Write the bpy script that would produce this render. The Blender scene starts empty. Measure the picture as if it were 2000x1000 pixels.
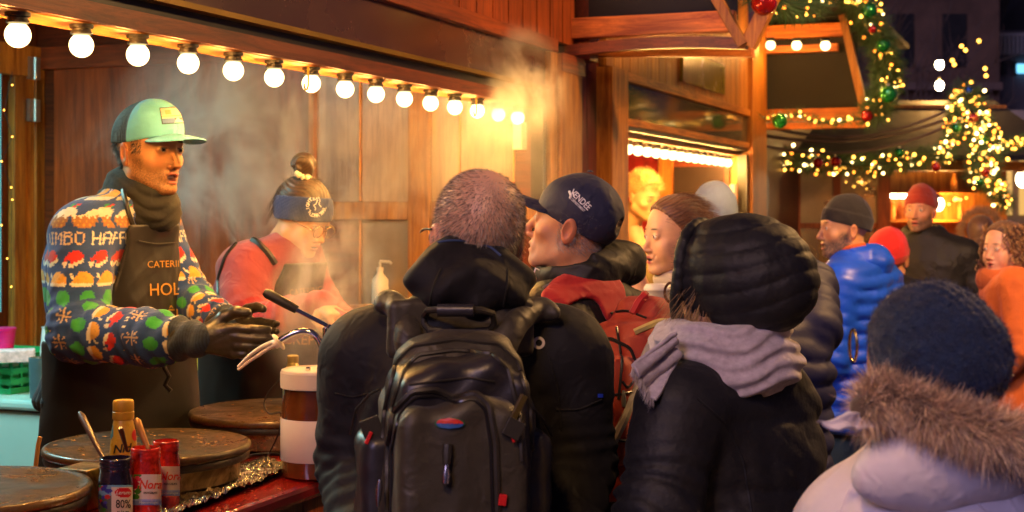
import bpy, math, random
import numpy as np
from mathutils import Vector, Matrix, Quaternion
from mathutils.bvhtree import BVHTree
PI = math.pi
sc = bpy.context.scene
C = sc.collection
# ------------------------------------------------------------------ camera, world, light, exposure
CAMZ = 1.70; F = 2800.0; HY = 410.0
cam = bpy.data.cameras.new('camera'); camo = bpy.data.objects.new('camera', cam); C.objects.link(camo)
camo.location = (0, 0, CAMZ); camo.rotation_euler = (PI/2, 0, 0)
cam.sensor_width = 36; cam.lens = 36*F/2000; cam.shift_y = -(500-HY)/2000
cam.clip_start = 0.05; cam.clip_end = 300
cam.dof.use_dof = True; cam.dof.focus_distance = 3.2; cam.dof.aperture_fstop = 5.6
sc.camera = camo
SUN_EL, SUN_AZ = math.radians(24), math.radians(200)
world = bpy.data.worlds.new('World'); sc.world = world; world.use_nodes = True
wn = world.node_tree.nodes; wl = world.node_tree.links
bg = wn['Background']; bg.inputs['Color'].default_value = (0.10, 0.085, 0.20, 1); bg.inputs['Strength'].default_value = 0.12
sun = bpy.data.lights.new('sun', 'SUN'); suno = bpy.data.objects.new('sun', sun); C.objects.link(suno)
sun.energy = 0.42; sun.color = (0.70, 0.56, 1.0); sun.angle = math.radians(18)
suno.rotation_euler = (math.radians(62), 0, math.radians(-28))
sc.view_settings.view_transform = 'Standard'; sc.view_settings.look = 'None'
sc.view_settings.exposure = 1.38; sc.view_settings.gamma = 1
sc.cycles.use_denoising = True
sc.cycles.max_bounces = 6; sc.cycles.volume_bounces = 1; sc.cycles.transparent_max_bounces = 12
sc.cycles.volume_step_rate = 2.0; sc.cycles.volume_max_steps = 64
sc.cycles.sample_clamp_indirect = 4; sc.cycles.sample_clamp_direct = 60
sc.cycles.caustics_reflective = False; sc.cycles.caustics_refractive = False

def at(px, py, Y): return Vector(((px-1000)/F*Y, Y, CAMZ-(py-HY)/F*Y))

# ------------------------------------------------------------------ materials
def hexc(h):
    h = h.lstrip('#'); v = [int(h[i:i+2], 16)/255 for i in (0, 2, 4)]
    return tuple((x/12.92 if x <= .04045 else ((x+.055)/1.055)**2.4) for x in v)
def mat(name, col=(.5,.5,.5), rough=.6, metal=0, var=.15, vscale=6, bump=.2, bscale=80, stretch=(1,1,1), sheen=0, coat=0,
        vc=False, trans=0, crease=None, emit=None, estr=0, spec=.5, sss=0, wave=None, dirt=0, bdist=.002):
    m = bpy.data.materials.new(name); m.use_nodes = True
    n = m.node_tree.nodes; l = m.node_tree.links; b = n['Principled BSDF']
    b.inputs['Roughness'].default_value = rough; b.inputs['Metallic'].default_value = metal
    b.inputs['Specular IOR Level'].default_value = spec
    b.inputs['Base Color'].default_value = (*col, 1)
    if sheen: b.inputs['Sheen Weight'].default_value = sheen; b.inputs['Sheen Roughness'].default_value = .5; b.inputs['Sheen Tint'].default_value = (*[min(1, .5+c) for c in col], 1)
    if coat: b.inputs['Coat Weight'].default_value = coat; b.inputs['Coat Roughness'].default_value = .15
    if trans: b.inputs['Transmission Weight'].default_value = trans
    if sss:
        b.inputs['Subsurface Weight'].default_value = sss; b.inputs['Subsurface Scale'].default_value = .006
        b.inputs['Subsurface Radius'].default_value = (1, .35, .2)
    if emit:
        b.inputs['Emission Color'].default_value = (*emit, 1); b.inputs['Emission Strength'].default_value = estr
    tc = n.new('ShaderNodeTexCoord'); mp = n.new('ShaderNodeMapping'); l.new(tc.outputs['Object'], mp.inputs['Vector'])
    mp.inputs['Scale'].default_value = stretch
    src = None
    if vc:
        at_ = n.new('ShaderNodeAttribute'); at_.attribute_name = 'Col'; src = at_.outputs['Color']
    if var > 0:
        nz = n.new('ShaderNodeTexNoise'); nz.inputs['Scale'].default_value = vscale; nz.inputs['Detail'].default_value = 6; nz.inputs['Roughness'].default_value = .65
        l.new(mp.outputs[0], nz.inputs['Vector'])
        mr = n.new('ShaderNodeMapRange'); mr.inputs['From Min'].default_value = .3; mr.inputs['From Max'].default_value = .7
        mr.inputs['To Min'].default_value = 1-var; mr.inputs['To Max'].default_value = 1+var; l.new(nz.outputs['Fac'], mr.inputs['Value'])
        mx = n.new('ShaderNodeVectorMath'); mx.operation = 'SCALE'
        if src is not None: l.new(src, mx.inputs[0])
        else: mx.inputs[0].default_value = col
        l.new(mr.outputs[0], mx.inputs['Scale']); src = mx.outputs[0]
        rr = n.new('ShaderNodeMapRange'); rr.inputs['To Min'].default_value = max(0.03, rough-.12); rr.inputs['To Max'].default_value = min(1, rough+.12)
        l.new(nz.outputs['Fac'], rr.inputs['Value']); l.new(rr.outputs[0], b.inputs['Roughness'])
    if src is not None: l.new(src, b.inputs['Base Color'])
    if bump > 0:
        nb = n.new('ShaderNodeTexNoise'); nb.inputs['Scale'].default_value = bscale; nb.inputs['Detail'].default_value = 4
        l.new(mp.outputs[0], nb.inputs['Vector'])
        bp = n.new('ShaderNodeBump'); bp.inputs['Strength'].default_value = bump; bp.inputs['Distance'].default_value = bdist
        h = nb.outputs['Fac']
        if wave:
            wv = n.new('ShaderNodeTexWave'); wv.bands_direction = wave[0]; wv.inputs['Scale'].default_value = wave[1]; wv.inputs['Distortion'].default_value = wave[2]
            l.new(tc.outputs['Object'], wv.inputs['Vector'])
            ad = n.new('ShaderNodeMath'); ad.operation = 'ADD'; l.new(nb.outputs['Fac'], ad.inputs[0]); l.new(wv.outputs['Fac'], ad.inputs[1]); h = ad.outputs[0]
        l.new(h, bp.inputs['Height']); l.new(bp.outputs[0], b.inputs['Normal'])
        if crease:   # soft creases of worn cloth
            for sc2, st2, lac in ((crease[0], crease[1], 2.0), (crease[0]*2.6, crease[1]*.4, 2.3)):
                wp = n.new('ShaderNodeTexNoise'); wp.inputs['Scale'].default_value = sc2*.6; wp.inputs['Detail'].default_value = 2; l.new(tc.outputs['Object'], wp.inputs['Vector'])
                va = n.new('ShaderNodeVectorMath'); va.operation = 'MULTIPLY_ADD'; l.new(wp.outputs['Color'], va.inputs[0]); va.inputs[1].default_value = (.16,.16,.16); l.new(tc.outputs['Object'], va.inputs[2])
                ms = n.new('ShaderNodeMapping'); ms.inputs['Scale'].default_value = (1,1,.75); l.new(va.outputs[0], ms.inputs['Vector'])
                rn = n.new('ShaderNodeTexNoise'); rn.noise_type = 'RIDGED_MULTIFRACTAL'; rn.inputs['Scale'].default_value = sc2; rn.inputs['Detail'].default_value = 1.5; rn.inputs['Lacunarity'].default_value = lac; l.new(ms.outputs[0], rn.inputs['Vector'])
                b2 = n.new('ShaderNodeBump'); b2.inputs['Strength'].default_value = .9; b2.inputs['Distance'].default_value = st2; l.new(rn.outputs['Fac'], b2.inputs['Height']); l.new(bp.outputs[0], b2.inputs['Normal']); l.new(b2.outputs[0], b.inputs['Normal']); bp = b2
    return m
def wood(name, c1, c2, axis='Z', rough=.45, scale=1.0, coat=.1, knots=.0):
    """stained timber: long fibres along axis, tone per board from the Col attribute"""
    m = bpy.data.materials.new(name); m.use_nodes = True
    n = m.node_tree.nodes; l = m.node_tree.links; b = n['Principled BSDF']
    b.inputs['Roughness'].default_value = rough
    if coat: b.inputs['Coat Weight'].default_value = coat; b.inputs['Coat Roughness'].default_value = .3
    tc = n.new('ShaderNodeTexCoord'); mp = n.new('ShaderNodeMapping'); l.new(tc.outputs['Object'], mp.inputs['Vector'])
    s = [24*scale]*3; s['XYZ'.index(axis)] = 1.5*scale; mp.inputs['Scale'].default_value = s
    at_ = n.new('ShaderNodeAttribute'); at_.attribute_name = 'Col'
    ofs = n.new('ShaderNodeVectorMath'); ofs.operation = 'ADD'; sc_ = n.new('ShaderNodeVectorMath'); sc_.operation = 'SCALE'; sc_.inputs['Scale'].default_value = 37
    l.new(at_.outputs['Vector'], sc_.inputs[0]); l.new(mp.outputs[0], ofs.inputs[0]); l.new(sc_.outputs[0], ofs.inputs[1])
    nz = n.new('ShaderNodeTexNoise'); nz.inputs['Scale'].default_value = 1.6; nz.inputs['Detail'].default_value = 10; nz.inputs['Roughness'].default_value = .78; nz.inputs['Distortion'].default_value = .8
    l.new(ofs.outputs[0], nz.inputs['Vector'])
    cr = n.new('ShaderNodeValToRGB'); cr.color_ramp.elements[0].position = .38; cr.color_ramp.elements[0].color = (*c1, 1)
    cr.color_ramp.elements[1].position = .62; cr.color_ramp.elements[1].color = (*c2, 1)
    l.new(nz.outputs['Fac'], cr.inputs['Fac'])
    big = n.new('ShaderNodeTexNoise'); big.inputs['Scale'].default_value = 2.3; big.inputs['Detail'].default_value = 3; l.new(tc.outputs['Object'], big.inputs['Vector'])
    br = n.new('ShaderNodeMapRange'); br.inputs['From Min'].default_value = .3; br.inputs['From Max'].default_value = .7; br.inputs['To Min'].default_value = .68; br.inputs['To Max'].default_value = 1.2; l.new(big.outputs['Fac'], br.inputs['Value'])
    mu = n.new('ShaderNodeVectorMath'); mu.operation = 'SCALE'; l.new(cr.outputs[0], mu.inputs[0]); l.new(br.outputs[0], mu.inputs['Scale'])
    m2 = n.new('ShaderNodeVectorMath'); m2.operation = 'SCALE'; sep = n.new('ShaderNodeSeparateXYZ'); l.new(at_.outputs['Vector'], sep.inputs[0])
    l.new(mu.outputs[0], m2.inputs[0]); l.new(sep.outputs[0], m2.inputs['Scale']); l.new(m2.outputs[0], b.inputs['Base Color'])
    bp = n.new('ShaderNodeBump'); bp.inputs['Strength'].default_value = .35; bp.inputs['Distance'].default_value = .003; l.new(nz.outputs['Fac'], bp.inputs['Height']); l.new(bp.outputs[0], b.inputs['Normal'])
    return m
def stained(name, cs, rough=.4, scale=6, ring=0, metal=0, coat=0):
    """three tone blotchy surface (burnt iron, grease)"""
    m = mat(name, cs[1], rough, metal=metal, var=.3, vscale=scale*5, bump=.6, bscale=90, coat=coat, bdist=.0015); n = m.node_tree.nodes; l = m.node_tree.links; b = n['Principled BSDF']
    tc = n.new('ShaderNodeTexCoord'); a = n.new('ShaderNodeTexNoise'); a.inputs['Scale'].default_value = scale; a.inputs['Detail'].default_value = 9; a.inputs['Roughness'].default_value = .72; a.inputs['Distortion'].default_value = .6; l.new(tc.outputs['Object'], a.inputs['Vector'])
    cr = n.new('ShaderNodeValToRGB'); e = cr.color_ramp.elements; e[0].position = .36; e[0].color = (*cs[0], 1); e[1].position = .68; e[1].color = (*cs[2], 1); k = e.new(.5); k.color = (*cs[1], 1); l.new(a.outputs['Fac'], cr.inputs['Fac']); l.new(cr.outputs[0], b.inputs['Base Color'])
    mr = n.new('ShaderNodeMapRange'); mr.inputs['From Min'].default_value = .35; mr.inputs['From Max'].default_value = .65; mr.inputs['To Min'].default_value = min(1, rough+.25); mr.inputs['To Max'].default_value = max(.05, rough-.15); l.new(a.outputs['Fac'], mr.inputs['Value']); l.new(mr.outputs[0], b.inputs['Roughness']); return m
def emis(name, col, s):
    m = bpy.data.materials.new(name); m.use_nodes = True; n = m.node_tree.nodes; l = m.node_tree.links
    n.remove(n['Principled BSDF']); e = n.new('ShaderNodeEmission'); e.inputs[0].default_value = (*col, 1); e.inputs[1].default_value = s
    l.new(e.outputs[0], n['Material Output'].inputs['Surface'])
    m.cycles.emission_sampling = 'NONE'
    return m

# ------------------------------------------------------------------ objects, tagging
def tag(o, label=None, cat=None, group=None, kind=None):
    if label: o['label'] = label
    if cat: o['category'] = cat
    if group: o['group'] = group
    if kind: o['kind'] = kind
    return o
def empty(name, loc=(0,0,0), rz=0, **k):
    o = bpy.data.objects.new(name, None); C.objects.link(o); o.location = loc; o.rotation_euler = (0,0,rz); o.empty_display_size = .1
    return tag(o, **k)
def link_mesh(name, me, mt, parent=None):
    o = bpy.data.objects.new(name, me); C.objects.link(o)
    if mt is not None:
        if isinstance(mt, (list, tuple)):
            for x in mt: me.materials.append(x)
        else: me.materials.append(mt)
    if parent is not None: o.parent = parent
    return o
def np_mesh(name, V, Fc, col=None, smooth=True):
    """V (N,3), Fc (M,3|4) arrays -> mesh"""
    me = bpy.data.meshes.new(name); V = np.asarray(V, np.float32); Fc = np.asarray(Fc, np.int32); k = Fc.shape[1]
    me.vertices.add(len(V)); me.vertices.foreach_set('co', V.ravel())
    me.loops.add(Fc.size); me.loops.foreach_set('vertex_index', Fc.ravel())
    me.polygons.add(len(Fc)); me.polygons.foreach_set('loop_start', np.arange(0, Fc.size, k, dtype=np.int32)); me.polygons.foreach_set('loop_total', np.full(len(Fc), k, np.int32))
    me.update(calc_edges=True); me.validate()
    me.polygons.foreach_set('use_smooth', np.full(len(me.polygons), smooth))
    if col is not None:
        a = me.color_attributes.new('Col', 'FLOAT_COLOR', 'POINT')
        a.data.foreach_set('color', np.concatenate([np.asarray(col, np.float32), np.ones((len(V),1), np.float32)], 1).ravel())
    return me
RND = random.Random(7)
class MB:
    def __init__(s): s.v = []; s.f = []; s.c = []; s.tone = None
    def _add(s, vs, fs, tone=None):
        b = len(s.v); s.v += [tuple(v) for v in vs]; s.f += [tuple(b+i for i in f) for f in fs]
        t = tone if tone is not None else (s.tone or RND.uniform(.8, 1.2))
        if not isinstance(t, (tuple, list)): t = (t, RND.random(), RND.random())
        s.c += [tuple(t)]*len(vs); return s
    def box(s, lo, hi, tone=None, M=None, bev=0):
        x0,y0,z0 = lo; x1,y1,z1 = hi
        vs = [Vector(p) for p in ((x0,y0,z0),(x1,y0,z0),(x1,y1,z0),(x0,y1,z0),(x0,y0,z1),(x1,y0,z1),(x1,y1,z1),(x0,y1,z1))]
        if M is not None: vs = [M @ v for v in vs]
        s._add(vs, ((0,3,2,1),(4,5,6,7),(0,1,5,4),(1,2,6,5),(2,3,7,6),(3,0,4,7)), tone); return s
    def bar(s, a, b, w, h, up=(0,0,1), tone=None):
        a = Vector(a); b = Vector(b); d = b-a; L = d.length; d.normalize(); u = Vector(up); r = d.cross(u)
        if r.length < 1e-4: r = d.cross(Vector((1,0,0)))
        r.normalize(); u = r.cross(d)
        M = Matrix((( *r, 0),( *d, 0),( *u, 0),(0,0,0,1))).transposed(); M.translation = a
        return s.box((-w/2, 0, -h/2), (w/2, L, h/2), tone, M)
    def tube(s, pts, r, n=8, tone=None, cap=True):
        pts = [Vector(p) for p in pts]; m = len(pts); rs = r if isinstance(r, (list, tuple)) else [r]*m
        vs = []; prev = None
        for i, p in enumerate(pts):
            t = (pts[min(i+1, m-1)]-pts[max(i-1, 0)]).normalized()
            if prev is None: x = t.orthogonal().normalized()
            else:
                x = (prev-t*prev.dot(t))
                x = x.normalized() if x.length > 1e-5 else t.orthogonal().normalized()
            prev = x; y = t.cross(x)
            for k in range(n):
                a = 2*PI*k/n; vs.append(p+(x*math.cos(a)+y*math.sin(a))*rs[i])
        fs = [(i*n+k, i*n+(k+1)%n, (i+1)*n+(k+1)%n, (i+1)*n+k) for i in range(m-1) for k in range(n)]
        if cap: fs += [tuple(range(n))[::-1], tuple((m-1)*n+k for k in range(n))]
        s._add(vs, fs, tone); return s
    def lathe(s, prof, c=(0,0,0), n=40, tone=None, M=None, rib=None):
        """prof = [(r, z)...] bottom to top"""
        c = Vector(c); vs = []
        for (r, z) in prof:
            for k in range(n):
                a = 2*PI*k/n; rr = r*(1+(rib if rib and k % 2 else 0)); p = Vector((rr*math.cos(a), rr*math.sin(a), z))
                vs.append((M @ p if M is not None else p)+c)
        m = len(prof); fs = [(i*n+k, i*n+(k+1)%n, (i+1)*n+(k+1)%n, (i+1)*n+k) for i in range(m-1) for k in range(n)]
        fs += [tuple(range(n))[::-1], tuple((m-1)*n+k for k in range(n))]
        s._add(vs, fs, tone); return s
    def build(s, name, mt, parent=None, smooth=False, bevel=0, angle=40):
        me = bpy.data.meshes.new(name); me.from_pydata(s.v, [], s.f); me.update()
        a = me.color_attributes.new('Col', 'FLOAT_COLOR', 'POINT')
        a.data.foreach_set('color', np.concatenate([np.array(s.c, np.float32), np.ones((len(s.v),1), np.float32)], 1).ravel())
        if smooth:
            me.polygons.foreach_set('use_smooth', np.full(len(me.polygons), True)); me.set_sharp_from_angle(angle=math.radians(angle))
        o = link_mesh(name, me, mt, parent)
        if bevel:
            bm = o.modifiers.new('bevel', 'BEVEL'); bm.width = bevel; bm.segments = 2; bm.limit_method = 'ANGLE'; bm.angle_limit = math.radians(50)
        return o
def copy_tree(o, parent=None):
    c = o.copy(); C.objects.link(c)
    if parent is not None: c.parent = parent
    for ch in list(o.children): copy_tree(ch, c)
    return c

# ------------------------------------------------------------------ signed distance sculpting
def V3(p): return np.array(p, np.float32)
def su(a, b, k):
    h = np.clip(.5+.5*(b-a)/k, 0, 1); return b*(1-h)+a*h-k*h*(1-h)
def ss(a, b, k):   # subtract b from a
    return -su(-a, b, k)
def si(a, b, k): return -su(-a, -b, k)
def sph(P, c, r): return np.linalg.norm(P-V3(c), axis=1)-r
def ell(P, c, r, R=None):
    Q = P-V3(c)
    if R is not None: Q = Q @ R
    r = V3(r); k0 = np.linalg.norm(Q/r, axis=1); k1 = np.linalg.norm(Q/(r*r), axis=1)
    return k0*(k0-1)/np.maximum(k1, 1e-6)
def cap(P, a, b, ra, rb=None):
    rb = ra if rb is None else rb; a = V3(a); b = V3(b); d = b-a; Q = P-a
    t = np.clip(Q @ d/max(float(d @ d), 1e-9), 0, 1)
    return np.linalg.norm(Q-t[:,None]*d, axis=1)-(ra+(rb-ra)*t)
def chain(P, pts, rs, k=.01):
    d = None
    for i in range(len(pts)-1):
        c = cap(P, pts[i], pts[i+1], rs[i], rs[i+1]); d = c if d is None else su(d, c, k)
    return d
def rbox(P, c, h, r, R=None):
    Q = P-V3(c)
    if R is not None: Q = Q @ R
    q = np.abs(Q)-V3(h)+r
    return np.linalg.norm(np.maximum(q, 0), axis=1)+np.minimum(q.max(1), 0)-r
def loft(P, zs, rx, ry, cx=0, cy=0, n=2.0, cap_r=.02):
    """stack of super-ellipse sections: arrays over zs (increasing)"""
    z = P[:,2]; f = lambda a: np.interp(z, zs, a) if np.ndim(a) else a
    a = f(rx); b = f(ry); x = (P[:,0]-f(cx))/a; y = (P[:,1]-f(cy))/b
    k = (np.abs(x)**n+np.abs(y)**n)**(1/n)
    d = (k-1)*np.minimum(a, b)*np.where(k > .1, 1, 1)
    dz = np.abs(z-(zs[0]+zs[-1])/2)-(zs[-1]-zs[0])/2
    return su(d, dz, -cap_r) if False else si(d, dz, cap_r)
def pad(P, f=18, seed=0, n=5, **k): return -wr(P, f, seed, n, **k)   # rounded pads between sharp creases
def sheet(name, cs, m, root, nx=36, ny=30, wave=.010, thick=.006, seed=3):
    cA, cB, cC, cD = [V3(c) for c in cs]; uu = np.repeat(np.linspace(0,1,nx+1), ny+1).astype(np.float32); vv = np.tile(np.linspace(0,1,ny+1), nx+1).astype(np.float32)
    G = (cA*(1-uu[:,None])+cB*uu[:,None])*(1-vv[:,None])+(cD*(1-uu[:,None])+cC*uu[:,None])*vv[:,None]
    nr = np.cross(cB-cA, cD-cA); nr /= np.linalg.norm(nr); G = G+V3(nr)*(wave*np.sin(uu*8+3*vv)+wave*1.5*np.sin(PI*uu)*np.sin(PI*vv))[:,None]+wr(G.astype(np.float32), 40, seed, 4)[:,None]*.003
    o = link_mesh(name, np_mesh(name, G, [(a*(ny+1)+b, (a+1)*(ny+1)+b, (a+1)*(ny+1)+b+1, a*(ny+1)+b+1) for a in range(nx) for b in range(ny)]), m, root); s = o.modifiers.new('thick', 'SOLIDIFY'); s.thickness = thick; return o
def rng_dirs(seed, n):
    r = np.random.RandomState(seed); d = r.normal(size=(n,3)); return (d/np.linalg.norm(d, axis=1)[:,None]).astype(np.float32), r.uniform(0, 6.28, n)
def wr(P, f=18, seed=0, n=5, warp=.35, aniso=(1,1,1)):
    """soft wrinkles, about -1..1"""
    D, ph = rng_dirs(seed, n*2); Q = P*V3(aniso)
    W = np.stack([np.sin(Q @ D[i]*f*.5+ph[i]) for i in range(3)], 1)*warp/f*6
    Q = Q+W; s = 0
    for i in range(n):
        v = np.sin(Q @ D[n+i]*f*(1+.35*i)+ph[n+i]); s = s+(1-2*np.abs(v))/(1+.3*i)
    return s/n*1.3
def rot(rx=0, ry=0, rz=0):
    return np.array(Matrix.Rotation(rz, 3, 'Z') @ Matrix.Rotation(ry, 3, 'Y') @ Matrix.Rotation(rx, 3, 'X'), np.float32)
def sdf_arrays(f, lo, hi, h):
    B = 8; lo = V3(lo); hi = V3(hi); nb = np.maximum(np.ceil((hi-lo)/(h*B)).astype(int), 1); n = nb*B
    bc = np.stack(np.meshgrid(*[np.arange(k) for k in nb], indexing='ij'), -1).reshape(-1, 3)
    cen = lo+(bc*B+(B-1)/2)*h
    dc = f(cen.astype(np.float32)); R = .5*1.75*B*h*1.5
    near = np.abs(dc) < R
    G = np.where(dc < 0, -1, 1).astype(np.float32).reshape(nb).repeat(B, 0).repeat(B, 1).repeat(B, 2)
    loc = np.stack(np.meshgrid(*[np.arange(B)]*3, indexing='ij'), -1).reshape(-1, 3)
    bn = bc[near]
    for i in range(0, len(bn), 400):
        ii = (bn[i:i+400, None, :]*B+loc[None]).reshape(-1, 3)
        G[ii[:,0], ii[:,1], ii[:,2]] = f((lo+ii*h).astype(np.float32))
    for ax in range(3):   # close the border
        sl = [slice(None)]*3; sl[ax] = 0; G[tuple(sl)] = np.maximum(G[tuple(sl)], h*.3); sl[ax] = -1; G[tuple(sl)] = np.maximum(G[tuple(sl)], h*.3)
    S = G < 0
    c = [S[x:n[0]-1+x, y:n[1]-1+y, z:n[2]-1+z] for x in (0,1) for y in (0,1) for z in (0,1)]
    cnt = sum(a.astype(np.uint8) for a in c); act = (cnt > 0) & (cnt < 8)
    A = np.argwhere(act); idx = np.full(act.shape, -1, np.int32); idx[act] = np.arange(len(A))
    offs = np.array([(x,y,z) for x in (0,1) for y in (0,1) for z in (0,1)])
    vals = np.stack([G[A[:,0]+o[0], A[:,1]+o[1], A[:,2]+o[2]] for o in offs], 1)
    acc = np.zeros((len(A),3), np.float32); w = np.zeros(len(A), np.float32)
    for i in range(8):
        for j in range(i+1, 8):
            dd = offs[j]-offs[i]
            if np.abs(dd).sum() != 1: continue
            a = vals[:,i]; b = vals[:,j]; m = (a < 0) != (b < 0)
            t = np.where(m, a/np.where(m, a-b, 1), 0)
            acc += np.where(m[:,None], offs[i]+dd*t[:,None], 0); w += m
    V = lo+(A+acc/w[:,None])*h
    Fs = []
    for ax in range(3):
        o = [0,0,0]; o[ax] = 1; u, v = [(1,2),(2,0),(0,1)][ax]
        sl0 = tuple(slice(0, n[k]-1) for k in range(3)); sl1 = tuple(slice(o[k], n[k]-1+o[k]) for k in range(3))
        e = S[sl0] != S[sl1]; E = np.argwhere(e); E = E[(E[:,u] > 0) & (E[:,v] > 0)]
        neg = S[E[:,0], E[:,1], E[:,2]]
        def id_(du, dv):
            q = E.copy(); q[:,u] -= du; q[:,v] -= dv; return idx[q[:,0], q[:,1], q[:,2]]
        q = np.stack([id_(1,1), id_(0,1), id_(0,0), id_(1,0)], 1)
        q[~neg] = q[~neg][:, ::-1]; Fs.append(q)
    Fc = np.concatenate(Fs); Fc = Fc[(Fc >= 0).all(1)]
    return V.astype(np.float32), Fc
def relax(V, Fc, it=1, lam=.5):
    for _ in range(it):
        s = np.zeros_like(V); c = np.zeros(len(V), np.float32)
        for a, b in ((0,1),(1,2),(2,3),(3,0)):
            for x, y in ((a,b),(b,a)):
                np.add.at(s, Fc[:,x], V[Fc[:,y]]); c += np.bincount(Fc[:,x], minlength=len(V))
        V = V+(s/np.maximum(c, 1)[:,None]-V)*lam
    return V
def sdf_obj(name, f, lo, hi, h, mt, parent, colf=None, it=1):
    V, Fc = sdf_arrays(f, lo, hi, h)
    if it: V = relax(V, Fc, it)
    me = np_mesh(name, V, Fc, colf(V) if colf else None)
    return link_mesh(name, me, mt, parent)
def strands(name, roots, dirs, L, w, cols, mt, parent, bend=None, seg=3, seed=1, taper=.15):
    """many thin tapered ribbons (two crossed) as one mesh; arrays of roots / unit dirs"""
    r = np.random.RandomState(seed); n = len(roots); roots = np.asarray(roots, np.float32); dirs = np.asarray(dirs, np.float32)
    L = np.broadcast_to(np.asarray(L, np.float32), n); bend = np.zeros((n,3), np.float32) if bend is None else np.broadcast_to(np.asarray(bend, np.float32), (n,3))
    side = np.cross(dirs, r.normal(size=(n,3))); side /= np.linalg.norm(side, axis=1)[:,None]+1e-9
    Vs = []; 
    for k in range(seg+1):
        t = k/seg; p = roots+dirs*(L*t)[:,None]+bend*((L*t*t))[:,None]; ww = w*(1-(1-taper)*t)
        Vs += [p-side*ww/2, p+side*ww/2]
    V = np.stack(Vs, 1).reshape(-1, 3); b = (np.arange(n)*(2*(seg+1)))[:,None]
    Fc = np.concatenate([b+np.array([[2*k, 2*k+1, 2*k+3, 2*k+2]]) for k in range(seg)])
    col = np.repeat(np.asarray(cols, np.float32), 2*(seg+1), 0)
    return link_mesh(name, np_mesh(name, V, Fc, col), mt, parent)
def sample_mesh(V, Fc, n, seed=0, mask=None):
    r = np.random.RandomState(seed); A = V[Fc[:,0]]; B = V[Fc[:,1]]; D = V[Fc[:,2]]; nr = np.cross(B-A, D-A); ar = np.linalg.norm(nr, axis=1)
    if mask is not None: ar = ar*mask(V[Fc].mean(1))
    i = r.choice(len(Fc), n, p=ar/ar.sum()); a, b = r.rand(n), r.rand(n); s = a+b > 1; a[s] = 1-a[s]; b[s] = 1-b[s]
    P = A[i]+(B[i]-A[i])*a[:,None]+(D[i]-A[i])*b[:,None]; N = nr[i]/(np.linalg.norm(nr[i], axis=1)[:,None]+1e-12)
    return P, N
def verts_of(o):
    me = o.data; V = np.empty(len(me.vertices)*3, np.float32); me.vertices.foreach_get('co', V); V = V.reshape(-1, 3)
    Fc = np.empty(len(me.loops), np.int32); me.loops.foreach_get('vertex_index', Fc)
    return V, Fc.reshape(-1, 4)
# ------------------------------------------------------------------ laying marks and seams on real surfaces
def wmat(o):
    M = o.matrix_basis.copy(); p = o.parent
    while p is not None: M = p.matrix_basis @ M; p = p.parent
    return M
class Surf:
    def __init__(s, *objs):
        vs = []; fs = []
        for o in objs:
            M = wmat(o); b = len(vs); vs += [M @ v.co for v in o.data.vertices]; fs += [[b+i for i in p.vertices] for p in o.data.polygons]
        s.t = BVHTree.FromPolygons(vs, fs)
    def hit(s, px, py, off=.002):
        o = Vector((0,0,CAMZ)); d = (at(px, py, 1)-o).normalized(); p, n, i, dist = s.t.ray_cast(o, d)
        if p is None: return None
        if n.dot(d) > 0: n = -n
        return p+n*off
def to_local(root, pts):
    M = wmat(root).inverted(); return [M @ Vector(p) for p in pts]
def seam(name, surf, path, r, mt, root, off=.001, n=6, step=6):
    """tube laid over a surface along a pixel path seen from the photograph's side"""
    P = [Vector(p) for p in path]; out = []
    for a, b in zip(P[:-1], P[1:]):
        k = max(1, int((b-a).length/step))
        for i in range(k): out.append(a.lerp(b, i/k))
    out.append(P[-1])
    for _ in range(2): out = [out[0]]+[(out[i-1]+out[i]*2+out[i+1])/4 for i in range(1, len(out)-1)]+[out[-1]]
    w = [surf.hit(p.x, p.y, off) for p in out]; w = [p for p in w if p is not None]
    if len(w) < 2: return None
    return MB().tube(to_local(root, w), r, n, tone=1.0).build(name, mt, root, smooth=True)
def decal(name, surf, fn, nu, nv, colf, mt, root, off=.0025):
    """thin patch with (u,v) in 0..1 -> pixel fn(u,v); colf(u,v) colour or None for a hole"""
    vs = {}; V = []; cols = []; fs = []
    g = [[None]*(nv+1) for _ in range(nu+1)]
    for i in range(nu+1):
        for j in range(nv+1):
            px, py = fn(i/nu, j/nv); p = surf.hit(px, py, off); g[i][j] = p
    L = wmat(root).inverted()
    for i in range(nu):
        for j in range(nv):
            c = colf((i+.5)/nu, (j+.5)/nv)
            q = [g[i][j], g[i][j+1], g[i+1][j+1], g[i+1][j]]
            if c is None or any(x is None for x in q): continue
            b = len(V); V += [tuple(L @ x) for x in q]; cols += [c]*4; fs.append((b, b+1, b+2, b+3))
    if not fs: return None
    return link_mesh(name, np_mesh(name, V, fs, cols, smooth=False), mt, root)
def text_mesh(s, bold=0.0, shear=0.0):
    cu = bpy.data.curves.new('t', 'FONT'); cu.body = s; cu.size = 1; cu.align_x = 'CENTER'; cu.align_y = 'CENTER'; cu.offset = bold; cu.shear = shear; cu.resolution_u = 3
    o = bpy.data.objects.new('t', cu); C.objects.link(o); dg = bpy.context.evaluated_depsgraph_get(); me = bpy.data.meshes.new_from_object(o.evaluated_get(dg))
    bpy.data.objects.remove(o); bpy.data.curves.remove(cu); return me
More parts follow.
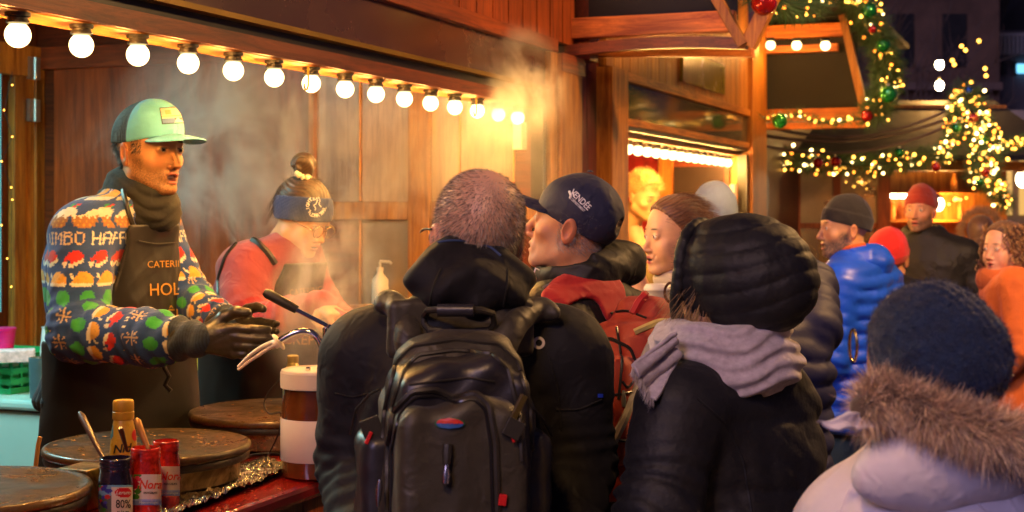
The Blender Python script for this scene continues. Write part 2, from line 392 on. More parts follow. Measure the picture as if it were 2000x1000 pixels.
def lettering(name, surf, s, cx, cy, h, mt, root, ang=0, sx=1, off=.003, bold=.01, shear=0, curve=0, fn=None):
    """words laid on a surface: cap height h px, centre (cx,cy), angle in degrees (clockwise in the picture)"""
    me = text_mesh(s, bold, shear); L = wmat(root).inverted(); a = math.radians(ang); ca, sa = math.cos(a), math.sin(a); k = h/.7; ok = True
    for v in me.vertices:
        x, y = v.co.x*k*sx, -v.co.y*k
        if fn: X, Y_ = fn(x, y)
        else: y += curve*x*x; X, Y_ = cx+x*ca-y*sa, cy+x*sa+y*ca
        p = surf.hit(X, Y_, off)
        if p is None: p = Vector((0, 1e3, 0)); ok = False
        v.co = L @ p if p.y < 500 else p
    if not ok:
        import bmesh
        bm = bmesh.new(); bm.from_mesh(me); bmesh.ops.delete(bm, geom=[v for v in bm.verts if v.co.length > 400], context='VERTS'); bm.to_mesh(me); bm.free()
    me.materials.clear(); return link_mesh(name, me, mt, root)
# ================================================================== setting
D = Vector((.366, .931, 0)).normalized(); STA = math.atan2(D.y, D.x); O1 = Vector((-.982, 2.9, 0))
Dn = Vector((-D.y, D.x, 0))
def st(u, w, z=0): return O1+D*u+Dn*w+Vector((0,0,z))
M_red = wood('stained_red_wood', hexc('#6a2a12'), hexc('#b0521f'), 'Z')
M_redx = wood('stained_red_wood_long', hexc('#6a2a12'), hexc('#b0521f'), 'X')
M_redy = wood('stained_red_wood_cross', hexc('#6a2a12'), hexc('#b0521f'), 'Y')
M_orz = wood('oiled_pine', hexc('#8a4a14'), hexc('#d08a34'), 'Z', rough=.55, coat=0)
M_orx = wood('oiled_pine_long', hexc('#8a4410'), hexc('#d88a34'), 'X', rough=.55, coat=0)
M_ory = wood('oiled_pine_cross', hexc('#8a3c10'), hexc('#dc8030'), 'Y', rough=.55, coat=0)
M_plum = wood('dark_plum_wood', hexc('#3a1618'), hexc('#6a2826'), 'Z', rough=.5)
M_ply = wood('pale_panel', hexc('#94745e'), hexc('#c8a888'), 'Z', rough=.35, scale=.5)
M_plyred = wood('brown_plywood', hexc('#74300f'), hexc('#b85420'), 'Z', rough=.4, scale=.7, coat=.05)
M_black = mat('black_metal', (.012,.011,.011), .35, bump=0)
M_dark = mat('dark_roofing', (.008,.006,.0055), .75, var=.5, vscale=3, bump=.5, bscale=12, bdist=.01)
M_panelgl = mat('smoked_panel', (.10,.040,.018), .28, var=.25, vscale=2, bump=.12, bscale=6, coat=.8, bdist=.003)
M_steel = mat('steel', (.55,.54,.52), .3, metal=1, var=.1, bump=.1)
M_paving = mat('paving', (.045,.042,.045), .55, var=.4, vscale=3, bump=.6, bscale=20, bdist=.01)
M_glassy = None
def glass(name, col, alpha, rough=.08):
    m = bpy.data.materials.new(name); m.use_nodes = True; n = m.node_tree.nodes; l = m.node_tree.links
    n.remove(n['Principled BSDF']); t = n.new('ShaderNodeBsdfTransparent'); g = n.new('ShaderNodeBsdfGlossy'); g.inputs['Roughness'].default_value = rough
    d = n.new('ShaderNodeBsdfDiffuse'); d.inputs[0].default_value = (*col, 1); tc = n.new('ShaderNodeTexCoord'); nz = n.new('ShaderNodeTexNoise'); nz.inputs['Scale'].default_value = 2.5; nz.inputs['Detail'].default_value = 5
    l.new(tc.outputs['Object'], nz.inputs['Vector']); mr = n.new('ShaderNodeMapRange'); mr.inputs['From Min'].default_value = .35; mr.inputs['From Max'].default_value = .7; mr.inputs['To Min'].default_value = alpha*.5; mr.inputs['To Max'].default_value = min(1, alpha*1.4)
    l.new(nz.outputs['Fac'], mr.inputs['Value'])
    a = n.new('ShaderNodeMixShader'); l.new(mr.outputs[0], a.inputs[0]); l.new(t.outputs[0], a.inputs[1]); l.new(d.outputs[0], a.inputs[2])
    b = n.new('ShaderNodeMixShader'); f = n.new('ShaderNodeFresnel'); f.inputs[0].default_value = 1.45; l.new(f.outputs[0], b.inputs[0]); l.new(a.outputs[0], b.inputs[1]); l.new(g.outputs[0], b.inputs[2])
    l.new(b.outputs[0], n['Material Output'].inputs['Surface']); return m
M_glass = glass('dusty_glass', (.5,.4,.25), .25)
M_fog = glass('misted_glass', (.55,.42,.30), .8, .25)

ground = MB().box((-14,-6,-.3), (16,60,0), tone=1).build('ground', M_paving); tag(ground, kind='structure')

# ------------------------------------------------------------------ crepe stall
S1 = empty('market_stall', O1, STA, label='brown wooden crepe stall with open serving window, steam and a row of globe bulbs', cat='market stall')
def P(mb, name, m, **k): return mb.build(name, m, S1, **k)
U0, U1 = -2.4, 3.05
P(MB().box((U0,.0,2.10),(2.96,.11,2.147), tone=1.15), 'bulb_rail', M_orx, bevel=.003)
P(MB().box((U0,-.012,2.104),(3.03,-.001,2.147), tone=.8), 'lower_fascia', M_redx)
P(MB().box((U0,.012,2.147),(3.03,.08,2.178), tone=1), 'shutter_track', M_black)
P(MB().box((U0,-.022,2.178),(3.06,.03,2.192), tone=1.2), 'trim_strip', mat('brass_trim', hexc('#8a6a1c'), .4, metal=.4, bump=0))
P(MB().box((U0,-.005,2.192),(3.08,.02,2.334), tone=1), 'smoked_panel', M_panelgl)
P(MB().box((U0,-.035,2.334),(3.11,.03,2.387), tone=.9), 'header_beam', M_redx, bevel=.004)
cl = MB()
u = U0
while u < 3.35:
    e = min(u+.152, 3.4); cl.box((u+.004,-.012,2.387),(e-.004,.01,3.3)); u = e
cl.box((U0,.0105,2.387),(3.4,.02,3.3), tone=.35)
P(cl, 'cladding', M_red)
P(MB().box((2.18,-.03,2.56),(2.27,-.013,2.9)), 'vent_plate', mat('plum_paint', (.05,.02,.03), .5))
P(MB().box((3.4,-.07,2.33),(3.52,.05,2.62), tone=.8), 'corner_block', M_red, bevel=.005)
# right jamb of the window
P(MB().box((2.965,-.02,.0),(2.985,.03,2.147)).box((3.0,-.01,0),(3.03,.04,2.147)), 'window_track', M_black)
P(MB().box((3.035,-.03,0),(3.11,.04,2.334), tone=1.05), 'jamb', M_orz, bevel=.004)
P(MB().box((3.115,-.045,0),(3.385,.10,2.334), tone=.95), 'post', M_orz, bevel=.008)
P(MB().box((3.115,-.05,2.26),(3.4,-.046,2.335), tone=.7), 'post_head', M_redx)
pl = MB(); u = 3.39
for k in range(3): pl.box((u+.003,.03,0),(u+.134,.07,2.5)); u += .137
P(pl, 'side_boarding', M_plum)
# interior
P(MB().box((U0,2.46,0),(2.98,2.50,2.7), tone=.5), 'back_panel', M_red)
bb = MB()
for k, (a, b_) in enumerate(((2.2,2.40),(2.405,2.61),(2.79,2.862),(2.867,2.93),(2.935,2.978))): bb.box((a,2.43 if k % 2 else 2.42,.2),(b_,2.459,2.42))
bb.box((2.0,2.41,2.3),(2.975,2.46,2.44))
P(bb, 'back_door', M_orz, bevel=.003)
P(MB().box((2.45,2.43,1.25),(2.715,2.455,2.36), tone=1), 'blue_window', mat('blue_pane', (.15,.5,.6), .2, bump=0, emit=(.1,.75,.95), estr=.12))
for z in (2.15, 2.34):
    h = MB().box((2.865,2.40,z-.05),(2.935,2.419,z+.05)).tube([(2.90,2.398,z-.05),(2.90,2.398,z+.05)], .007)
    for q in (-.03,.03):
        for r_ in (2.877,2.922): h.tube([(r_,2.403,z+q),(r_,2.396,z+q)], .005, 8, tone=.4)
    P(h, 'hinge', M_steel)
e0, e1 = 2.98, 3.02
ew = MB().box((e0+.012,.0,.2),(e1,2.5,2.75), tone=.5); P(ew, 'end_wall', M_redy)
P(MB().box((e0,1.02,.2),(e0+.011,2.36,2.34), tone=1.0), 'plywood_sheet', M_plyred)
P(MB().box((e0-.03,.0,2.34),(e0+.011,2.46,2.44), tone=.9), 'top_rail', M_redy, bevel=.003)
P(MB().box((e0-.05,2.42,.2),(e0+.011,2.46,2.34), tone=.9), 'corner_post', M_orz, bevel=.004)
P(MB().box((e0-.03,1.0,.2),(e0+.011,1.022,2.34), tone=1.5), 'panel_bead', M_orz)
for a, b_, zz in ((.795,.998,1.2),(.56,.785,1.2),(.345,.465,1.2),(.11,.335,1.2)):
    P(MB().box((e0-.004,a,1.735),(e0+.011,b_,2.34), tone=RND.uniform(.9,1.1)), 'upper_panel', M_ply)
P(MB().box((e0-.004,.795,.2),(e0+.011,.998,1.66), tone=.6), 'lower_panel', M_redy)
P(MB().box((e0-.0,.565,1.1),(e0+.011,.788,1.655), tone=1.1), 'lower_pane', M_fog)
P(MB().box((e0+.005,.555,1.1),(e0+.0115,.795,1.655), tone=1.2), 'pane_backing', M_ply)
P(MB().box((e0-.0,.11,.9),(e0+.011,.46,1.655), tone=1), 'side_pane', M_ply)
fr = MB().box((e0-.035,.465,.2),(e0-.0045,.56,2.34), tone=.85).box((e0-.028,0,1.66),(e0-.0045,.46,1.733), tone=.9).box((e0-.028,.563,1.66),(e0-.0045,1.0,1.733), tone=.9)
for w_ in (.79,.34,.105): fr.box((e0-.016,w_-.004,.9),(e0-.0045,w_+.004,1.658), tone=1.5).box((e0-.016,w_-.004,1.735),(e0-.0045,w_+.004,2.338), tone=1.5)
P(fr, 'door_frame', M_orz, bevel=.003)
P(MB().box((U0,0,2.72),(3.0,2.46,2.76), tone=1), 'ceiling', mat('ceiling_board', hexc('#2a3a3c'), .7, var=.3))
P(MB().box((U0-.1,-.01,3.301),(3.45,2.6,3.35)), 'roof', M_dark)
P(MB().box((U0-.04,0,0),(U0-.001,2.5,2.75)), 'left_wall', M_redy)
P(MB().box((U0,-.1,0),(3.0,2.4,.2), tone=.6), 'floor_deck', M_redx)
ct = MB().box((U0,-.35,1.035),(2.95,.30,1.075), tone=1)
P(ct, 'counter', mat('red_oilcloth', hexc('#8c1410'), .22, var=.25, vscale=7, bump=.3, bscale=9, coat=.6, bdist=.006), bevel=.012)
fp = MB(); u = U0
while u < 2.9: fp.box((u+.002,-.30,0),(min(u+.13,2.95)-.002,-.28,1.035)); u += .13
P(fp, 'counter_front', M_red)
jb = P(MB().box((2.80,.005,1.93),(2.86,.045,2.04), tone=1), 'switch_box', mat('cream_plastic', (.7,.62,.45), .4, bump=0), bevel=.006)
for u_, nm in ((1.13,'a'),(2.32,'b')):
    pts = [st(u_,.0,2.092), st(u_,-.0,2.06), st(u_,-.0,2.03)]
    hk = [(0,0,0),(0,0,-.035),(0,0,-.055),(-.006,0,-.066),(-.016,0,-.068),(-.022,0,-.060),(-.022,0,-.052)]
    o = MB().tube([Vector((u_,-.008,2.098))+Vector(q) for q in hk], .0028, tone=1.3).build('hook', mat('brass_hook', hexc('#c08a20'), .3, metal=.8, bump=0), S1, smooth=True)
# ------------------------------------------------------------------ bulbs
M_bulb = emis('lit_globe', (1,.72,.30), 3.2)
M_bulb2 = emis('added_lantern_glow', (1,.82,.5), 14)
M_sock = mat('bakelite', (.035,.028,.02), .4, bump=0)
AMB = (1.0, .47, .105)
def bulb_proto(r, watt, loc, rz=0, up=.045):
    e = empty('globe_lamp', loc, rz)
    MB().lathe([(r*.62,0),(r*.88,.003),(r*.88,.008),(r*.80,.009),(r*.80,.015),(r*.98,.016),(r*.98,.024)], (0,0,-.024), 20, tone=1).build('socket', M_sock, e, smooth=True)
    prof = [(r*max(.02, math.sin(a)), -r*math.cos(a)) for a in np.linspace(0, PI*.86, 12)]
    MB().lathe(prof, (0,0,-.024-r*.80), 24, tone=1).build('bulb', M_bulb, e, smooth=True, angle=80)
    L = bpy.data.lights.new('bulb_light', 'POINT'); L.energy = watt; L.color = AMB; L.shadow_soft_size = r*1.08
    lo = bpy.data.objects.new('bulb_light', L); C.objects.link(lo); lo.location = (0,0,-.024-r*.80); lo.parent = e
    return e
ORD = ['leftmost','second','third','fourth','fifth','sixth','seventh','eighth','ninth','tenth','eleventh','twelfth','thirteenth','fourteenth','fifteenth','sixteenth','seventeenth','eighteenth']
proto = bulb_proto(.0262, 24, st(0,.02,2.10), STA)
for k in range(15):
    o = proto if k == 0 else copy_tree(proto); o.location = st(.2*k, .022, 2.10)
    tag(o, f'glowing white globe bulb in dark socket, {ORD[k]} '+('' if k == 0 else 'from left ')+'under the crepe stall beam', 'lamp', 'globe bulbs along the crepe stall window')
tb = empty('tube_lamp', st(.9,1.9,2.62), STA, label='cool white tube lamp under the ceiling of the crepe stall', cat='lamp')  # lamp added out of view, throws cool light on freezer and stall keeper
MB().box((-.5,-.03,.03),(.5,.03,.06), tone=1).build('holder', M_steel, tb); MB().tube([(-.48,0,.01),(.48,0,.01)], .013, 12).build('tube', emis('added_cool_tube', (.75,1,.95), 6), tb)
L = bpy.data.lights.new('added_tube_light', 'AREA'); L.energy = 24; L.color = (.50,1,.95); L.shape = 'RECTANGLE'; L.size = .95; L.size_y = .03
lo = bpy.data.objects.new('added_tube_light', L); C.objects.link(lo); lo.location = (0,0,-.006); lo.parent = tb
# ------------------------------------------------------------------ neighbouring stall
S2 = empty('market_stall', O1, STA, label='second wooden stall further down the lane with glazed header and dense row of bulbs', cat='market stall')
def Q(mb, name, m, **k): return mb.build(name, m, S2, **k)
Q(MB().box((3.80,-.045,0),(4.05,.12,2.345), tone=1.1), 'post', M_orz, bevel=.006)
Q(MB().box((6.80,-.045,0),(7.25,.12,2.9), tone=1.0), 'post', M_orz, bevel=.006)
Q(MB().box((6.73,-.02,1.0),(6.795,.04,2.05), tone=1), 'window_track', M_black)
Q(MB().box((4.05,-.03,2.30),(6.80,.04,2.345), tone=1.1), 'header_beam', M_orx, bevel=.004)
Q(MB().box((4.05,-.01,2.13),(6.80,-.002,2.30), tone=1), 'glazed_panel', M_glass)
Q(MB().box((4.05,.06,2.13),(6.80,.075,2.30), tone=1), 'panel_backing', M_orx)
Q(MB().box((4.05,-.025,2.095),(6.80,.04,2.13), tone=1.2), 'lower_rail', M_orx, bevel=.004)
Q(MB().box((4.05,-.01,2.075),(6.80,.03,2.095), tone=1), 'shutter_track', M_black)
Q(MB().box((4.05,.032,2.045),(6.80,.14,2.094), tone=1.1), 'bulb_rail', M_orx)
c2 = MB(); u = 3.80
while u < 6.79:
    e = min(u+.125, 6.80); c2.box((u+.003,-.015,2.346),(e-.003,.01,3.05)); u = e
c2.box((3.8,.0105,2.346),(6.8,.02,3.05), tone=.35)
Q(c2, 'cladding', M_orz)
Q(MB().box((5.08,-.035,2.385),(6.06,-.016,2.56), tone=1), 'sign_board', mat('olive_board', hexc('#a08a20'), .25, var=.2, bump=.05, coat=.4), bevel=.004)
Q(MB().box((6.76,.1,0),(6.79,2.4,2.5), tone=.7), 'end_wall', M_redy)
Q(MB().box((6.72,.47,.2),(6.759,.56,2.1), tone=1), 'wall_post', M_orz)
Q(MB().box((6.74,.13,1.2),(6.7595,.46,1.98), tone=1), 'wall_window', mat('dark_glazing', (.05,.035,.03), .12, bump=.1, bscale=4, coat=.6))
Q(MB().box((6.74,.57,.9),(6.7595,1.3,2.1), tone=1), 'red_panel', mat('red_hanging', hexc('#8a0f10'), .5, var=.6, vscale=9))
Q(MB().box((3.8,2.4,0),(6.8,2.44,2.5), tone=.7), 'back_wall', M_redx)
Q(MB().box((3.8,.12,2.46),(6.8,2.4,2.5), tone=.7), 'ceiling', M_redx)
Q(MB().box((4.05,-.06,.96),(6.80,.5,1.0), tone=.8).box((4.05,-.02,0),(6.80,.0,.96), tone=.7), 'counter', M_redx)
Q(MB().box((3.8,.12,0),(3.83,2.4,2.5), tone=.7), 'near_wall', M_redy)
Q(MB().box((6.55,.02,1.72),(6.62,.05,1.86)), 'switch_box', bpy.data.materials['cream_plastic'])
# canopy of the neighbouring stall
Q(MB().bar((3.36,.0,2.46),(3.36,-.70,2.46),.05,.085,tone=1.15), 'canopy_beam', M_ory, bevel=.003)
Q(MB().bar((3.62,.0,2.405),(3.62,-.72,2.375),.05,.07,tone=.95), 'canopy_beam', M_ory, bevel=.003)
cb = MB()
for i in range(12):
    a = i/12; b_ = (i+1)/12; za = 2.36+.018*math.sin(PI*a); zb = 2.36+.018*math.sin(PI*b_)
    cb.bar((3.30,-.76*a+.0,za-.0),(3.30,-.76*b_-.002,zb),.045,.045,tone=.6)
Q(cb, 'curved_rail', M_redy)
Q(MB().bar((3.28,-.60,2.62),(3.28,-.752,2.35),.04,.055,up=(1,0,0),tone=.7).bar((3.3,-.90,2.62),(3.3,-.765,2.35),.06,.05,up=(1,0,0),tone=1), 'bracket', M_orz, bevel=.003)
Q(MB().box((3.385,-.70,2.44),(3.392,-.66,2.49)), 'bracket_plate', M_steel)
rf = MB()
rf._add([Vector(p) for p in ((3.2,.05,3.12),(7.6,.05,3.12),(7.6,-.74,2.98),(3.2,-.74,2.98),(3.2,.05,3.16),(7.6,.05,3.16),(7.6,-.74,3.02),(3.2,-.74,3.02))], ((0,3,2,1),(4,5,6,7),(0,1,5,4),(1,2,6,5),(2,3,7,6),(3,0,4,7)), 1)
Q(rf, 'canopy_roof', M_dark)
Q(MB().box((3.40,-.70,2.47),(3.41,0,3.0), tone=1), 'canopy_side', M_dark)
bulbs2 = bulb_proto(.026, 32, st(4.15,.085,2.045), STA)
for k in range(16):
    o = bulbs2 if k == 0 else copy_tree(bulbs2); o.location = st(4.14+.168*k, .085, 2.045)
    tag(o, f'small bright globe bulb, {ORD[k]} '+('' if k == 0 else 'from left ')+'in the tight row at the second stall', 'lamp', 'globe bulbs along the second stall window')
# ------------------------------------------------------------------ deep canopy of the third stall, side on
S3 = empty('market_stall', O1, STA, label='third stall whose deep dark canopy with orange beams juts into the lane', cat='market stall')
def T(mb, name, m, **k): return mb.build(name, m, S3, **k)
uT = 7.34
for z0, z1, w1 in ((2.30,2.38,-.66),(2.245,2.29,-.69),(2.86,2.95,-.53),(2.76,2.81,-.50)):
    T(MB().box((uT,w1,z0),(uT+.07,0,z1), tone=1.1), 'beam', M_ory, bevel=.004)
T(MB().bar((uT+.02,-.53,3.0),(uT+.02,-.69,2.28),.05,.07,up=(1,0,0),tone=.7), 'barge_board', M_orz)
T(MB().box((uT+.075,-.62,2.385),(uT+.09,0,3.0), tone=1), 'canopy_side', M_dark)
T(MB().box((7.3,0,0),(9.6,.1,3.1), tone=.7), 'front_wall', M_plum)
r3 = MB(); r3._add([Vector(p) for p in ((7.3,.1,3.1),(9.8,.1,3.1),(9.8,-.7,3.02),(7.3,-.7,3.02),(7.3,.1,3.14),(9.8,.1,3.14),(9.8,-.7,3.06),(7.3,-.7,3.06))], ((0,3,2,1),(4,5,6,7),(0,1,5,4),(1,2,6,5),(2,3,7,6),(3,0,4,7)), 1)
T(r3, 'canopy_roof', M_dark)
b3 = bulb_proto(.03, 22, (0,0,0), STA)
for k, px in enumerate((1505,1556,1612)):
    o = b3 if k == 0 else copy_tree(b3); o.location = at(px, 74, 9.4-.25*k)
    tag(o, f'warm globe bulb hanging under the dark canopy beam, {("leftmost","middle one","rightmost")[k]} of three', 'lamp', 'globe bulbs under the third canopy')

# ------------------------------------------------------------------ far stall facing the lane
S4 = empty('market_stall', (0,11,0), 0, label='far stall closing the view, dark roof with cables, plum boarding and warm lit interior', cat='market stall')
def R4(mb, name, m, **k): return mb.build(name, m, S4, **k)
def X4(px, Y=11): return (px-1000)/F*Y
R4(MB().box((X4(1480),0,0),(X4(1552),.06,2.02), tone=1), 'boarding', M_plum)
R4(MB().box((X4(1552),-.03,0),(X4(1562),.05,2.02)).box((X4(1626),-.03,0),(X4(1640),.05,2.02)).box((X4(1562),-.025,1.56),(X4(1712),.05,1.60)).box((X4(1562),-.025,1.0),(X4(1712),.05,1.28)), 'window_frame', M_red)
for a, b_ in ((1562,1626),(1640,1712)):
    R4(MB().box((X4(a),.0,1.6),(X4(b_),.01,2.02)), 'window_pane', M_fog)
    R4(MB().box((X4(a),.0,1.28),(X4(b_),.01,1.56)), 'window_pane', M_glass)
R4(MB().box((X4(1712),-.05,0),(X4(1736),.08,2.05), tone=1), 'post', M_red)
R4(MB().box((X4(1480),-.06,2.0),(X4(2080),.08,2.07), tone=1), 'header_beam', M_orx)
R4(MB().box((X4(1736),-.1,.0),(X4(2080),.1,1.05), tone=.8), 'counter', M_redx)
R4(MB().box((X4(1480),1.3,0),(X4(2080),1.36,2.6), tone=1), 'back_wall', M_orz)
bs = MB(); 
for k in range(26):
    x = X4(1745)+RND.random()*1.2; z = RND.choice((1.35,1.62,1.85)); bs.lathe([(.02,0),(.026,.01),(.026,.1),(.01,.13),(.01,.16)], (x,1.05+RND.random()*.15,z), 8, tone=RND.uniform(.4,1.8))
bs.box((X4(1740),1.0,1.33),(X4(2000),1.28,1.345)).box((X4(1740),1.0,1.60),(X4(2000),1.28,1.615)).box((X4(1740),1.0,1.83),(X4(2000),1.28,1.845))
R4(bs, 'bottle_shelf', M_orz)
r4 = MB(); xs0, xs1 = X4(1470), X4(2080)
r4._add([Vector(p) for p in ((xs0,-.25,2.07),(xs1,-.25,2.07),(xs1,1.6,2.62),(xs0,1.6,2.62),(xs0,-.25,2.11),(xs1,-.25,2.11),(xs1,1.6,2.66),(xs0,1.6,2.66))], ((0,3,2,1),(4,5,6,7),(0,1,5,4),(1,2,6,5),(2,3,7,6),(3,0,4,7)), 1)
R4(r4, 'roof', M_dark)
def sag(a, b, d, n=12): return [a.lerp(b, i/n)-Vector((0,0,d*4*(i/n)*(1-i/n))) for i in range(n+1)]
M_cable = mat('cable', (.10,.07,.07), .5, bump=0)
for k, (a, b_, d) in enumerate(((at(1480,262,9.8), at(1850,232,10.6), .10),(at(1480,282,9.8), at(1850,246,10.6), .12),(at(1480,240,9.8), at(1868,205,10.6), .16))):
    o = MB().tube(sag(a, b_, d), .011).build('cable', M_cable, smooth=True)
    tag(o, ('middle','lowest','topmost')[k]+' of three dark cables sagging between the canopy and the garland peak', 'cable', 'cables over the far stall')
o = MB().box((-.17,-.02,-.018),(.17,.02,.018)).build('tube_lamp', emis('tube_glow', (1,.85,.55), 7)); o.location = at(1751,383,11.6); tag(o, 'short glowing tube lamp inside the far stall left of the red beanie', 'lamp')
def far_lamp(px, py, Y, r, watt, col, label, em=7):
    e = empty('lantern', at(px, py, Y), 0, label=label, cat='lamp')
    MB().lathe([(r*.02,-r)]+[(r*math.sin(a), -r*math.cos(a)*1.25) for a in np.linspace(.3, PI*.8, 9)], (0,0,0), 16).build('bulb', emis('lantern_glow', (1,.84,.5), em), e, smooth=True)
    MB().lathe([(r*.75,r*.9),(r*.8,r*1.15),(r*.3,r*1.5),(r*.1,r*2)], (0,0,0), 12).build('cap', M_black, e, smooth=True)
    if watt:
        L = bpy.data.lights.new('lantern_light', 'POINT'); L.energy = watt; L.color = col; L.shadow_soft_size = r*1.5
        lo = bpy.data.objects.new('lantern_light', L); C.objects.link(lo); lo.parent = e
    return e
far_lamp(1835,126,13,.036,60,AMB,'upper of two glowing lantern bulbs hanging against the dark sky', 30)
far_lamp(1835,167,13,.036,60,AMB,'lower of two glowing lantern bulbs hanging against the dark sky', 30)
far_lamp(1832,398,11.9,.05,45,AMB,'glowing bulb in the far stall right of the red beanie')
far_lamp(1998,350,12.5,.06,80,(1,.7,.35),'white glowing lantern at the right picture edge above curly hair')

for k, (p, w_) in enumerate((((-.5,.5,3.2),130),((2.6,4.6,3.4),460))):  # two lanterns added out of view for warm light on crowd and stall fronts
    e = empty('lantern', p, 0, label=('nearer' if k == 0 else 'farther')+' warm lantern strung over the lane beside the stalls', cat='lamp')
    MB().lathe([(.005,-.08)]+[(.07*math.sin(a), -.08*math.cos(a)) for a in np.linspace(.3, PI*.85, 10)], (0,0,0), 20).build('bulb', M_bulb2, e, smooth=True)
    MB().lathe([(.05,.07),(.055,.1),(.02,.13),(.012,.16)], (0,0,0), 16).build('cap', M_black, e, smooth=True)
    MB().tube(sag(Vector((-1.2,0,.2)), Vector((2.6,0,.25)), .1), .006).build('cable', M_cable, e)
    L = bpy.data.lights.new('lantern_light', 'POINT'); L.energy = w_; L.color = (1,.52,.17); L.shadow_soft_size = .09
    lo = bpy.data.objects.new('lantern_light', L); C.objects.link(lo); lo.parent = e
# ------------------------------------------------------------------ garlands
M_fir = mat('fir_needles', (.02,.05,.022), .6, vc=True, var=.2, bump=0)
M_led = emis('fairy_light', (1,.42,.05), 4.2); M_led2 = emis('fairy_light_white', (1,.66,.22), 6); M_led3 = emis('fairy_light_orange', (1,.25,.02), 3.5)
def ico(r, sub=1):
    import bmesh
    bm = bmesh.new(); bmesh.ops.create_icosphere(bm, subdivisions=sub, radius=r); me = bpy.data.meshes.new('light_bulb'); bm.to_mesh(me); bm.free()
    me.polygons.foreach_set('use_smooth', [True]*len(me.polygons)); return me
_icos = {}
def garland(label, path, rad, nl, nn, group='fir garlands with fairy lights', ledr=.012, seed=1, spread=1.0, needle=.055, bare=False):
    r = np.random.RandomState(seed); path = [Vector(p) for p in path]
    e = empty('garland', path[0], 0, label=label, cat='garland', group=group)
    seg = [(b-a).length for a, b in zip(path[:-1], path[1:])]; tot = sum(seg); cum = np.concatenate([[0], np.cumsum(seg)])
    pa = np.array([tuple(p) for p in path]); base = np.array(tuple(path[0]))
    def pos(t): s = t*tot; return np.stack([np.interp(s, cum, pa[:,i]) for i in range(3)], -1)
    if nn:
        t = r.rand(nn); c = pos(t); off = r.normal(size=(nn,3)); off /= np.linalg.norm(off, axis=1)[:,None]; rr = rad*np.sqrt(r.rand(nn))*.75
        strands('fir_needles', c+off*rr[:,None]-base, off, r.uniform(.5,1.2,nn)*needle, .004, np.array([(.03,.08,.03)])*r.uniform(.5,1.8,(nn,1)), M_fir, e, seg=1)
    MB().tube([p-path[0] for p in path], max(.004, rad*.12), 6).build('wire', M_black, e)
    for k in range(nl):
        tt = (k+r.rand())/nl; off = r.normal(size=3); off /= np.linalg.norm(off); p = pos(np.array(tt))+off*rad*spread*r.uniform(.3,1.05)-base
        m_ = (M_led, M_led, M_led2, M_led3, M_led)[r.randint(5)]; rr = ledr*r.choice((.8,1,1,1.25)); key = (m_.name, round(rr,4))
        if key not in _icos: _icos[key] = ico(rr); _icos[key].materials.append(m_)
        o = bpy.data.objects.new('light_bulb', _icos[key]); C.objects.link(o); o.location = p; o.parent = e
    return e
def bauble(px, py, Y, r, col, label, group='glass baubles on the garlands'):
    e = empty('bauble', at(px, py, Y), 0, label=label, cat='bauble', group=group)
    m = bpy.data.materials.get('bauble_'+col) or mat('bauble_'+col, {'red': (.45,.01,.01), 'green': (.01,.28,.05), 'blue': (.02,.12,.5), 'silver': (.5,.5,.5)}[col], .12, metal=.6, bump=0, coat=1)
    me = ico(r, 3); me.name = 'ball'; link_mesh('ball', me, m, e)
    MB().tube([(0,0,r*.95),(0,0,r*1.2)], r*.2, 8).build('cap', M_steel, e)
garland('dark fir garland with few lights draped over the canopy corner at the top', [at(1462,-40,5.7), at(1500,-6,5.9), at(1540,8,6.4), at(1580,6,7.0), at(1612,-20,7.6)], .075, 46, 5200, seed=3, needle=.075, ledr=.008)
garland('heavy fir garland with lights hanging down the outer edge of the dark canopy', [at(1650,-30,8.2), at(1690,30,8.4), at(1722,90,8.6), at(1736,150,8.8), at(1722,200,9.0), at(1700,228,9.1)], .105, 95, 8000, seed=4, needle=.075, ledr=.010)
garland('thin sparse light garland looping below the orange canopy beams', [at(1488,228,9.3), at(1520,232,9.3), at(1560,222,9.3), at(1600,240,9.3), at(1640,238,9.2), at(1680,232,9.1)], .03, 20, 700, seed=5, ledr=.010)
garland('long horizontal garland dense with golden lights across the far stall roof edge', [at(1486,300,10.4), at(1540,312,10.4), at(1620,318,10.4), at(1700,322,10.4), at(1780,312,10.4), at(1850,300,10.4)], .11, 100, 7000, seed=6, ledr=.011)
garland('left flank of the garland peak, golden lights rising to the tip', [at(1848,300,10.3), at(1866,250,10.3), at(1872,200,10.3), at(1880,176,10.3)], .085, 84, 3500, seed=7, ledr=.011)
garland('broad right flank of the garland peak falling in a cascade of golden lights', [at(1882,180,10.2), at(1904,225,10.2), at(1918,270,10.2), at(1922,320,10.2), at(1908,345,10.2)], .14, 100, 6000, seed=8, ledr=.011)
garland('second strand of golden lights woven through the cascade right of the peak', [at(1895,215,10.0), at(1930,262,10.0), at(1940,310,10.0), at(1925,350,10.0)], .10, 80, 2000, seed=18, ledr=.011)
garland('lower garland tail with golden lights dropping beside the opening of the far stall', [at(1912,335,10.1), at(1938,358,10.1), at(1955,385,10.1), at(1966,402,10.1)], .09, 48, 2500, seed=9, ledr=.011)
garland('light garland branching off to the right picture edge', [at(1925,262,10.3), at(1950,285,10.3), at(1975,282,10.3), at(2010,274,10.3)], .05, 34, 1500, seed=10, ledr=.011)
garland('short string of dim amber lights inside the far stall', [at(1852,398,11.8), at(1870,388,11.8), at(1890,386,11.8)], .01, 6, 0, seed=11, ledr=.014)
garland('small cluster of amber lights glimmering in the far stall window', [at(1664,352,11.2), at(1690,345,11.2), at(1704,372,11.2)], .06, 11, 0, seed=12, ledr=.011)
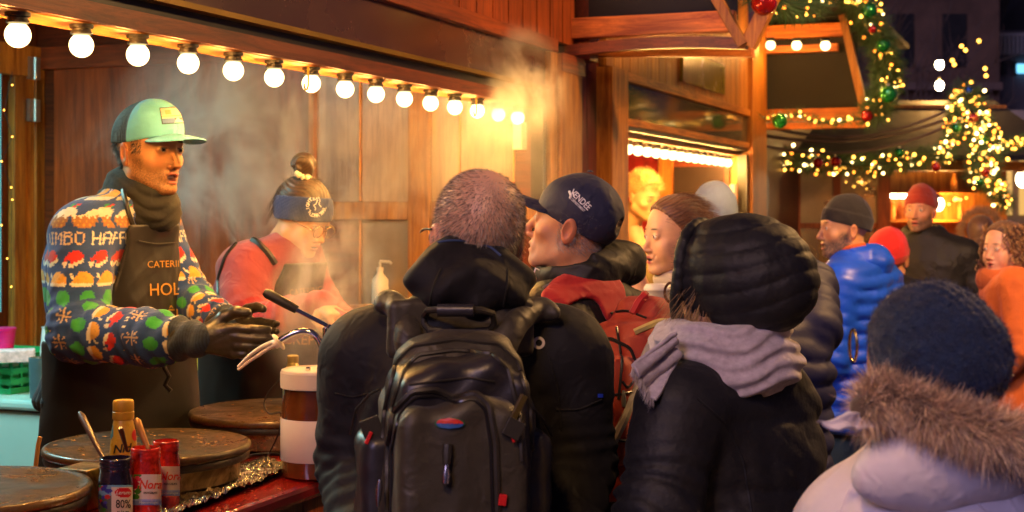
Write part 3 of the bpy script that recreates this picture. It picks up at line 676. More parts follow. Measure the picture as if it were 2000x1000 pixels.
for a in ((1492,5,5.65,.052,'red','large red bauble at the tip of the canopy bracket'),(1697,20,8.3,.05,'green','green bauble near the top of the hanging garland'),(1724,88,8.5,.045,'green','green bauble half way down the hanging garland'),(1735,184,8.7,.055,'green','large green bauble low on the hanging garland'),
          (1694,226,9.0,.04,'red','red bauble at the bottom end of the hanging garland'),(1523,236,9.2,.05,'green','green bauble at the left end of the thin garland'),(1704,57,8.3,.025,'red','tiny red bauble in the upper hanging garland'),
          (1598,318,10.25,.04,'red','red bauble left of its twin in the long roof garland'),(1632,316,10.25,.04,'red','red bauble right of its twin in the long roof garland'),(1828,326,10.25,.035,'red','red bauble near the right end of the long roof garland'),(1757,298,10.25,.035,'green','green bauble on top of the long roof garland'),
          (1901,230,10.0,.035,'red','red bauble high on the garland peak'),(1868,250,10.1,.035,'green','green bauble on the left flank of the garland peak'),(1922,272,10.0,.035,'green','green bauble on the right flank of the garland peak'),(1892,176,10.1,.025,'blue','blue bauble beside the tip of the garland peak'),(1925,336,10.0,.035,'red','red bauble at the foot of the garland cascade'),(1915,355,10.0,.03,'green','green bauble at the foot of the garland cascade')):
    bauble(*a)

# ------------------------------------------------------------------ far buildings and tree
M_far = mat('dark_render', (.05,.045,.05), .9, var=.5, vscale=.6, bump=.3, bscale=3)
B = empty('house', (0,34,0), 0, label='dark tall house with pale balcony railing and blue lit window at upper right', cat='house')
def hx(px): return (px-1000)/F*34
def hz(py): return CAMZ-(py-HY)/F*34
MB().box((hx(1935),0,0),(hx(2250),6,hz(60)), tone=1).build('wall', mat('house_render', (.13,.12,.14), .9, var=.4, vscale=.5), B)
MB().bar((hx(1925),-.2,hz(70)),(hx(1962),-.2,hz(-30)),.3,.3).build('gable_edge', M_far, B)
MB()._add([Vector(p) for p in ((hx(1930),0,hz(62)),(hx(2250),0,hz(62)),(hx(2250),4,hz(-180)),(hx(1975),4,hz(-80)))], ((0,1,2,3),), 1).build('roof', M_dark, B)
rl = MB().box((hx(1938),-.5,hz(74)),(hx(2100),-.4,hz(70)))
for k in range(18): rl.box((hx(1940+k*8),-.5,hz(110)),(hx(1943+k*8),-.4,hz(74)))
rl.build('balcony_railing', mat('pale_paint', (.4,.4,.42), .7, var=.2), B)
for k, px in enumerate((1956,1976,2010)): MB().box((hx(px),-.06,hz(146)),(hx(px+10),.02,hz(122))).build('window', M_black, B)
MB().box((hx(1984),-.12,hz(143)),(hx(2012),.0,hz(126))).build('lit_window', emis('blue_window_glow', (.15,.5,.8), .9), B)
B2 = empty('house', (0,20,0), 0, label='low house with amber lit shop front and pale ledge behind the garland', cat='house')
def h2(px): return (px-1000)/F*20
def z2(py): return CAMZ-(py-HY)/F*20
MB().box((h2(1930),0,0),(h2(2150),3,z2(232)), tone=1).build('wall', mat('ochre_render', (.30,.2,.08), .9, var=.3, vscale=1), B2)
MB().box((h2(1925),-.3,z2(240)),(h2(2150),.0,z2(218))).build('ledge', mat('pale_ledge', (.3,.25,.22), .8), B2)
for k in range(3): MB().box((h2(1945+k*45),-.04,z2(420)),(h2(1975+k*45),0,z2(300))).build('window', emis('amber_window_glow', (1,.55,.15), .35), B2)
B3 = empty('house', (0,30,0), 0, label='large dark brown house hardly visible behind the lanterns', cat='house')
MB().box((4,0,0),(10.2,6,8.5), tone=1).build('wall', mat('brown_render', (.10,.055,.035), .95, var=.6, vscale=.7, bump=.5, bscale=2), B3)
MB().box((4,-.2,4.2),(10.2,0,4.35)).box((4,-.15,6.4),(10.2,0,6.5)).build('ledge', mat('brown_ledge', (.14,.09,.07), .9), B3)
for k in range(5): MB().box((4.6+k*1.1,-.05,4.7),(5.1+k*1.1,.02,5.8)).build('window', M_black, B3)
MB()._add([Vector(p) for p in ((3.7,-.4,8.5),(10.5,-.4,8.5),(10.5,3,11.5),(3.7,3,11.5))], ((0,1,2,3),), 1).build('roof', M_dark, B3)
tr = empty('bare_tree', (6.4,22,0), 0, label='leafless tree with thin branches and a few amber lights behind the lanterns', cat='tree')
tm = MB(); R_ = random.Random(5)
def branch(p, d, L, r, depth):
    pts = [p]; 
    for i in range(5):
        d = (d+Vector((R_.uniform(-.2,.2), R_.uniform(-.2,.2), R_.uniform(-.1,.15)))).normalized(); pts.append(pts[-1]+d*L/5)
    tm.tube(pts, [r*(1-.12*i) for i in range(6)], 6)
    if depth:
        for k in range(4):
            q = pts[R_.randint(2,5)]; branch(q, (d+Vector((R_.uniform(-.9,.9), R_.uniform(-.9,.9), R_.uniform(-.3,.6)))).normalized(), L*.68, r*.5, depth-1)
branch(Vector((0,0,0)), Vector((0,0,1)), 3.0, .11, 4)
tm.build('branches', mat('bark', (.09,.06,.05), .9), tr, smooth=True)
for k, (px, py) in enumerate(((1878,90),(1886,98),(1860,118),(1864,126),(1924,134),(1926,148),(1912,80))):
    key = 'far'; 
    if key not in _icos: _icos[key] = ico(.028); _icos[key].materials.append(M_led)
    o = bpy.data.objects.new('light_bulb', _icos[key]); C.objects.link(o); o.parent = tr; o.location = at(px, py, 21)-Vector((6.4,22,0))
# ================================================================== people
M_skin = mat('skin', rough=.5, vc=True, var=.12, vscale=22, bump=.15, bscale=350, sss=.12, bdist=.0006)
M_hair = mat('hair', rough=.45, vc=True, var=.12, vscale=40, bump=0, sheen=.2)
M_eye = mat('eye', rough=.08, vc=True, var=0, bump=0, coat=1)
def cloth(name, col, rough=.85, sheen=.25, var=.14, bump=.35, bscale=420, vscale=9, **k):
    return mat(name, col, rough, sheen=sheen, var=var, bump=bump, bscale=bscale, vscale=vscale, bdist=.0012, crease=k.pop('crease', (9,.012)), **k)
SK = (.60,.30,.18)
def head_field(o):
    fem = o.get('fem', 0); mo = o.get('mouth', .3); ear = o.get('ear', 1); nose = o.get('nose', 1)
    def f(P):
        Q = P.copy(); Q[:,0] = np.abs(Q[:,0])
        d = ell(P, (0,-.010,.045), (.076,.098,.086))
        d = su(d, ell(P, (0,.022,-.018), (.063,.069,.086)), .03)
        d = su(d, cap(Q, (.050,.0,-.058), (.016,.068,-.093), .016, .015), .03)
        d = su(d, ell(P, (0,.076,-.094), (.020,.015,.015)), .02)
        d = su(d, ell(Q, (.042,.060,-.020), (.019,.018,.016)), .02)
        d = su(d, cap(P, (-.034,.080-.004*fem,.031), (.034,.080-.004*fem,.031), .0095-.002*fem), .016)
        if fem: d = su(d, ell(Q, (.034,.055,-.042), (.026,.026,.026)), .02)
        d = ss(d, ell(Q, (.032,.106,.011), (.018,.018,.013)), .012)
        d = su(d, ell(Q, (.031,.0795,.011), (.0155,.0125,.0125)), .004)
        d = ss(d, ell(Q, (.031,.098,.0100), (.0135,.018,.0056-.0012*fem)), .002)
        d = su(d, cap(P, (0,.086,.020), (0,.107*nose-.004*fem,-.022), .0065, .0095-.002*fem), .012)
        d = su(d, ell(P, (0,.108*nose,-.029), (.0105,.011,.0095)), .006)
        d = su(d, ell(Q, (.0125,.097,-.034), (.007,.010,.007)), .006)
        d = ss(d, ell(Q, (.006,.103,-.041), (.004,.006,.004)), .002)
        d = su(d, ell(P, (0,.080,-.060), (.027,.015,.022)), .014)
        g = .003+.007*mo
        d = su(d, ell(P, (0,.0925,-.056+g*.2), (.022+(.005 if o.get('smile') else 0),.0075,.0055)), .004)
        d = su(d, ell(P, (0,.090,-.066-g), (.018,.0085,.006)), .004)
        d = ss(d, ell(P, (0,.096,-.061-g*.4), (.019,.014,.0015+g*.8)), .002)
        if o.get('smile'): d = ss(d, cap(Q, (.024,.088,-.056), (.030,.078,-.044), .002), .006)
        if ear:
            R = rot(0, .12, -.35); c = V3((.079,-.010,-.004))
            e = ell(Q, c, (.0085,.0185,.032), R); e = ss(e, ell(Q, c+V3((.008,.004,.002)), (.006,.011,.021), R), .003)
            e = su(e, ell(Q, c+V3((-.004,.004,-.022)), (.006,.009,.010), R), .006); d = su(d, e, .006)
        d = su(d, cap(P, (0,-.022,-.055), (0,-.055,-o.get('neck', .19)), .054, .060), .028)
        if o.get('crease'): d = d+.0008*wr(P, 55, 3, 4)
        return d
    return f
def head_color(o):
    sk = V3(o.get('skin', SK))*V3((1,1.06,.92)); lip = V3(o.get('lip', (.50,.14,.11))); br = V3(o.get('brow', (.05,.025,.012))); st_ = o.get('stubble', 0); hc = V3(o.get('hairc', (.1,.07,.05)))
    g = .003+.007*o.get('mouth', .3)
    def f(V):
        n = len(V); Q = V.copy(); Q[:,0] = np.abs(Q[:,0]); c = np.repeat(sk[None], n, 0)
        def mix(w, col): 
            w = np.clip(w, 0, 1)[:,None]; c[:] = c*(1-w)+V3(col)*w
        red = np.exp(-(np.linalg.norm((Q-V3((.040,.075,-.022)))/V3((.02,.03,.018)), axis=1)**2))
        mix(red*.28, (sk[0]*1.0, sk[1]*.62, sk[2]*.6))
        nz = np.exp(-(np.linalg.norm((Q-V3((0,.11,-.03)))/V3((.016,.016,.014)), axis=1)**2)); mix(nz*.35, (sk[0], sk[1]*.6, sk[2]*.55))
        er = (Q[:,0] > .078); mix(er*.4, (sk[0], sk[1]*.6, sk[2]*.55))
        if st_:
            rs = np.random.RandomState(2).rand(n)
            w = np.clip((-.025-V[:,2]+.25*np.clip(V[:,1]-.02, -.05, .03)*-1)/.02, 0, 1)*np.clip((V[:,1]+.005)/.02, 0, 1)*np.clip((V[:,2]+.125)/.02, 0, 1)
            side = np.clip((.055-V[:,1])/.02, 0, 1)*np.clip((V[:,1]-.0)/.012, 0, 1)*np.clip((-V[:,2]+.0)/.02, 0, 1)
            mix(np.maximum(w, side)*st_*(.45+.75*rs), hc)
        bw = 1-np.linalg.norm((Q-V3((.031,.090,.0335-0)))/V3((.021,.016,.0042)), axis=1); mix(bw*2.5*o.get('browk', .9), br)
        ey = 1-np.linalg.norm((Q-V3((.031,.092,.0145)))/V3((.015,.02,.0022)), axis=1); mix(ey*3, (.03,.015,.01))
        up = 1-np.linalg.norm((V-V3((0,.098,-.0555+g*.2)))/V3((.023,.014,.0058)), axis=1); mix(up*3, lip)
        lo = 1-np.linalg.norm((V-V3((0,.097,-.0665-g)))/V3((.019,.014,.0062)), axis=1); mix(lo*3, lip)
        inn = 1-np.linalg.norm((V-V3((0,.088,-.061-g*.4)))/V3((.018,.0085,.002+g*.8)), axis=1)
        mix((inn > .05)*(V[:,1] < .0935)*1.0, (.10,.02,.015))
        return c
    return f
class Person:
    def __init__(s, X, Y, fx, fy, H, z0=0, label='', group=None):
        s.root = empty('person', (X,Y,z0), math.atan2(-fx, fy), label=label, cat='person', group=group)
        s.M = Matrix.Translation((X,Y,z0)) @ Matrix.Rotation(math.atan2(-fx, fy), 4, 'Z'); s.I = s.M.inverted(); s.k = H/1.75; s.z0 = z0; s.H = H
    def L(s, px, py, Y): return V3(s.I @ at(px, py, Y))
    def head(s, O, fx, fy, pitch=0, roll=0, h=.0026, k=1.0, eyes=True, **o):
        """O local head centre, (fx,fy) facing in the world, pitch up / roll (radians)"""
        v = s.M.to_3x3().inverted() @ Vector((fx, fy, 0)); yw = math.atan2(-v.x, v.y)
        s.hR = Matrix.Rotation(yw, 3, 'Z') @ Matrix.Rotation(pitch, 3, 'X') @ Matrix.Rotation(roll, 3, 'Y'); s.hO = Vector([float(x) for x in O]); s.hk = k
        s.ho = o; R = np.array(s.hR, np.float32); f = head_field(o)
        V, Fc = sdf_arrays(f, (-.10,-.125,-.20), (.10,.135,.14), h); col = head_color(o)(V); V = relax(V, Fc, 1, .4)
        s.headVF = (V, Fc)
        s.parts_skin = [(V*k @ R.T+V3(O), Fc, col)]
        s.headM = Matrix.Translation(s.hO) @ s.hR.to_4x4() @ Matrix.Scale(k, 4)
        if eyes:
            for sx in (-1, 1):
                cen = V3((sx*.031,.0800,.0100)); r = .0118
                u = np.linspace(0, PI, 12); w = np.linspace(0, 2*PI, 17)[:-1]
                VV = np.array([(math.sin(a)*math.cos(b), math.cos(a), math.sin(a)*math.sin(b)) for a in u for b in w], np.float32)
                gx, gz = o.get('gaze', (0,0)); dirn = V3((gx, 1, gz)); dirn /= np.linalg.norm(dirn); t = VV @ dirn
                cc = np.where((t > .97)[:,None], V3((.004,.003,.003)), np.where((t > .88)[:,None], V3(o.get('iris', (.07,.035,.015))), V3((.62,.55,.48))))
                FF = [(i*16+j, (i+1)*16+j, (i+1)*16+(j+1)%16, i*16+(j+1)%16) for i in range(11) for j in range(16)]
                P_ = (VV*r+cen)*k @ R.T+V3(O); link_mesh('eye', np_mesh('eye', P_, FF, cc), M_eye, s.root)
            if o.get('mouth', 0) > .5:
                T_ = V3([(x, .088-abs(x)*.25, z) for z in (-.0595,-.065) for x in np.linspace(-.012,.012,7)])
                FF = [(i, i+1, i+8, i+7) for i in range(6)]
                link_mesh('teeth', np_mesh('teeth', (T_*k) @ R.T+V3(O), FF, [(.75,.70,.58)]*14), M_eye, s.root)
        return s
    def hp(s, p): return V3(s.headM @ Vector(p))
    def add_skin(s, f, lo, hi, h=.004, col=None):
        V, Fc = sdf_arrays(f, lo, hi, h); c = np.repeat(V3(col if col is not None else s.ho.get('skin', SK))[None], len(V), 0); s.parts_skin.append((relax(V, Fc, 1, .4), Fc, c))
    def skin_done(s):
        V = []; Fc = []; c = []; b = 0
        for v, f, q in s.parts_skin: V.append(v); Fc.append(f+b); c.append(q); b += len(v)
        s.body = link_mesh('body', np_mesh('body', np.concatenate(V), np.concatenate(Fc), np.concatenate(c)), M_skin, s.root); return s.body
    def hat_obj(s, name, f, lo, hi, h, m, colf=None, it=1):
        """field in head space"""
        V, Fc = sdf_arrays(f, lo, hi, h); 
        if it: V = relax(V, Fc, it)
        c = colf(V) if colf else None; R = np.array(s.hR, np.float32)
        return link_mesh(name, np_mesh(name, V*s.hk @ R.T+V3(s.hO), Fc, c), m, s.root)
    def hstrands(s, name, P, N, L, w, cols, bend=None, **k):
        R = np.array(s.hR, np.float32); P = np.asarray(P)*s.hk @ R.T+V3(s.hO); N = np.asarray(N) @ R.T
        if bend is not None: bend = np.asarray(bend) @ R.T
        return strands(name, P, N, np.asarray(L)*s.hk, w, cols, M_hair, s.root, bend=bend, **k)
def hand_field(wr_, fwd, pal, side, curl=(.3,.35,.4,.5), thumb=.4, k=1.0, spread=.12, fat=1.0):
    """wrist point, finger direction, palm normal (towards what it holds), side=+1 when the thumb is on fwd x pal side"""
    w = Vector([float(x) for x in wr_]); f = Vector(fwd).normalized(); p = Vector(pal); p = (p-f*p.dot(f)).normalized(); t = f.cross(p)*side
    segs = []
    def pt(a, b, c): return w+(f*a+t*b+p*c)*k
    palm = [(pt(.0,.010,0), pt(.085,.032,0), .019*k, .0115*k), (pt(0,.0,0), pt(.09,.010,-.002), .019*k, .012*k), (pt(0,-.008,0), pt(.087,-.012,0), .018*k, .012*k), (pt(0,-.012,0), pt(.080,-.032,.003), .017*k, .0105*k)]
    fin = []
    for i, (b0, L, r) in enumerate(((.032,.074,.0092),(.010,.082,.0095),(-.012,.076,.009),(-.032,.060,.008))):
        b0 = b0*(1-.35*(fat-1)); a = pt((.085,.092,.088,.079)[i], b0, 0); c = curl[i]; ang = spread*(1.5-i)*.5; d = (f*math.cos(ang)+t*math.sin(ang)).normalized(); pts = [a]; th = 0
        for q, fr_ in enumerate((.45,.32,.23)):
            th += c*(.8,1.1,.8)[q]; dd = d*math.cos(th)+p*math.sin(th); pts.append(pts[-1]+dd*L*fr_*k)
        r = r*fat; fin.append((pts, [r*k*1.05, r*k, r*k*.92, r*k*.78]))
    a = pt(.022,.022,.006); d = (f*.62+t*.75+p*.25*(1+thumb)).normalized(); pts = [a, a+d*.042*k]; d2 = (f*.85+t*(.45-.5*thumb)+p*.35*thumb).normalized(); pts += [pts[-1]+d2*.032*k, pts[-1]+d2*.032*k+(f*.9+p*.45*thumb-t*.2*thumb).normalized()*.026*k]
    th_ = (pts, [.0155*k*fat, .0125*k*fat, .0108*k*fat, .0088*k*fat])
    def fn(P):
        dd = None
        for a_, b_, ra, rb in palm:
            c = cap(P, a_, b_, ra, rb); dd = c if dd is None else su(dd, c, .014*k)
        for pts_, rs in fin: dd = su(dd, chain(P, pts_, rs, .003*k), .0035*k)
        dd = su(dd, chain(P, th_[0], th_[1], .004*k), .008*k); return dd
    return fn
def bounds(pts, m):
    A = np.array([[float(x) for x in p] for p in pts]); return A.min(0)-m, A.max(0)+m
def torso(P, k, z, sw, dep, lean, wz=None, n=2.3, k2=.03):
    pass
def jacket_field(A):
    """A: dict - spine [(x,y,z)...] hem..neck ; rx, ry per spine point ; arms [[pts],[radii]] ; quilt spacing ; wr amount"""
    sp = np.array([[float(x) for x in p] for p in A['spine']]); zs = sp[:,2]
    rx = np.array(A['rx']); ry = np.array(A['ry']); q = A.get('quilt', 0); wa = A.get('wr', .006); sd = A.get('seed', 1); wf = A.get('wf', 16)
    zf = np.linspace(zs[0], zs[-1], 40)
    def sm(a): 
        v = np.interp(zf, zs, a); 
        for _ in range(3): v[1:-1] = (v[:-2]+v[1:-1]*2+v[2:])/4
        return v
    RX, RY, CX, CY = sm(rx), sm(ry), sm(sp[:,0]), sm(sp[:,1]); nn = A.get('n', 2.5)
    def f(P):
        d = loft(P, zf, RX, RY, CX, CY, nn, A.get('cap', .035))
        t = P[:,2]+.012*np.sin(P[:,0]*9+sd)
        qd = 0
        if q: qd = (np.abs(np.sin(PI*t/q))**.55-.6)*A.get('qa', .014)
        W_ = pad if A.get('pad') else wr
        wv = W_(P, wf, sd, 5, aniso=A.get('an', (1,1,.8)))*wa+W_(P, wf*2.7, sd+40, 4, aniso=(1,1,1.25))*wa*.38
        d = d-qd-wv
        for (pts, rs) in A['arms']:
            da = None; L0 = 0
            for i in range(len(pts)-1):
                c = cap(P, pts[i], pts[i+1], rs[i], rs[i+1])
                a_, b_ = V3(pts[i]), V3(pts[i+1]); dv = b_-a_; ln = float(np.linalg.norm(dv)); tt = (P-a_) @ dv/ln
                if q: c = c-(np.abs(np.sin(PI*(tt+L0)/(q*.92)))**.55-.6)*A.get('qa', .014)*.9
                else: c = c-W_(P, wf*1.4, sd+5+i, 4, aniso=(1,1,1))*wa*.9
                for je in ((ln,) if i < len(pts)-2 else (ln-.05,))+((0,) if i else ()):
                    c = c-.55*wa*np.sin(tt*165+3*np.sin(P[:,2]*23+P[:,1]*17)+sd)*np.exp(-((tt-je)/.075)**2)
                L0 += ln; da = c if da is None else su(da, c, .02)
            d = su(d, da, A.get('ak', .022))
        for g in A.get('extra', ()): d = g(P, d)
        return d
    lo = sp.min(0)-.05; hi = sp.max(0)+.05; lo[:2] -= rx.max(); hi[:2] += rx.max()
    for pts, rs in A['arms']:
        a, b = bounds(pts, max(rs)+.03); lo = np.minimum(lo, a); hi = np.maximum(hi, b)
    for g in A.get('ext_bounds', ()): lo = np.minimum(lo, g[0]); hi = np.maximum(hi, g[1])
    return f, lo, hi
def trap(pr, neck, a, b, r0=.075, r1=.08, k=.05):
    n = V3(neck); a = V3(a); b = V3(b)
    def g(P, d):
        for q in (a, b): d = su(d, cap(P, n+V3((0,0,-.035)), n*.25+q*.75+V3((0,0,-.005)), r0, r1), k)
        return d
    return g
def legs(pr, hip, m, spread=.10, z_top=None, step=.0, shoe=None, rad=.085, hh=.014, name='trousers'):
    """hip local centre (x,y,z)"""
    hx, hy, hz_ = [float(v) for v in hip]; zt = z_top or hz_
    def f(P):
        d = ell(P, (hx,hy,hz_-.02), (.165,.115,.14))
        for s_ in (-1, 1):
            d = su(d, chain(P, [(hx+s_*spread*.9,hy,hz_-.08),(hx+s_*spread,hy+.02+step*s_,hz_*.52),(hx+s_*spread,hy-.01+step*1.5*s_,.07)], [rad*1.12,rad*.80,rad*.62], .03), .03)
        return d-wr(P, 20, 4, 4)*.004
    o = sdf_obj(name, f, (hx-.32,hy-.3,.02), (hx+.32,hy+.3,zt+.12), hh, m, pr.root)
    for s_ in (-1, 1):
        g = lambda P, s_=s_: su(ell(P, (hx+s_*spread,hy+.05+step*1.5*s_,.045), (.048,.135,.05)), cap(P, (hx+s_*spread,hy-.03+step*1.5*s_,.05), (hx+s_*spread,hy-.03+step*1.5*s_,.10), .05, .045), .03)
        sdf_obj('shoe', g, (hx-.2,hy-.25,-.01), (hx+.2,hy+.35,.16), .012, shoe or M_shoe, pr.root)
    return o
M_shoe = mat('dark_leather', (.02,.015,.012), .4)
M_jeans = cloth('blue_denim', hexc('#2a4262')); M_dktr = cloth('dark_trousers', (.018,.018,.022))
M_blk = cloth('black_softshell', (.009,.0085,.009), .72, .05, bscale=600, bump=.3, spec=.28)
M_blk2 = cloth('black_shell', (.012,.011,.008), .58, .05, bscale=260, bump=.3, spec=.35)
M_puff = mat('black_puffer', (.009,.009,.011), .62, var=.25, vscale=14, bump=.55, bscale=60, sheen=.03, spec=.35, bdist=.004, crease=(8,.006))
def inner_body(pr, sp, arms, hands=()):
    """neck, chest and arms hidden inside the clothes, one surface with the head mesh object"""
    def f(P):
        d = chain(P, sp, [.07,.07,.06,.045][:len(sp)], .03)
        for pts, rs in arms: d = su(d, chain(P, pts, [r*.55 for r in rs], .02), .03)
        return d
    A = [p for p in sp]+[p for a in arms for p in a[0]]; lo, hi = bounds(A, .16); pr.add_skin(f, lo, hi, .016)
def beanie_f(top=.150, low=.018, back=-.02, r=1.0, slouch=0, rib=0, ribn=70, tilt=.25, thick=.007):
    def f(P):
        d = ell(P, (0,-.012-slouch*.3,.047+slouch*.15), (.082*r,.105*r+slouch*.3,(top-.047)))
        cut = low-(P[:,2]-(P[:,1])*tilt)
        d = si(d, cut, .006)
        if slouch: d = su(d, si(ell(P, (0,-.075,.06), (.075*r,.06+slouch*.6,.075)), cut, .01), .03)
        band = low+.052-(P[:,2]-(P[:,1])*tilt)
        d = d-np.where(band > 0, thick*.6, 0)*np.clip(band/.004, 0, 1)
        if rib:
            a = np.arctan2(P[:,1]+.012, P[:,0]); d = d+rib*np.abs(np.sin(a*ribn/2))
        return d-wr(P, 30, 8, 4)*.0022
    return f
# ------------------------------------------------------------------ knitted pattern
KP = {'.': None, 'W': (.72,.68,.60), 'B': (.34,.15,.05), 'G': (.03,.34,.07), 'R': (.62,.02,.02), 'Y': (.72,.36,.05), 'O': (.55,.28,.05), 'T': (.60,.42,.28)}
MOT = {'pud': ["....GG.RR....", ".....GRRG....", "....WWWWW....", "..WWWWWWWWW..", ".WWWWWWWWWWW.", ".WWWWWWWWWWW.", "WWBWWWBWWWBWW", "BWBBWBBBWBBWB", "BBBBBBBBBBBBB", "BOBBOBBOBBOBB", ".BBBBBBBBBBB.", ".BBOBBOBBOBB.", "...BBBBBBB..."],
 'hat': ["......RRRR...", "....RRRRRRR..", "...RRRRRRRRR.", "..RRRRRRRRRR.", ".RRRRRRRRRRW.", ".RR..RRRRWWW.", "WWW..RRWWWW..", "WWW.WWWWW....", ".W..WWW......"],
 'bird': [".....YYYY....", "W...YYYYYYY..", "WW.YYYYOYYYY.", ".WYYYYYYOYYYY", "..YYOYYYYYYYY", ".YYYYYYYYYYYY", "WWWWWWWWWWWWW", ".WWWWWWWWWWW."],
 'spr': ["...GGGGG.....", "..GGGGGGG....", ".GGGGGGGGG...", ".GGGGGGGGG...", ".GGGGGGGGG...", ".GGGGGGGGG...", "..GGGGGGG....", "...GGGGG....."],
 'flk': ["....T........", ".T..T..T.....", "..T.T.T......", "....T........", "TTTTTTTTT....", "....T........", "..T.T.T......", ".T..T..T.....", "....T........"],
 'tree': [".....Y.......", ".....G.......", "....GGG......", "...GGWGG.....", "....GGG......", "...GGGGG.....", "..GRGGGWG....", "...GGGGG.....", "..GGGWGGG....", ".GGGGGGGGG...", ".....B.......", ".....B......."]}
F5 = {'A': ["01110","10001","10001","11111","10001","10001","10001"], 'B': ["11110","10001","11110","10001","10001","10001","11110"], 'C': ["01111","10000","10000","10000","10000","10000","01111"], 'H': ["10001","10001","10001","11111","10001","10001","10001"],
 'I': ["111","010","010","010","010","010","111"], 'M': ["10001","11011","10101","10101","10001","10001","10001"], 'O': ["01110","10001","10001","10001","10001","10001","01110"], 'P': ["11110","10001","10001","11110","10000","10000","10000"],
 'Y': ["10001","10001","01010","00100","00100","00100","00100"], ' ': ["00"]*7}
def knit_map():
    rows = []; Wd = 60; base = (.010,.050,.24)
    def band(h): return np.tile(np.array(base, np.float32), (h, Wd, 1))
    order = ['pud','text','hat','bird','spr','flk','tree','bird']
    for bi, kd in enumerate(order):
        if kd == 'text':
            b = band(10); x = 1
            for ch in 'IMBO HAPPY C':
                g = F5[ch]
                for j in range(7):
                    for i, c in enumerate(g[j]):
                        if c == '1' and x+i < Wd: b[j+1, x+i] = KP['W'] if ch in 'HAPY' else KP['T']
                x += len(g[0])+1
        else:
            m = MOT[kd]; b = band(len(m)+2)
            for k in range(4):
                for j, r in enumerate(m):
                    for i, c in enumerate(r):
                        if KP.get(c) is not None: b[j+1, (k*15+i+(bi*5))%Wd] = KP[c]
        rows.append(b)
    return np.concatenate(rows)
KM = knit_map()
ST = .0048
def knit(u, v, off=0):
    i = (np.floor(-v/ST).astype(int)) % KM.shape[0]; j = (np.floor(u/ST)+off).astype(int) % KM.shape[1]; return KM[i, j]

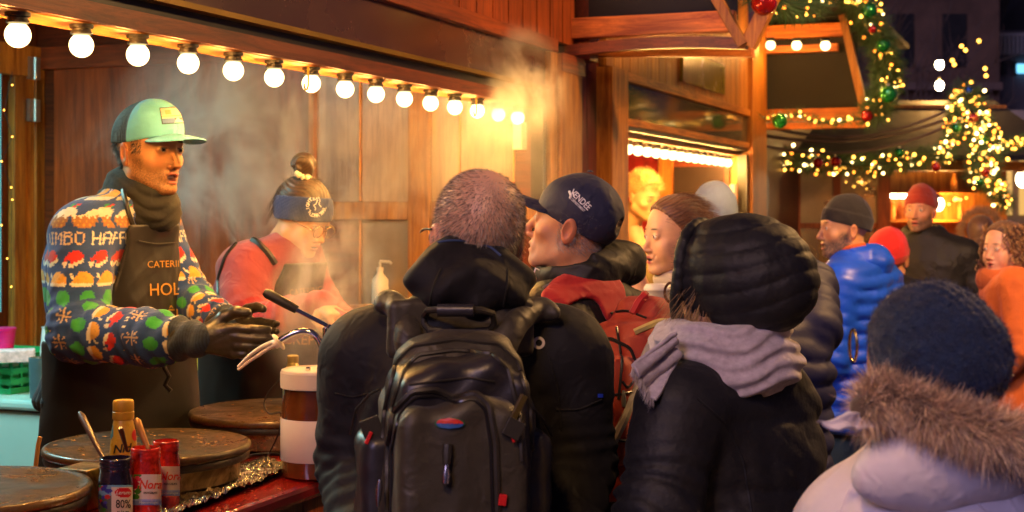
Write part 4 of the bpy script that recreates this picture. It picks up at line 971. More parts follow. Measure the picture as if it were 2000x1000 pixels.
# ------------------------------------------------------------------ crepe seller
SG = -1
def build_seller():
    s = Person(-1.07, 3.92, .88, -.47, 1.80, .2, 'stall keeper in green cap, black snood, festive knitted sweater and long black apron')
    s.head(s.L(291,300,3.90), .84, -.54, pitch=-.03, roll=0, h=.0024, k=1.0, mouth=1.0, stubble=.75, hairc=(.09,.045,.02), skin=(.60,.27,.14), crease=1, gaze=(.15,.0), nose=1.03)
    L = s.L
    sp = [L(228,770,3.95), L(228,700,3.94), L(225,640,3.93), L(218,520,3.93), L(226,425,3.93), L(262,378,3.93)]
    Rs, Re, Rw = L(160,462,3.77), L(152,648,3.66), L(392,662,3.50)
    Ls, Le, Lw = L(292,440,4.08), L(372,590,4.02), L(455,640,3.82)
    arms = [([Rs, Re, L(300,660,3.56), Rw], [.088,.078,.070,.044]), ([Ls, Le, Lw], [.08,.066,.042])]
    A = dict(spine=sp, rx=[.185,.185,.19,.205,.185,.075], ry=[.155,.13,.13,.135,.115,.075], arms=arms, wr=.0065, seed=3, wf=15, extra=[trap(s, L(262,385,3.92), Rs, Ls, .07, .082)])
    f, lo, hi = jacket_field(A)
    fT = jacket_field(dict(A, arms=[]))[0]
    hemz = float(sp[0][2]); cx = lambda z: np.interp(z, [p[2] for p in sp], [p[0] for p in sp]); cy = lambda z: np.interp(z, [p[2] for p in sp], [p[1] for p in sp])
    def rib(P):
        d = f(P); a = np.arctan2(P[:,0], P[:,1]); w = np.clip((hemz+.10-P[:,2])/.01, 0, 1)*(np.abs(P[:,0]) < .24)*np.clip((.02-P[:,1])/.08, 0, 1)
        return d+w*(.0025*np.sin(a*60))-w*np.clip(hemz+.1-P[:,2], 0, .1)*.35
    def colf(V):
        x = V[:,0]-cx(V[:,2]); y = V[:,1]-cy(V[:,2]); c = knit(-np.arctan2(x, y)*.19+.02*np.sin(V[:,2]*9), V[:,2]-1.521)
        dt = f_t(V)
        for k, (pts, rs) in enumerate(arms):
            for i in range(len(pts)-1):
                a, b = V3(pts[i]), V3(pts[i+1]); dv = b-a; ln = float(np.linalg.norm(dv)); dv /= ln; tt = (V-a) @ dv
                d = cap(V, a, b, rs[i], rs[i+1]); m = (d < .012) & (dt > .004)
                if i == 0: m = m & (tt > -.02)
                # angle round the arm
                ux = np.cross(dv, V3((0,1,.2))); ux /= np.linalg.norm(ux); uy = np.cross(dv, ux); q = V-a; ang = np.arctan2(q @ uy, q @ ux)
                cc = knit(SG*ang*.085+.03, (V[:,2]-1.521) if i == 0 else (tt+.11+.02*i), 8*i+5*k)
                if i == len(pts)-2: cf = tt > ln-.062*(1 if k == 0 else .8); cc = np.where(cf[:,None], V3((.010,.020,.045))*(1+.9*(np.sin(tt*1100)[:,None] > 0)), cc)
                c = np.where(m[:,None], cc, c)
        w = (V[:,2] < hemz+.095) & (np.abs(x) < .26) & (dt < .07) & (y < .10); a = np.arctan2(x, y)
        c = np.where(w[:,None], V3((.012,.016,.03))*(1+.8*(np.sin(a*120)[:,None] > 0)), c); return c
    zf = np.array([p[2] for p in sp]); f_t = lambda P: loft(P, zf, np.array(A['rx']), np.array(A['ry']), np.array([p[0] for p in sp]), np.array([p[1] for p in sp]), 2.5, .035)
    m = mat('knitted_wool', vc=True, rough=.95, var=.12, vscale=60, bump=.5, bscale=300, sheen=.2, wave=('Z', 110, 1.5), bdist=.002)
    sw = sdf_obj('sweater', rib, lo, hi, .0036, m, s.root, colf, it=1)
    inner_body(s, [sp[0], sp[3], sp[4], s.hp((0,-.05,-.15))], arms)
    s.skin_done()
    M_ap = cloth('black_apron_cloth', (.011,.010,.009), .42, .1, bscale=200, bump=.2, crease=(4.5,.006))
    Z = lambda py: float(L(225,py,3.9)[2])
    zt, zw = Z(452), Z(690)
    def bib(P):
        d = np.abs(fT(P)-.012)-.006; z = P[:,2]; hw = np.interp(z, [zw-.02, zw+.10, zw+.22, zt-.03, zt, zt+.09], [.215,.175,.125,.110,.112,.085])
        x = P[:,0]-cx(z)+.01
        d = si(d, np.abs(x)-hw, .004); d = si(d, zw-.03-z, .004); d = si(d, z-(zt+.02), .004); return si(d, -(P[:,1]-cy(z))-.02, .004)
    bo = sdf_obj('apron_bib', bib, (-.26,-.05,zw-.06), (.26,.32,zt+.14), .0045, M_ap, s.root)
    bibS = Surf(bo)
    def skirt(P):
        z = P[:,2]; g = (zw+.03-z); rx = .212+.03*g; ry = .172+.07*g
        x = (P[:,0]-cx(z))/rx; y = (P[:,1]-float(sp[1][1])-.005)/ry; k = (np.abs(x)**2.4+np.abs(y)**2.4)**(1/2.4)
        d = np.abs((k-1)*.16)-.008; d = d-wr(P, 15, 9, 4, aniso=(1,1,.35))*.006
        d = si(d, z-(zw+.045), .004); d = si(d, .55-z, .004); return si(d, -(y+.42), .01)
    sdf_obj('apron_skirt', skirt, (-.27,-.2,.5), (.27,.32,zw+.08), .0055, M_ap, s.root, it=2)
    # ties round the waist
    pts = [(cx(zw)+.212*math.sin(a), float(sp[1][1])+.158*math.cos(a), zw+.012*math.sin(3*a)) for a in np.linspace(-2.6, 2.6, 40)]
    MB().tube(pts, .009, 8, tone=1).build('apron_tie', M_ap, s.root, smooth=True)
    MB().tube([L(318,700,3.70), L(322,720,3.69), L(330,735,3.69), L(322,752,3.69), L(334,764,3.69)], .006, 8, tone=1).build('apron_tie', M_ap, s.root, smooth=True)
    M_gold = mat('gold_print', hexc('#b98a35'), .5, var=.2, bump=0)
    swS = Surf(sw)
    for sx in (-1, 1):
        pp = [( .098*sx+float(cx(zt)), None, zt+.01), (.085*sx+float(cx(zt)), None, zt+.07), (.07*sx+float(cx(zt)), None, zt+.13)]
    seam('strap', Surf(sw), [(262,452),(248,410),(240,372),(246,350)], .007, M_ap, s.root, off=.003)
    seam('strap', Surf(sw), [(338,452),(334,420),(328,398)], .007, M_ap, s.root, off=.003)
    for tx, cy_, h, sx in (('CATERING',516,13,1.15),('HOLY',566,24,1.05),('CRÊPE',618,26,1.0)):
        lettering('gold_lettering', bibS, tx, 328, cy_, h, M_gold, s.root, ang=-2, sx=sx*.82, bold=.0, off=.004)
    seam('hem_stitch', bibS, [(268,470),(300,476),(345,474)], .0016, M_ap, s.root, off=.003)
    # snood
    def sn(P):
        R = rot(-.42); d = ell(P, (0,-.026,-.112), (.092,.114,.070), R); d = su(d, ell(P, (0,-.050,-.160), (.118,.125,.058), rot(-.2)), .03)
        return d-.004*np.abs(np.sin((P[:,2]+P[:,1]*.5)*95+2*np.sin(P[:,0]*30)))-wr(P, 30, 2, 4)*.004
    s.hat_obj('snood', sn, (-.14,-.19,-.24), (.14,.13,-.03), .0035, cloth('black_knit', (.010,.010,.010), .9, .1), it=1)
    # cap
    def crown(P):
        d = ell(P, (0,-.010,.040), (.085,.107,.104)); d = su(d, ell(P, (0,.030,.078), (.066,.062,.066)), .03)
        cut = .024-(P[:,2]-np.clip(P[:,1]+.02, 0, .2)*.20); d = si(d, cut, .003)
        a = np.arctan2(P[:,0], P[:,2]); back = np.clip((.002-P[:,1])/.003, 0, 1)
        d = d+back*(.0016*(np.sin((P[:,1])*900) > 0)+.001)*(P[:,1] < 0)
        seamd = np.abs(P[:,0]); return d+.0012*np.exp(-(seamd/.002)**2)*(P[:,1] > 0)
    def cc(V):
        mint = V3((.11,.42,.62)); blk = V3((.012,.014,.020)); t = (V[:,1] > .002)[:,None]
        g = ((np.sin(V[:,1]*900) > 0) & (np.sin(V[:,2]*700) > -.2))[:,None]
        return np.where(t, mint, np.where(g, blk*2.2, blk))
    M_cap = cloth('cap_twill', (.2,.6,.42), .75, .15, vc=True, var=.08)
    cr_ = s.hat_obj('cap_crown', crown, (-.10,-.13,.0), (.10,.11,.16), .0022, M_cap, cc)
    def bill(P):
        y = P[:,1]; x = P[:,0]; zc = .052-.55*x*x/.07*.5-.10*(y-.08)**2/.1+.0*y
        d = np.abs(P[:,2]-zc)-.0022; r = np.sqrt((x/.078)**2+(np.maximum(y-.085, -.03)/.105)**2)-1
        d = si(d, r*.075, .003); return si(d, .060-y, .003)
    s.hat_obj('cap_bill', bill, (-.09,.05,.0), (.09,.205,.08), .0022, M_cap, lambda V: np.repeat(V3((.11,.42,.62))[None], len(V), 0))
    MB().lathe([(.001,.003),(.006,.002),(.008,-.002),(.007,-.004)], s.hp((0,-.004,.146)), 12, tone=1).build('cap_button', mat('mint', (.2,.6,.42), .7), s.root, smooth=True)
    cs = Surf(cr_)
    def bc(u, v):
        if u < .05 or u > .95 or v < .07 or v > .93: return (.008,.03,.05)
        if v < .5: return (.80,.66,.56) if abs(u-.3) > .12 or abs(v-.3) > .13 else (.75,.42,.2)
        if v < .58: return (.45,.55,.2)
        if v < .66: return (.55,.62,.50)
        if abs(u-.62) < (v-.62)*.55: return (.75,.75,.75)
        if u < .5: return (.10,.2,.5)
        return (.03,.06,.12)
    decal('cap_badge', cs, lambda u, v: (311+47*u+v*5+u*v*7, 211+32*v-3*u+8*u*v*0), 26, 18, bc, mat('badge_print', vc=True, var=0, bump=0, rough=.6), s.root, off=.0018)
    # sideburn hair under the cap
    r = np.random.RandomState(4); V, Fc = s.headVF
    mk = lambda c: ((np.abs(c[:,0]) > .045) & (c[:,1] > .010) & (c[:,1] < .042) & (c[:,2] > .0) & (c[:,2] < .05))*1.0+((c[:,1] < -.04) & (c[:,2] < .03) & (c[:,2] > -.06) & (np.abs(c[:,0]) < .075))*1.0
    Pp, N = sample_mesh(V, Fc, 2600, 3, mk); s.hstrands('hair', Pp, N*.5+V3((0,-.35,-.7)), r.uniform(.008,.016,2600), .0011, V3((.035,.018,.009))[None]*r.uniform(.5,1.6,(2600,1)), seg=2)
    # gloves
    M_gl = mat('black_latex', (.030,.024,.016), .32, var=.25, vscale=40, bump=.5, bscale=90, coat=.25, bdist=.003)
    w = Rw; fw = V3(L(545,672,3.47))-V3(Rw); up = V3((0,0,1))
    g = hand_field(w, fw, V3(L(392,630,3.9))-V3(Rw), 1, curl=(.10,.14,.18,.24), thumb=.1, k=1.05, spread=.03, fat=1.3)
    wrinkle = lambda g, a: (lambda P: su(g(P), cap(P, a, V3(a)-fw/np.linalg.norm(fw)*.05, .033, .036), .02)-wr(P, 70, 5, 4)*.0014)
    lo, hi = bounds([w, V3(w)+fw*1.25], .09); sdf_obj('glove', wrinkle(g, w), lo, hi, .0026, M_gl, s.root)
    w2 = V3(Lw); fw2 = V3(L(560,662,3.72))-w2
    g2 = hand_field(w2, fw2, V3(L(450,600,3.4))-w2, -1, curl=(.15,.2,.25,.3), thumb=.3, k=1.0, spread=.03, fat=1.25)
    lo, hi = bounds([w2, w2+fw2*1.3], .09); sdf_obj('glove', lambda P: su(g2(P), cap(P, w2, w2-fw2*.3, .032, .036), .02)-wr(P, 70, 6, 4)*.0014, lo, hi, .003, M_gl, s.root)
    tr_ = legs(s, L(215,800,3.95), M_jeans, z_top=1.02)
    jS = Surf(tr_)
    MB().box((-.06,-.172,.90),(.02,-.163,1.0), tone=1).build('back_pocket', M_jeans, s.root, bevel=.004)
    return s
seller = build_seller()

# ------------------------------------------------------------------ second cook, bent over the griddle
def build_cook():
    s = Person(-.80, 4.62, .82, -.57, 1.68, .2, 'young woman with hair bun, navy headband and glasses bending over griddle in maroon fleece')
    L = s.L
    s.head(L(590,427,4.55), .84, -.54, pitch=-.46, k=.94, h=.0028, ear=0, mouth=.0, fem=1, skin=(.62,.33,.20), lip=(.5,.2,.15), browk=.5)
    sp = [L(500,800,4.68), L(500,700,4.68), L(505,630,4.66), L(520,560,4.64), L(537,505,4.62), L(566,478,4.60)]
    Rs, Re, Rw = L(478,530,4.46), L(478,645,4.34), L(628,598,4.20)
    Ls, Le, Lw = L(590,530,4.76), L(640,610,4.70), L(690,640,4.45)
    arms = [([Rs, Re, L(560,625,4.27), Rw], [.092,.082,.066,.048]), ([Ls, Le, Lw], [.075,.06,.045])]
    A = dict(spine=sp, rx=[.17,.165,.17,.19,.175,.08], ry=[.13,.12,.12,.135,.12,.08], arms=arms, wr=.0065, seed=8, wf=16, extra=[trap(s, L(572,470,4.59), Rs, Ls, .07, .075)])
    f, lo, hi = jacket_field(A); fT = jacket_field(dict(A, arms=[]))[0]
    def colf(V):
        c = np.repeat(V3((.24,.040,.062))[None], len(V), 0); a, b = V3(Re), V3(Rw); d = cap(V, a, b, .082, .05)
        c = np.where((d < .014)[:,None], V3((.28,.014,.026)), c); q = cap(V, L(505,648,4.3), Rw, .07, .05); return c
    fl = sdf_obj('fleece', f, lo, hi, .006, cloth('maroon_fleece', (.2,.02,.03), .95, .5, vc=True, bscale=250), s.root, colf, it=2)
    inner_body(s, [sp[0], sp[3], sp[4], s.hp((0,-.05,-.15))], arms)
    # right hand closed on the spatula
    fw = V3(L(700,640,4.08))-V3(Rw); g = hand_field(Rw, fw, (0,0,-1), -1, curl=(.85,.95,1.0,1.0), thumb=.8, k=.98)
    lo, hi = bounds([Rw, V3(Rw)+fw*1.3], .10); s.add_skin(g, lo, hi, .0032, (.58,.30,.15))
    fw2 = V3(L(740,640,4.30))-V3(Lw); g2 = hand_field(Lw, fw2, (0,0,-1), 1, curl=(.5,.6,.6,.7), thumb=.6, k=.95)
    lo, hi = bounds([Lw, V3(Lw)+fw2*1.4], .10); s.add_skin(g2, lo, hi, .0035, (.58,.30,.15))
    s.skin_done()
    cx = lambda z: np.interp(z, [p[2] for p in sp], [p[0] for p in sp]); cy = lambda z: np.interp(z, [p[2] for p in sp], [p[1] for p in sp])
    M_ap = bpy.data.materials['black_apron_cloth']
    Z = lambda py: float(L(520,py,4.55)[2]); zw, zt = Z(655), Z(512)
    def bib(P):
        z = P[:,2]; d = np.abs(fT(P)-.012)-.007; hw = np.interp(z, [zw,zw+.08,zt-.02,zt+.05], [.20,.14,.105,.09]); x = P[:,0]-cx(z)
        d = si(d, np.abs(x)-hw, .004); d = si(d, zw-.03-z, .004); d = si(d, z-zt, .004); return si(d, -(P[:,1]-cy(z)), .004)
    b = sdf_obj('apron_bib', bib, (-.25,-.05,zw-.06), (.25,.45,zt+.05), .006, M_ap, s.root)
    def skirt(P):
        z = P[:,2]; x = (P[:,0]-cx(np.minimum(z, zw)))/.20; y = (P[:,1]-float(sp[1][1])-.01)/.165; k = (np.abs(x)**2.4+np.abs(y)**2.4)**(1/2.4)
        d = np.abs((k-1)*.17)-.009-wr(P, 14, 4, 4, aniso=(1,1,.4))*.006; d = si(d, z-(zw+.02), .004); d = si(d, .5-z, .004); return si(d, -(y+.45), .01)
    k_ = sdf_obj('apron_skirt', skirt, (-.28,-.25,.45), (.28,.35,zw+.06), .007, M_ap, s.root, it=2)
    mg = bpy.data.materials['gold_print']
    lettering('gold_lettering', Surf(b), 'CATERING', 596, 568, 13, mg, s.root, ang=-6, sx=.72, bold=0, off=.004)
    lettering('gold_lettering', Surf(k_, b), 'CRÊPE', 588, 664, 20, mg, s.root, ang=2, sx=.95, bold=.01, off=.004)
    seam('strap', Surf(fl), [(474,462),(500,472),(525,497),(536,515)], .011, M_ap, s.root, off=.002)
    seam('fleece_piping', Surf(fl), [(470,466),(440,500),(426,545),(428,620)], .006, M_black, s.root, off=.001)
    # hair: shell, bun, loose strands
    hc = (.035,.018,.009)
    def hair(P):
        d = ell(P, (0,-.018,.048), (.082,.104,.094)); d = si(d, P[:,1]*.6-(P[:,2]-.0)-.035, .01)
        a = np.arctan2(P[:,0], P[:,2]); return d+.0016*np.sin(a*46+6*np.sin(P[:,1]*40))
    def hcol(V): 
        a = np.sin(np.arctan2(V[:,0], V[:,2])*60+5*np.sin(V[:,1]*50))*.5+.5; return V3(hc)[None]*(.6+1.3*a[:,None])
    s.hat_obj('hair', hair, (-.1,-.14,-.06), (.1,.10,.16), .003, M_hair, hcol)
    def bun(P):
        c = V3((0,-.075,.165)); q = P-c; d = ell(P, c, (.042,.040,.040)); a = np.arctan2(q[:,1], q[:,2]); d = d+.004*np.sin(a*3+q[:,0]*120)
        return su(d, cap(P, (0,-.05,.12), (0,-.065,.15), .03, .024), .01)
    s.hat_obj('hair_bun', bun, (-.06,-.14,.09), (.06,-.01,.22), .003, M_hair, lambda V: V3(hc)[None]*(.7+1.1*(np.sin(V[:,0]*700+V[:,2]*300)*.5+.5)[:,None]))
    def scr(P):
        q = P-V3((.02,-.045,.140)); t = np.sqrt((np.sqrt(q[:,0]**2+q[:,1]**2)-.020)**2+q[:,2]**2)-.009
        return t-.003*np.sin(np.arctan2(q[:,0], q[:,1])*9)
    s.hat_obj('hair_tie', scr, (-.03,-.1,.11), (.07,.01,.17), .0028, cloth('cream_scrunchie', (.7,.62,.42)))
    r = np.random.RandomState(3); n = 420; a = r.uniform(-1.1,1.1,n); 
    Pp = np.stack([np.sin(a)*.08, -.06-.03*r.rand(n), .05+.04*r.rand(n)], 1); N = np.stack([np.sin(a)*.15, -.25+.1*r.rand(n), -.95+0*a], 1)
    s.hstrands('loose_hair', Pp, N, r.uniform(.06,.14,n), .0014, V3(hc)[None]*r.uniform(.6,2,(n,1)), bend=(0,.12,0), seg=4)
    n = 260; Pp, N = sample_mesh(*s.headVF, n, 5, lambda c: (c[:,2] > .08)*1.0); s.hstrands('flyaway_hair', Pp+N*.012, N*.5+r.normal(size=(n,3))*.5, r.uniform(.02,.05,n), .0007, V3(hc)[None]*r.uniform(1,2.4,(n,1)), bend=r.normal(size=(n,3))*.3, seg=4)
    tl = math.tan(.46)
    def hb(P):
        d = ell(P, (0,-.012,.035), (.090,.112,.105)); w = P[:,2]-P[:,1]*tl*.8
        d = si(d, w-.083, .006); d = si(d, -.004-w, .006)
        return d-.0012*(np.sin(P[:,2]*380)*np.sin(np.arctan2(P[:,0], P[:,1])*42))
    h = s.hat_obj('headband', hb, (-.11,-.14,-.12), (.11,.12,.18), .0028, cloth('navy_headband', (.012,.030,.13), .9, .4))
    hs = Surf(h); mw = mat('white_print', (.75,.75,.72), .6, bump=0)
    cX, cY = 616, 403
    def arc(word, R, a0, a1, hgt):
        n_ = len(word)
        for i, ch in enumerate(word):
            if ch == ' ': continue
            a = math.radians(a0+(a1-a0)*(i+.5)/n_); lettering('badge_lettering', hs, ch, cX+R*math.sin(a), cY-R*math.cos(a), hgt, mw, s.root, ang=math.degrees(a) if hgt > 0 else 0, bold=.02, off=.002)
    arc('LIGHTER', 15, -140, 20, 6.5)
    for i, ch in enumerate('ULTRA TRAIL'):
        if ch == ' ': continue
        a = math.radians(215-(215-95)*(i+.5)/11); lettering('badge_lettering', hs, ch, cX+18*math.sin(a), cY-18*math.cos(a), 6.5, mw, s.root, ang=math.degrees(a)+180, bold=.02, off=.002)
    seam('badge_figure', hs, [(620,391),(617,399),(611,401),(617,405),(615,411)], .0016, mw, s.root, off=.002, step=2); seam('badge_figure', hs, [(621,385),(625,392),(622,400),(627,404)], .0016, mw, s.root, off=.002, step=2)
    # glasses
    gl = MB(); R3 = s.headM
    for sx in (-1, 1): gl.tube([R3 @ Vector((sx*.031+.024*math.cos(a), .108-abs(.3*(sx*.031+.024*math.cos(a)))**2, .003+.021*math.sin(a))) for a in np.linspace(0, 2*PI, 22)], .0013, 6)
    gl.tube([R3 @ Vector((-.008,.112,.006)), R3 @ Vector((0,.114,.009)), R3 @ Vector((.008,.112,.006))], .0012, 6)
    for sx in (-1, 1): gl.tube([R3 @ Vector((sx*.055,.104,.008)), R3 @ Vector((sx*.076,.06,.008)), R3 @ Vector((sx*.082,.0,.006))], .0012, 6)
    gl.build('glasses', mat('gold_wire', (.6,.42,.15), .25, metal=1, bump=0), s.root, smooth=True)
    legs(s, L(500,830,4.68), M_dktr, z_top=.98, hh=.018)
    sp_ = empty('spatula', L(0,0,1)*0, 0); sp_.location = at(676,618,4.14); tag(sp_, 'red handled spatula held in the woman\'s hand over the griddle', 'spatula')
    o0 = at(676,618,4.14)
    MB().tube([at(655,606,4.16)-o0, at(706,632,4.08)-o0], .009, 10).build('handle', mat('red_plastic', (.5,.01,.02), .35, bump=0), sp_, smooth=True)
    MB().box((-.10,-.02,-.002),(.10,.02,.001), M=Matrix.Translation(at(770,668,4.0)-o0) @ Matrix.Rotation(-.35, 4, 'Z') @ Matrix.Rotation(.25, 4, 'Y')).build('blade', M_steel, sp_)
    return s
cook = build_cook()
# ------------------------------------------------------------------ generic pieces for clothed people
def dress(s, sp, rx, ry, arms, m, h=.007, hands=True, neck=True, name='jacket', trap_r=(.07,.08), colf=None, it=2, **kw):
    A = dict(spine=sp, rx=rx, ry=ry, arms=arms, **kw); A['extra'] = [trap(s, sp[-1], arms[0][0][0], arms[1][0][0], *trap_r)]+list(kw.get('extra', ()))
    f, lo, hi = jacket_field(A); s.jf = f
    j = sdf_obj(name, f, lo, hi, h, m, s.root, colf, it=it)
    inner_body(s, [sp[0], sp[len(sp)//2], sp[-2], s.hp((0,-.05,-.15))], arms)
    if hands:
        for k, (pts, rs) in enumerate(arms):
            w = V3(pts[-1]); fw = w-V3(pts[-2]); fw /= np.linalg.norm(fw); g = hand_field(w+fw*.01, fw, (0,0,1) if abs(fw[2]) < .7 else (0,1,0), 1 if k else -1, curl=(.5,.55,.6,.65))
            lo, hi = bounds([w, w+fw*.2], .07); s.add_skin(g, lo, hi, .005)
    s.skin_done(); return j
def std(s, chest_z=1.30, lean=0, k=1.0, spread=0, fx=0):
    """relaxed standing frame in local metres scaled by height"""
    q = s.k
    sp = [(0,0,.80*q),(0,0,1.0*q),(0,.01,1.2*q),(0,.0+lean*.5,1.36*q),(0,-.01+lean,1.43*q),(0,-.02+lean,1.50*q)]
    return sp
def arms_down(s, sh=.20, out=.26, fwd=.05, q=None, bend=.12):
    q = s.k; R = []
    for sx in (-1, 1): R.append(([(sx*sh*q,-.01,1.38*q),(sx*out*q,-.03+fwd*.3,1.10*q),(sx*(out-.03)*q,fwd+bend,.88*q)], [.075,.066,.050]))
    return R
def hair_shell(s, top=.142, low=-.02, back=.118, col=(.05,.03,.015), h=.004, len_=0, front=.055, fq=46):
    def f(P):
        d = ell(P, (0,-.014,.045), (.084,back-.008,top-.045)); d = su(d, ell(P, (0,-.05,-.01-len_*.5), (.074,.062,.07+len_*.6)), .03) if len_ else d
        fl = P[:,2]-.062+(P[:,1]-front)*-.9*-1; cutf = np.minimum(.075-P[:,2]+(P[:,1]-.02)*1.0, 1)
        d = si(d, (P[:,1]-.035)*1.0-(P[:,2]-.055)*.8, .008)
        d = si(d, low-.0-P[:,2]-np.clip(-P[:,1], 0, .1)*(.6+len_*12), .01)
        a = np.arctan2(P[:,0], P[:,2]-.0); return d+.0018*np.sin(a*fq+5*np.sin(P[:,1]*40))
    def c(V): return V3(col)[None]*(.6+1.2*(np.sin(np.arctan2(V[:,0], V[:,2])*70+5*np.sin(V[:,1]*50))*.5+.5)[:,None])
    return s.hat_obj('hair', f, (-.11,-.15,-.22), (.11,.12,.17), h, M_hair, c)
def face_hair(s, n, mask, L, w, col, dirn, seed=1, bend=(0,0,0), jit=.25, lift=0, name='hair', seg=2, var=(.5,1.6)):
    r = np.random.RandomState(seed); P, N = sample_mesh(*s.headVF, n, seed, mask); d = N*.5+V3(dirn)+r.normal(size=(n,3))*jit; d /= np.linalg.norm(d, axis=1)[:,None]
    return s.hstrands(name, P+N*lift, d, r.uniform(.6,1.2,n)*L, w, V3(col)[None]*r.uniform(*var,(n,1)), bend=bend, seg=seg)

# ------------------------------------------------------------------ grey-haired man with the black backpack
def build_grey():
    s = Person(-.09, 2.70, -.22, .975, 1.80, 0, 'grey cropped haired man seen from behind in black jacket carrying a large black backpack')
    L = s.L
    s.head(L(931,474,2.69), -.32, .95, pitch=-.06, roll=.10, h=.0026, k=1.04, stubble=.3, hairc=(.2,.18,.16), skin=(.70,.38,.28))
    sp = [L(905,1330,2.74), L(905,1150,2.72), L(908,980,2.72), L(912,830,2.72), L(917,700,2.71), L(928,600,2.70)]
    arms = [([L(705,700,2.74), L(698,905,2.76), L(700,1110,2.58)], [.084,.076,.056]), ([L(1112,700,2.72), L(1122,905,2.74), L(1110,1110,2.56)], [.086,.078,.056])]
    j = dress(s, sp, [.20,.19,.20,.215,.20,.09], [.13,.12,.125,.13,.12,.08], arms, M_blk, h=.0055, wr=.009, wf=12, seed=11, trap_r=(.075,.085))
    def hood(P):
        c = L(918,556,2.60); d = ell(P, c, (.118,.075,.062), rot(.25)); d = su(d, ell(P, L(912,520,2.64), (.088,.080,.055), rot(.35,.08)), .03)
        hole = ell(P, L(928,455,2.70), (.070,.085,.060)); d = ss(d, hole, .012)
        q = P-c; d = d-.006*np.sin(q[:,2]*70+9*np.abs(q[:,0])*6+q[:,1]*20)-wr(P, 22, 6, 4)*.006
        d = ss(d, ell(P, L(925,566,2.515), (.035,.012,.018), rot(0,.2)), .02); return d
    hd = sdf_obj('hood', hood, L(918,560,2.6)-V3((.2,.2,.16)), L(918,560,2.6)+V3((.2,.2,.16)), .004, M_blk, s.root, it=1)
    hS = Surf(hd)
    seam('hood_seam', hS, [(838,600),(846,560),(862,525)], .0018, M_blk2, s.root); seam('hood_seam', hS, [(983,598),(990,560),(992,525)], .0018, M_blk2, s.root)
    seam('hood_binding', hS, [(856,474),(880,470),(920,472),(958,482),(978,500)], .0022, mat('blue_binding', (.03,.06,.16), .5), s.root)
    # cropped hair
    n = 19000; r = np.random.RandomState(9); V, Fc = s.headVF
    def mk(c):
        y, z = c[:,1], c[:,2]; m = (z > -.045+np.clip(y, -.1, .08)*1.1) & (np.abs(c[:,0]) < .082-0*(z)) & ((z > .03) | (y < .012)) ; cr = np.linalg.norm((c-V3((.005,-.060,.118)))/V3((.055,.05,.04)), axis=1)
        return m*np.clip(cr*.8-.1, .05, 1)
    P, N = sample_mesh(V, Fc, n, 9, mk); cr = np.linalg.norm((P-V3((.005,-.060,.118))), axis=1); sw = P-V3((.008,-.070,.105)); sw[:,2] -= .03; sw /= np.linalg.norm(sw, axis=1)[:,None]
    d = N*.55+sw*.8+r.normal(size=(n,3))*.13; d /= np.linalg.norm(d, axis=1)[:,None]
    s.hstrands('hair', P, d, r.uniform(.006,.011,n), .0007, np.where(r.rand(n,1) < .5, V3((.55,.46,.36)), V3((.07,.055,.045)))*r.uniform(.4,1.4,(n,1)), seg=2)
    # spectacle arm
    gl = MB(); M3 = s.headM
    gl.tube([M3 @ Vector((-.088,-.005,.016)), M3 @ Vector((-.090,.04,.018)), M3 @ Vector((-.082,.09,.016))], .0022, 8); gl.tube([M3 @ Vector((.084,-.005,.012)), M3 @ Vector((.086,.04,.012)), M3 @ Vector((.078,.09,.012))], .0022, 8)
    for sx in (-1, 1): gl.tube([M3 @ Vector((sx*.036+.026*math.cos(a), .112-abs(math.cos(a)*sx+1)*.006, .008+.019*math.sin(a))) for a in np.linspace(0, 2*PI, 20)], .0018, 6)
    gl.build('glasses', M_black, s.root, smooth=True)
    S_ = Surf(j)
    decal('shoulder_badge', S_, lambda u, v: (1052+(6.5+5.5*v)*math.cos(u*2*PI), 670+(6.5+5.5*v)*math.sin(u*2*PI)), 24, 2, lambda u, v: (.62,.55,.5), mat('grey_print', vc=True, var=0, bump=0), s.root)
    seam('sleeve_seam', S_, [(1070,690),(1090,760),(1096,840)], .0018, M_blk2, s.root); seam('sleeve_seam', S_, [(655,768),(690,776),(722,768)], .0018, M_blk2, s.root); seam('sleeve_seam', S_, [(1085,800),(1130,800),(1175,780)], .0018, M_blk2, s.root)
    decal('blue_tab', S_, lambda u, v: (1166+10*u, 769+7*v), 3, 3, lambda u, v: (.02,.06,.6), bpy.data.materials['grey_print'], s.root)
    legs(s, L(905,1400,2.72), M_dktr, z_top=.95)
    return s, S_, j
grey, greyS, greyJ = build_grey()

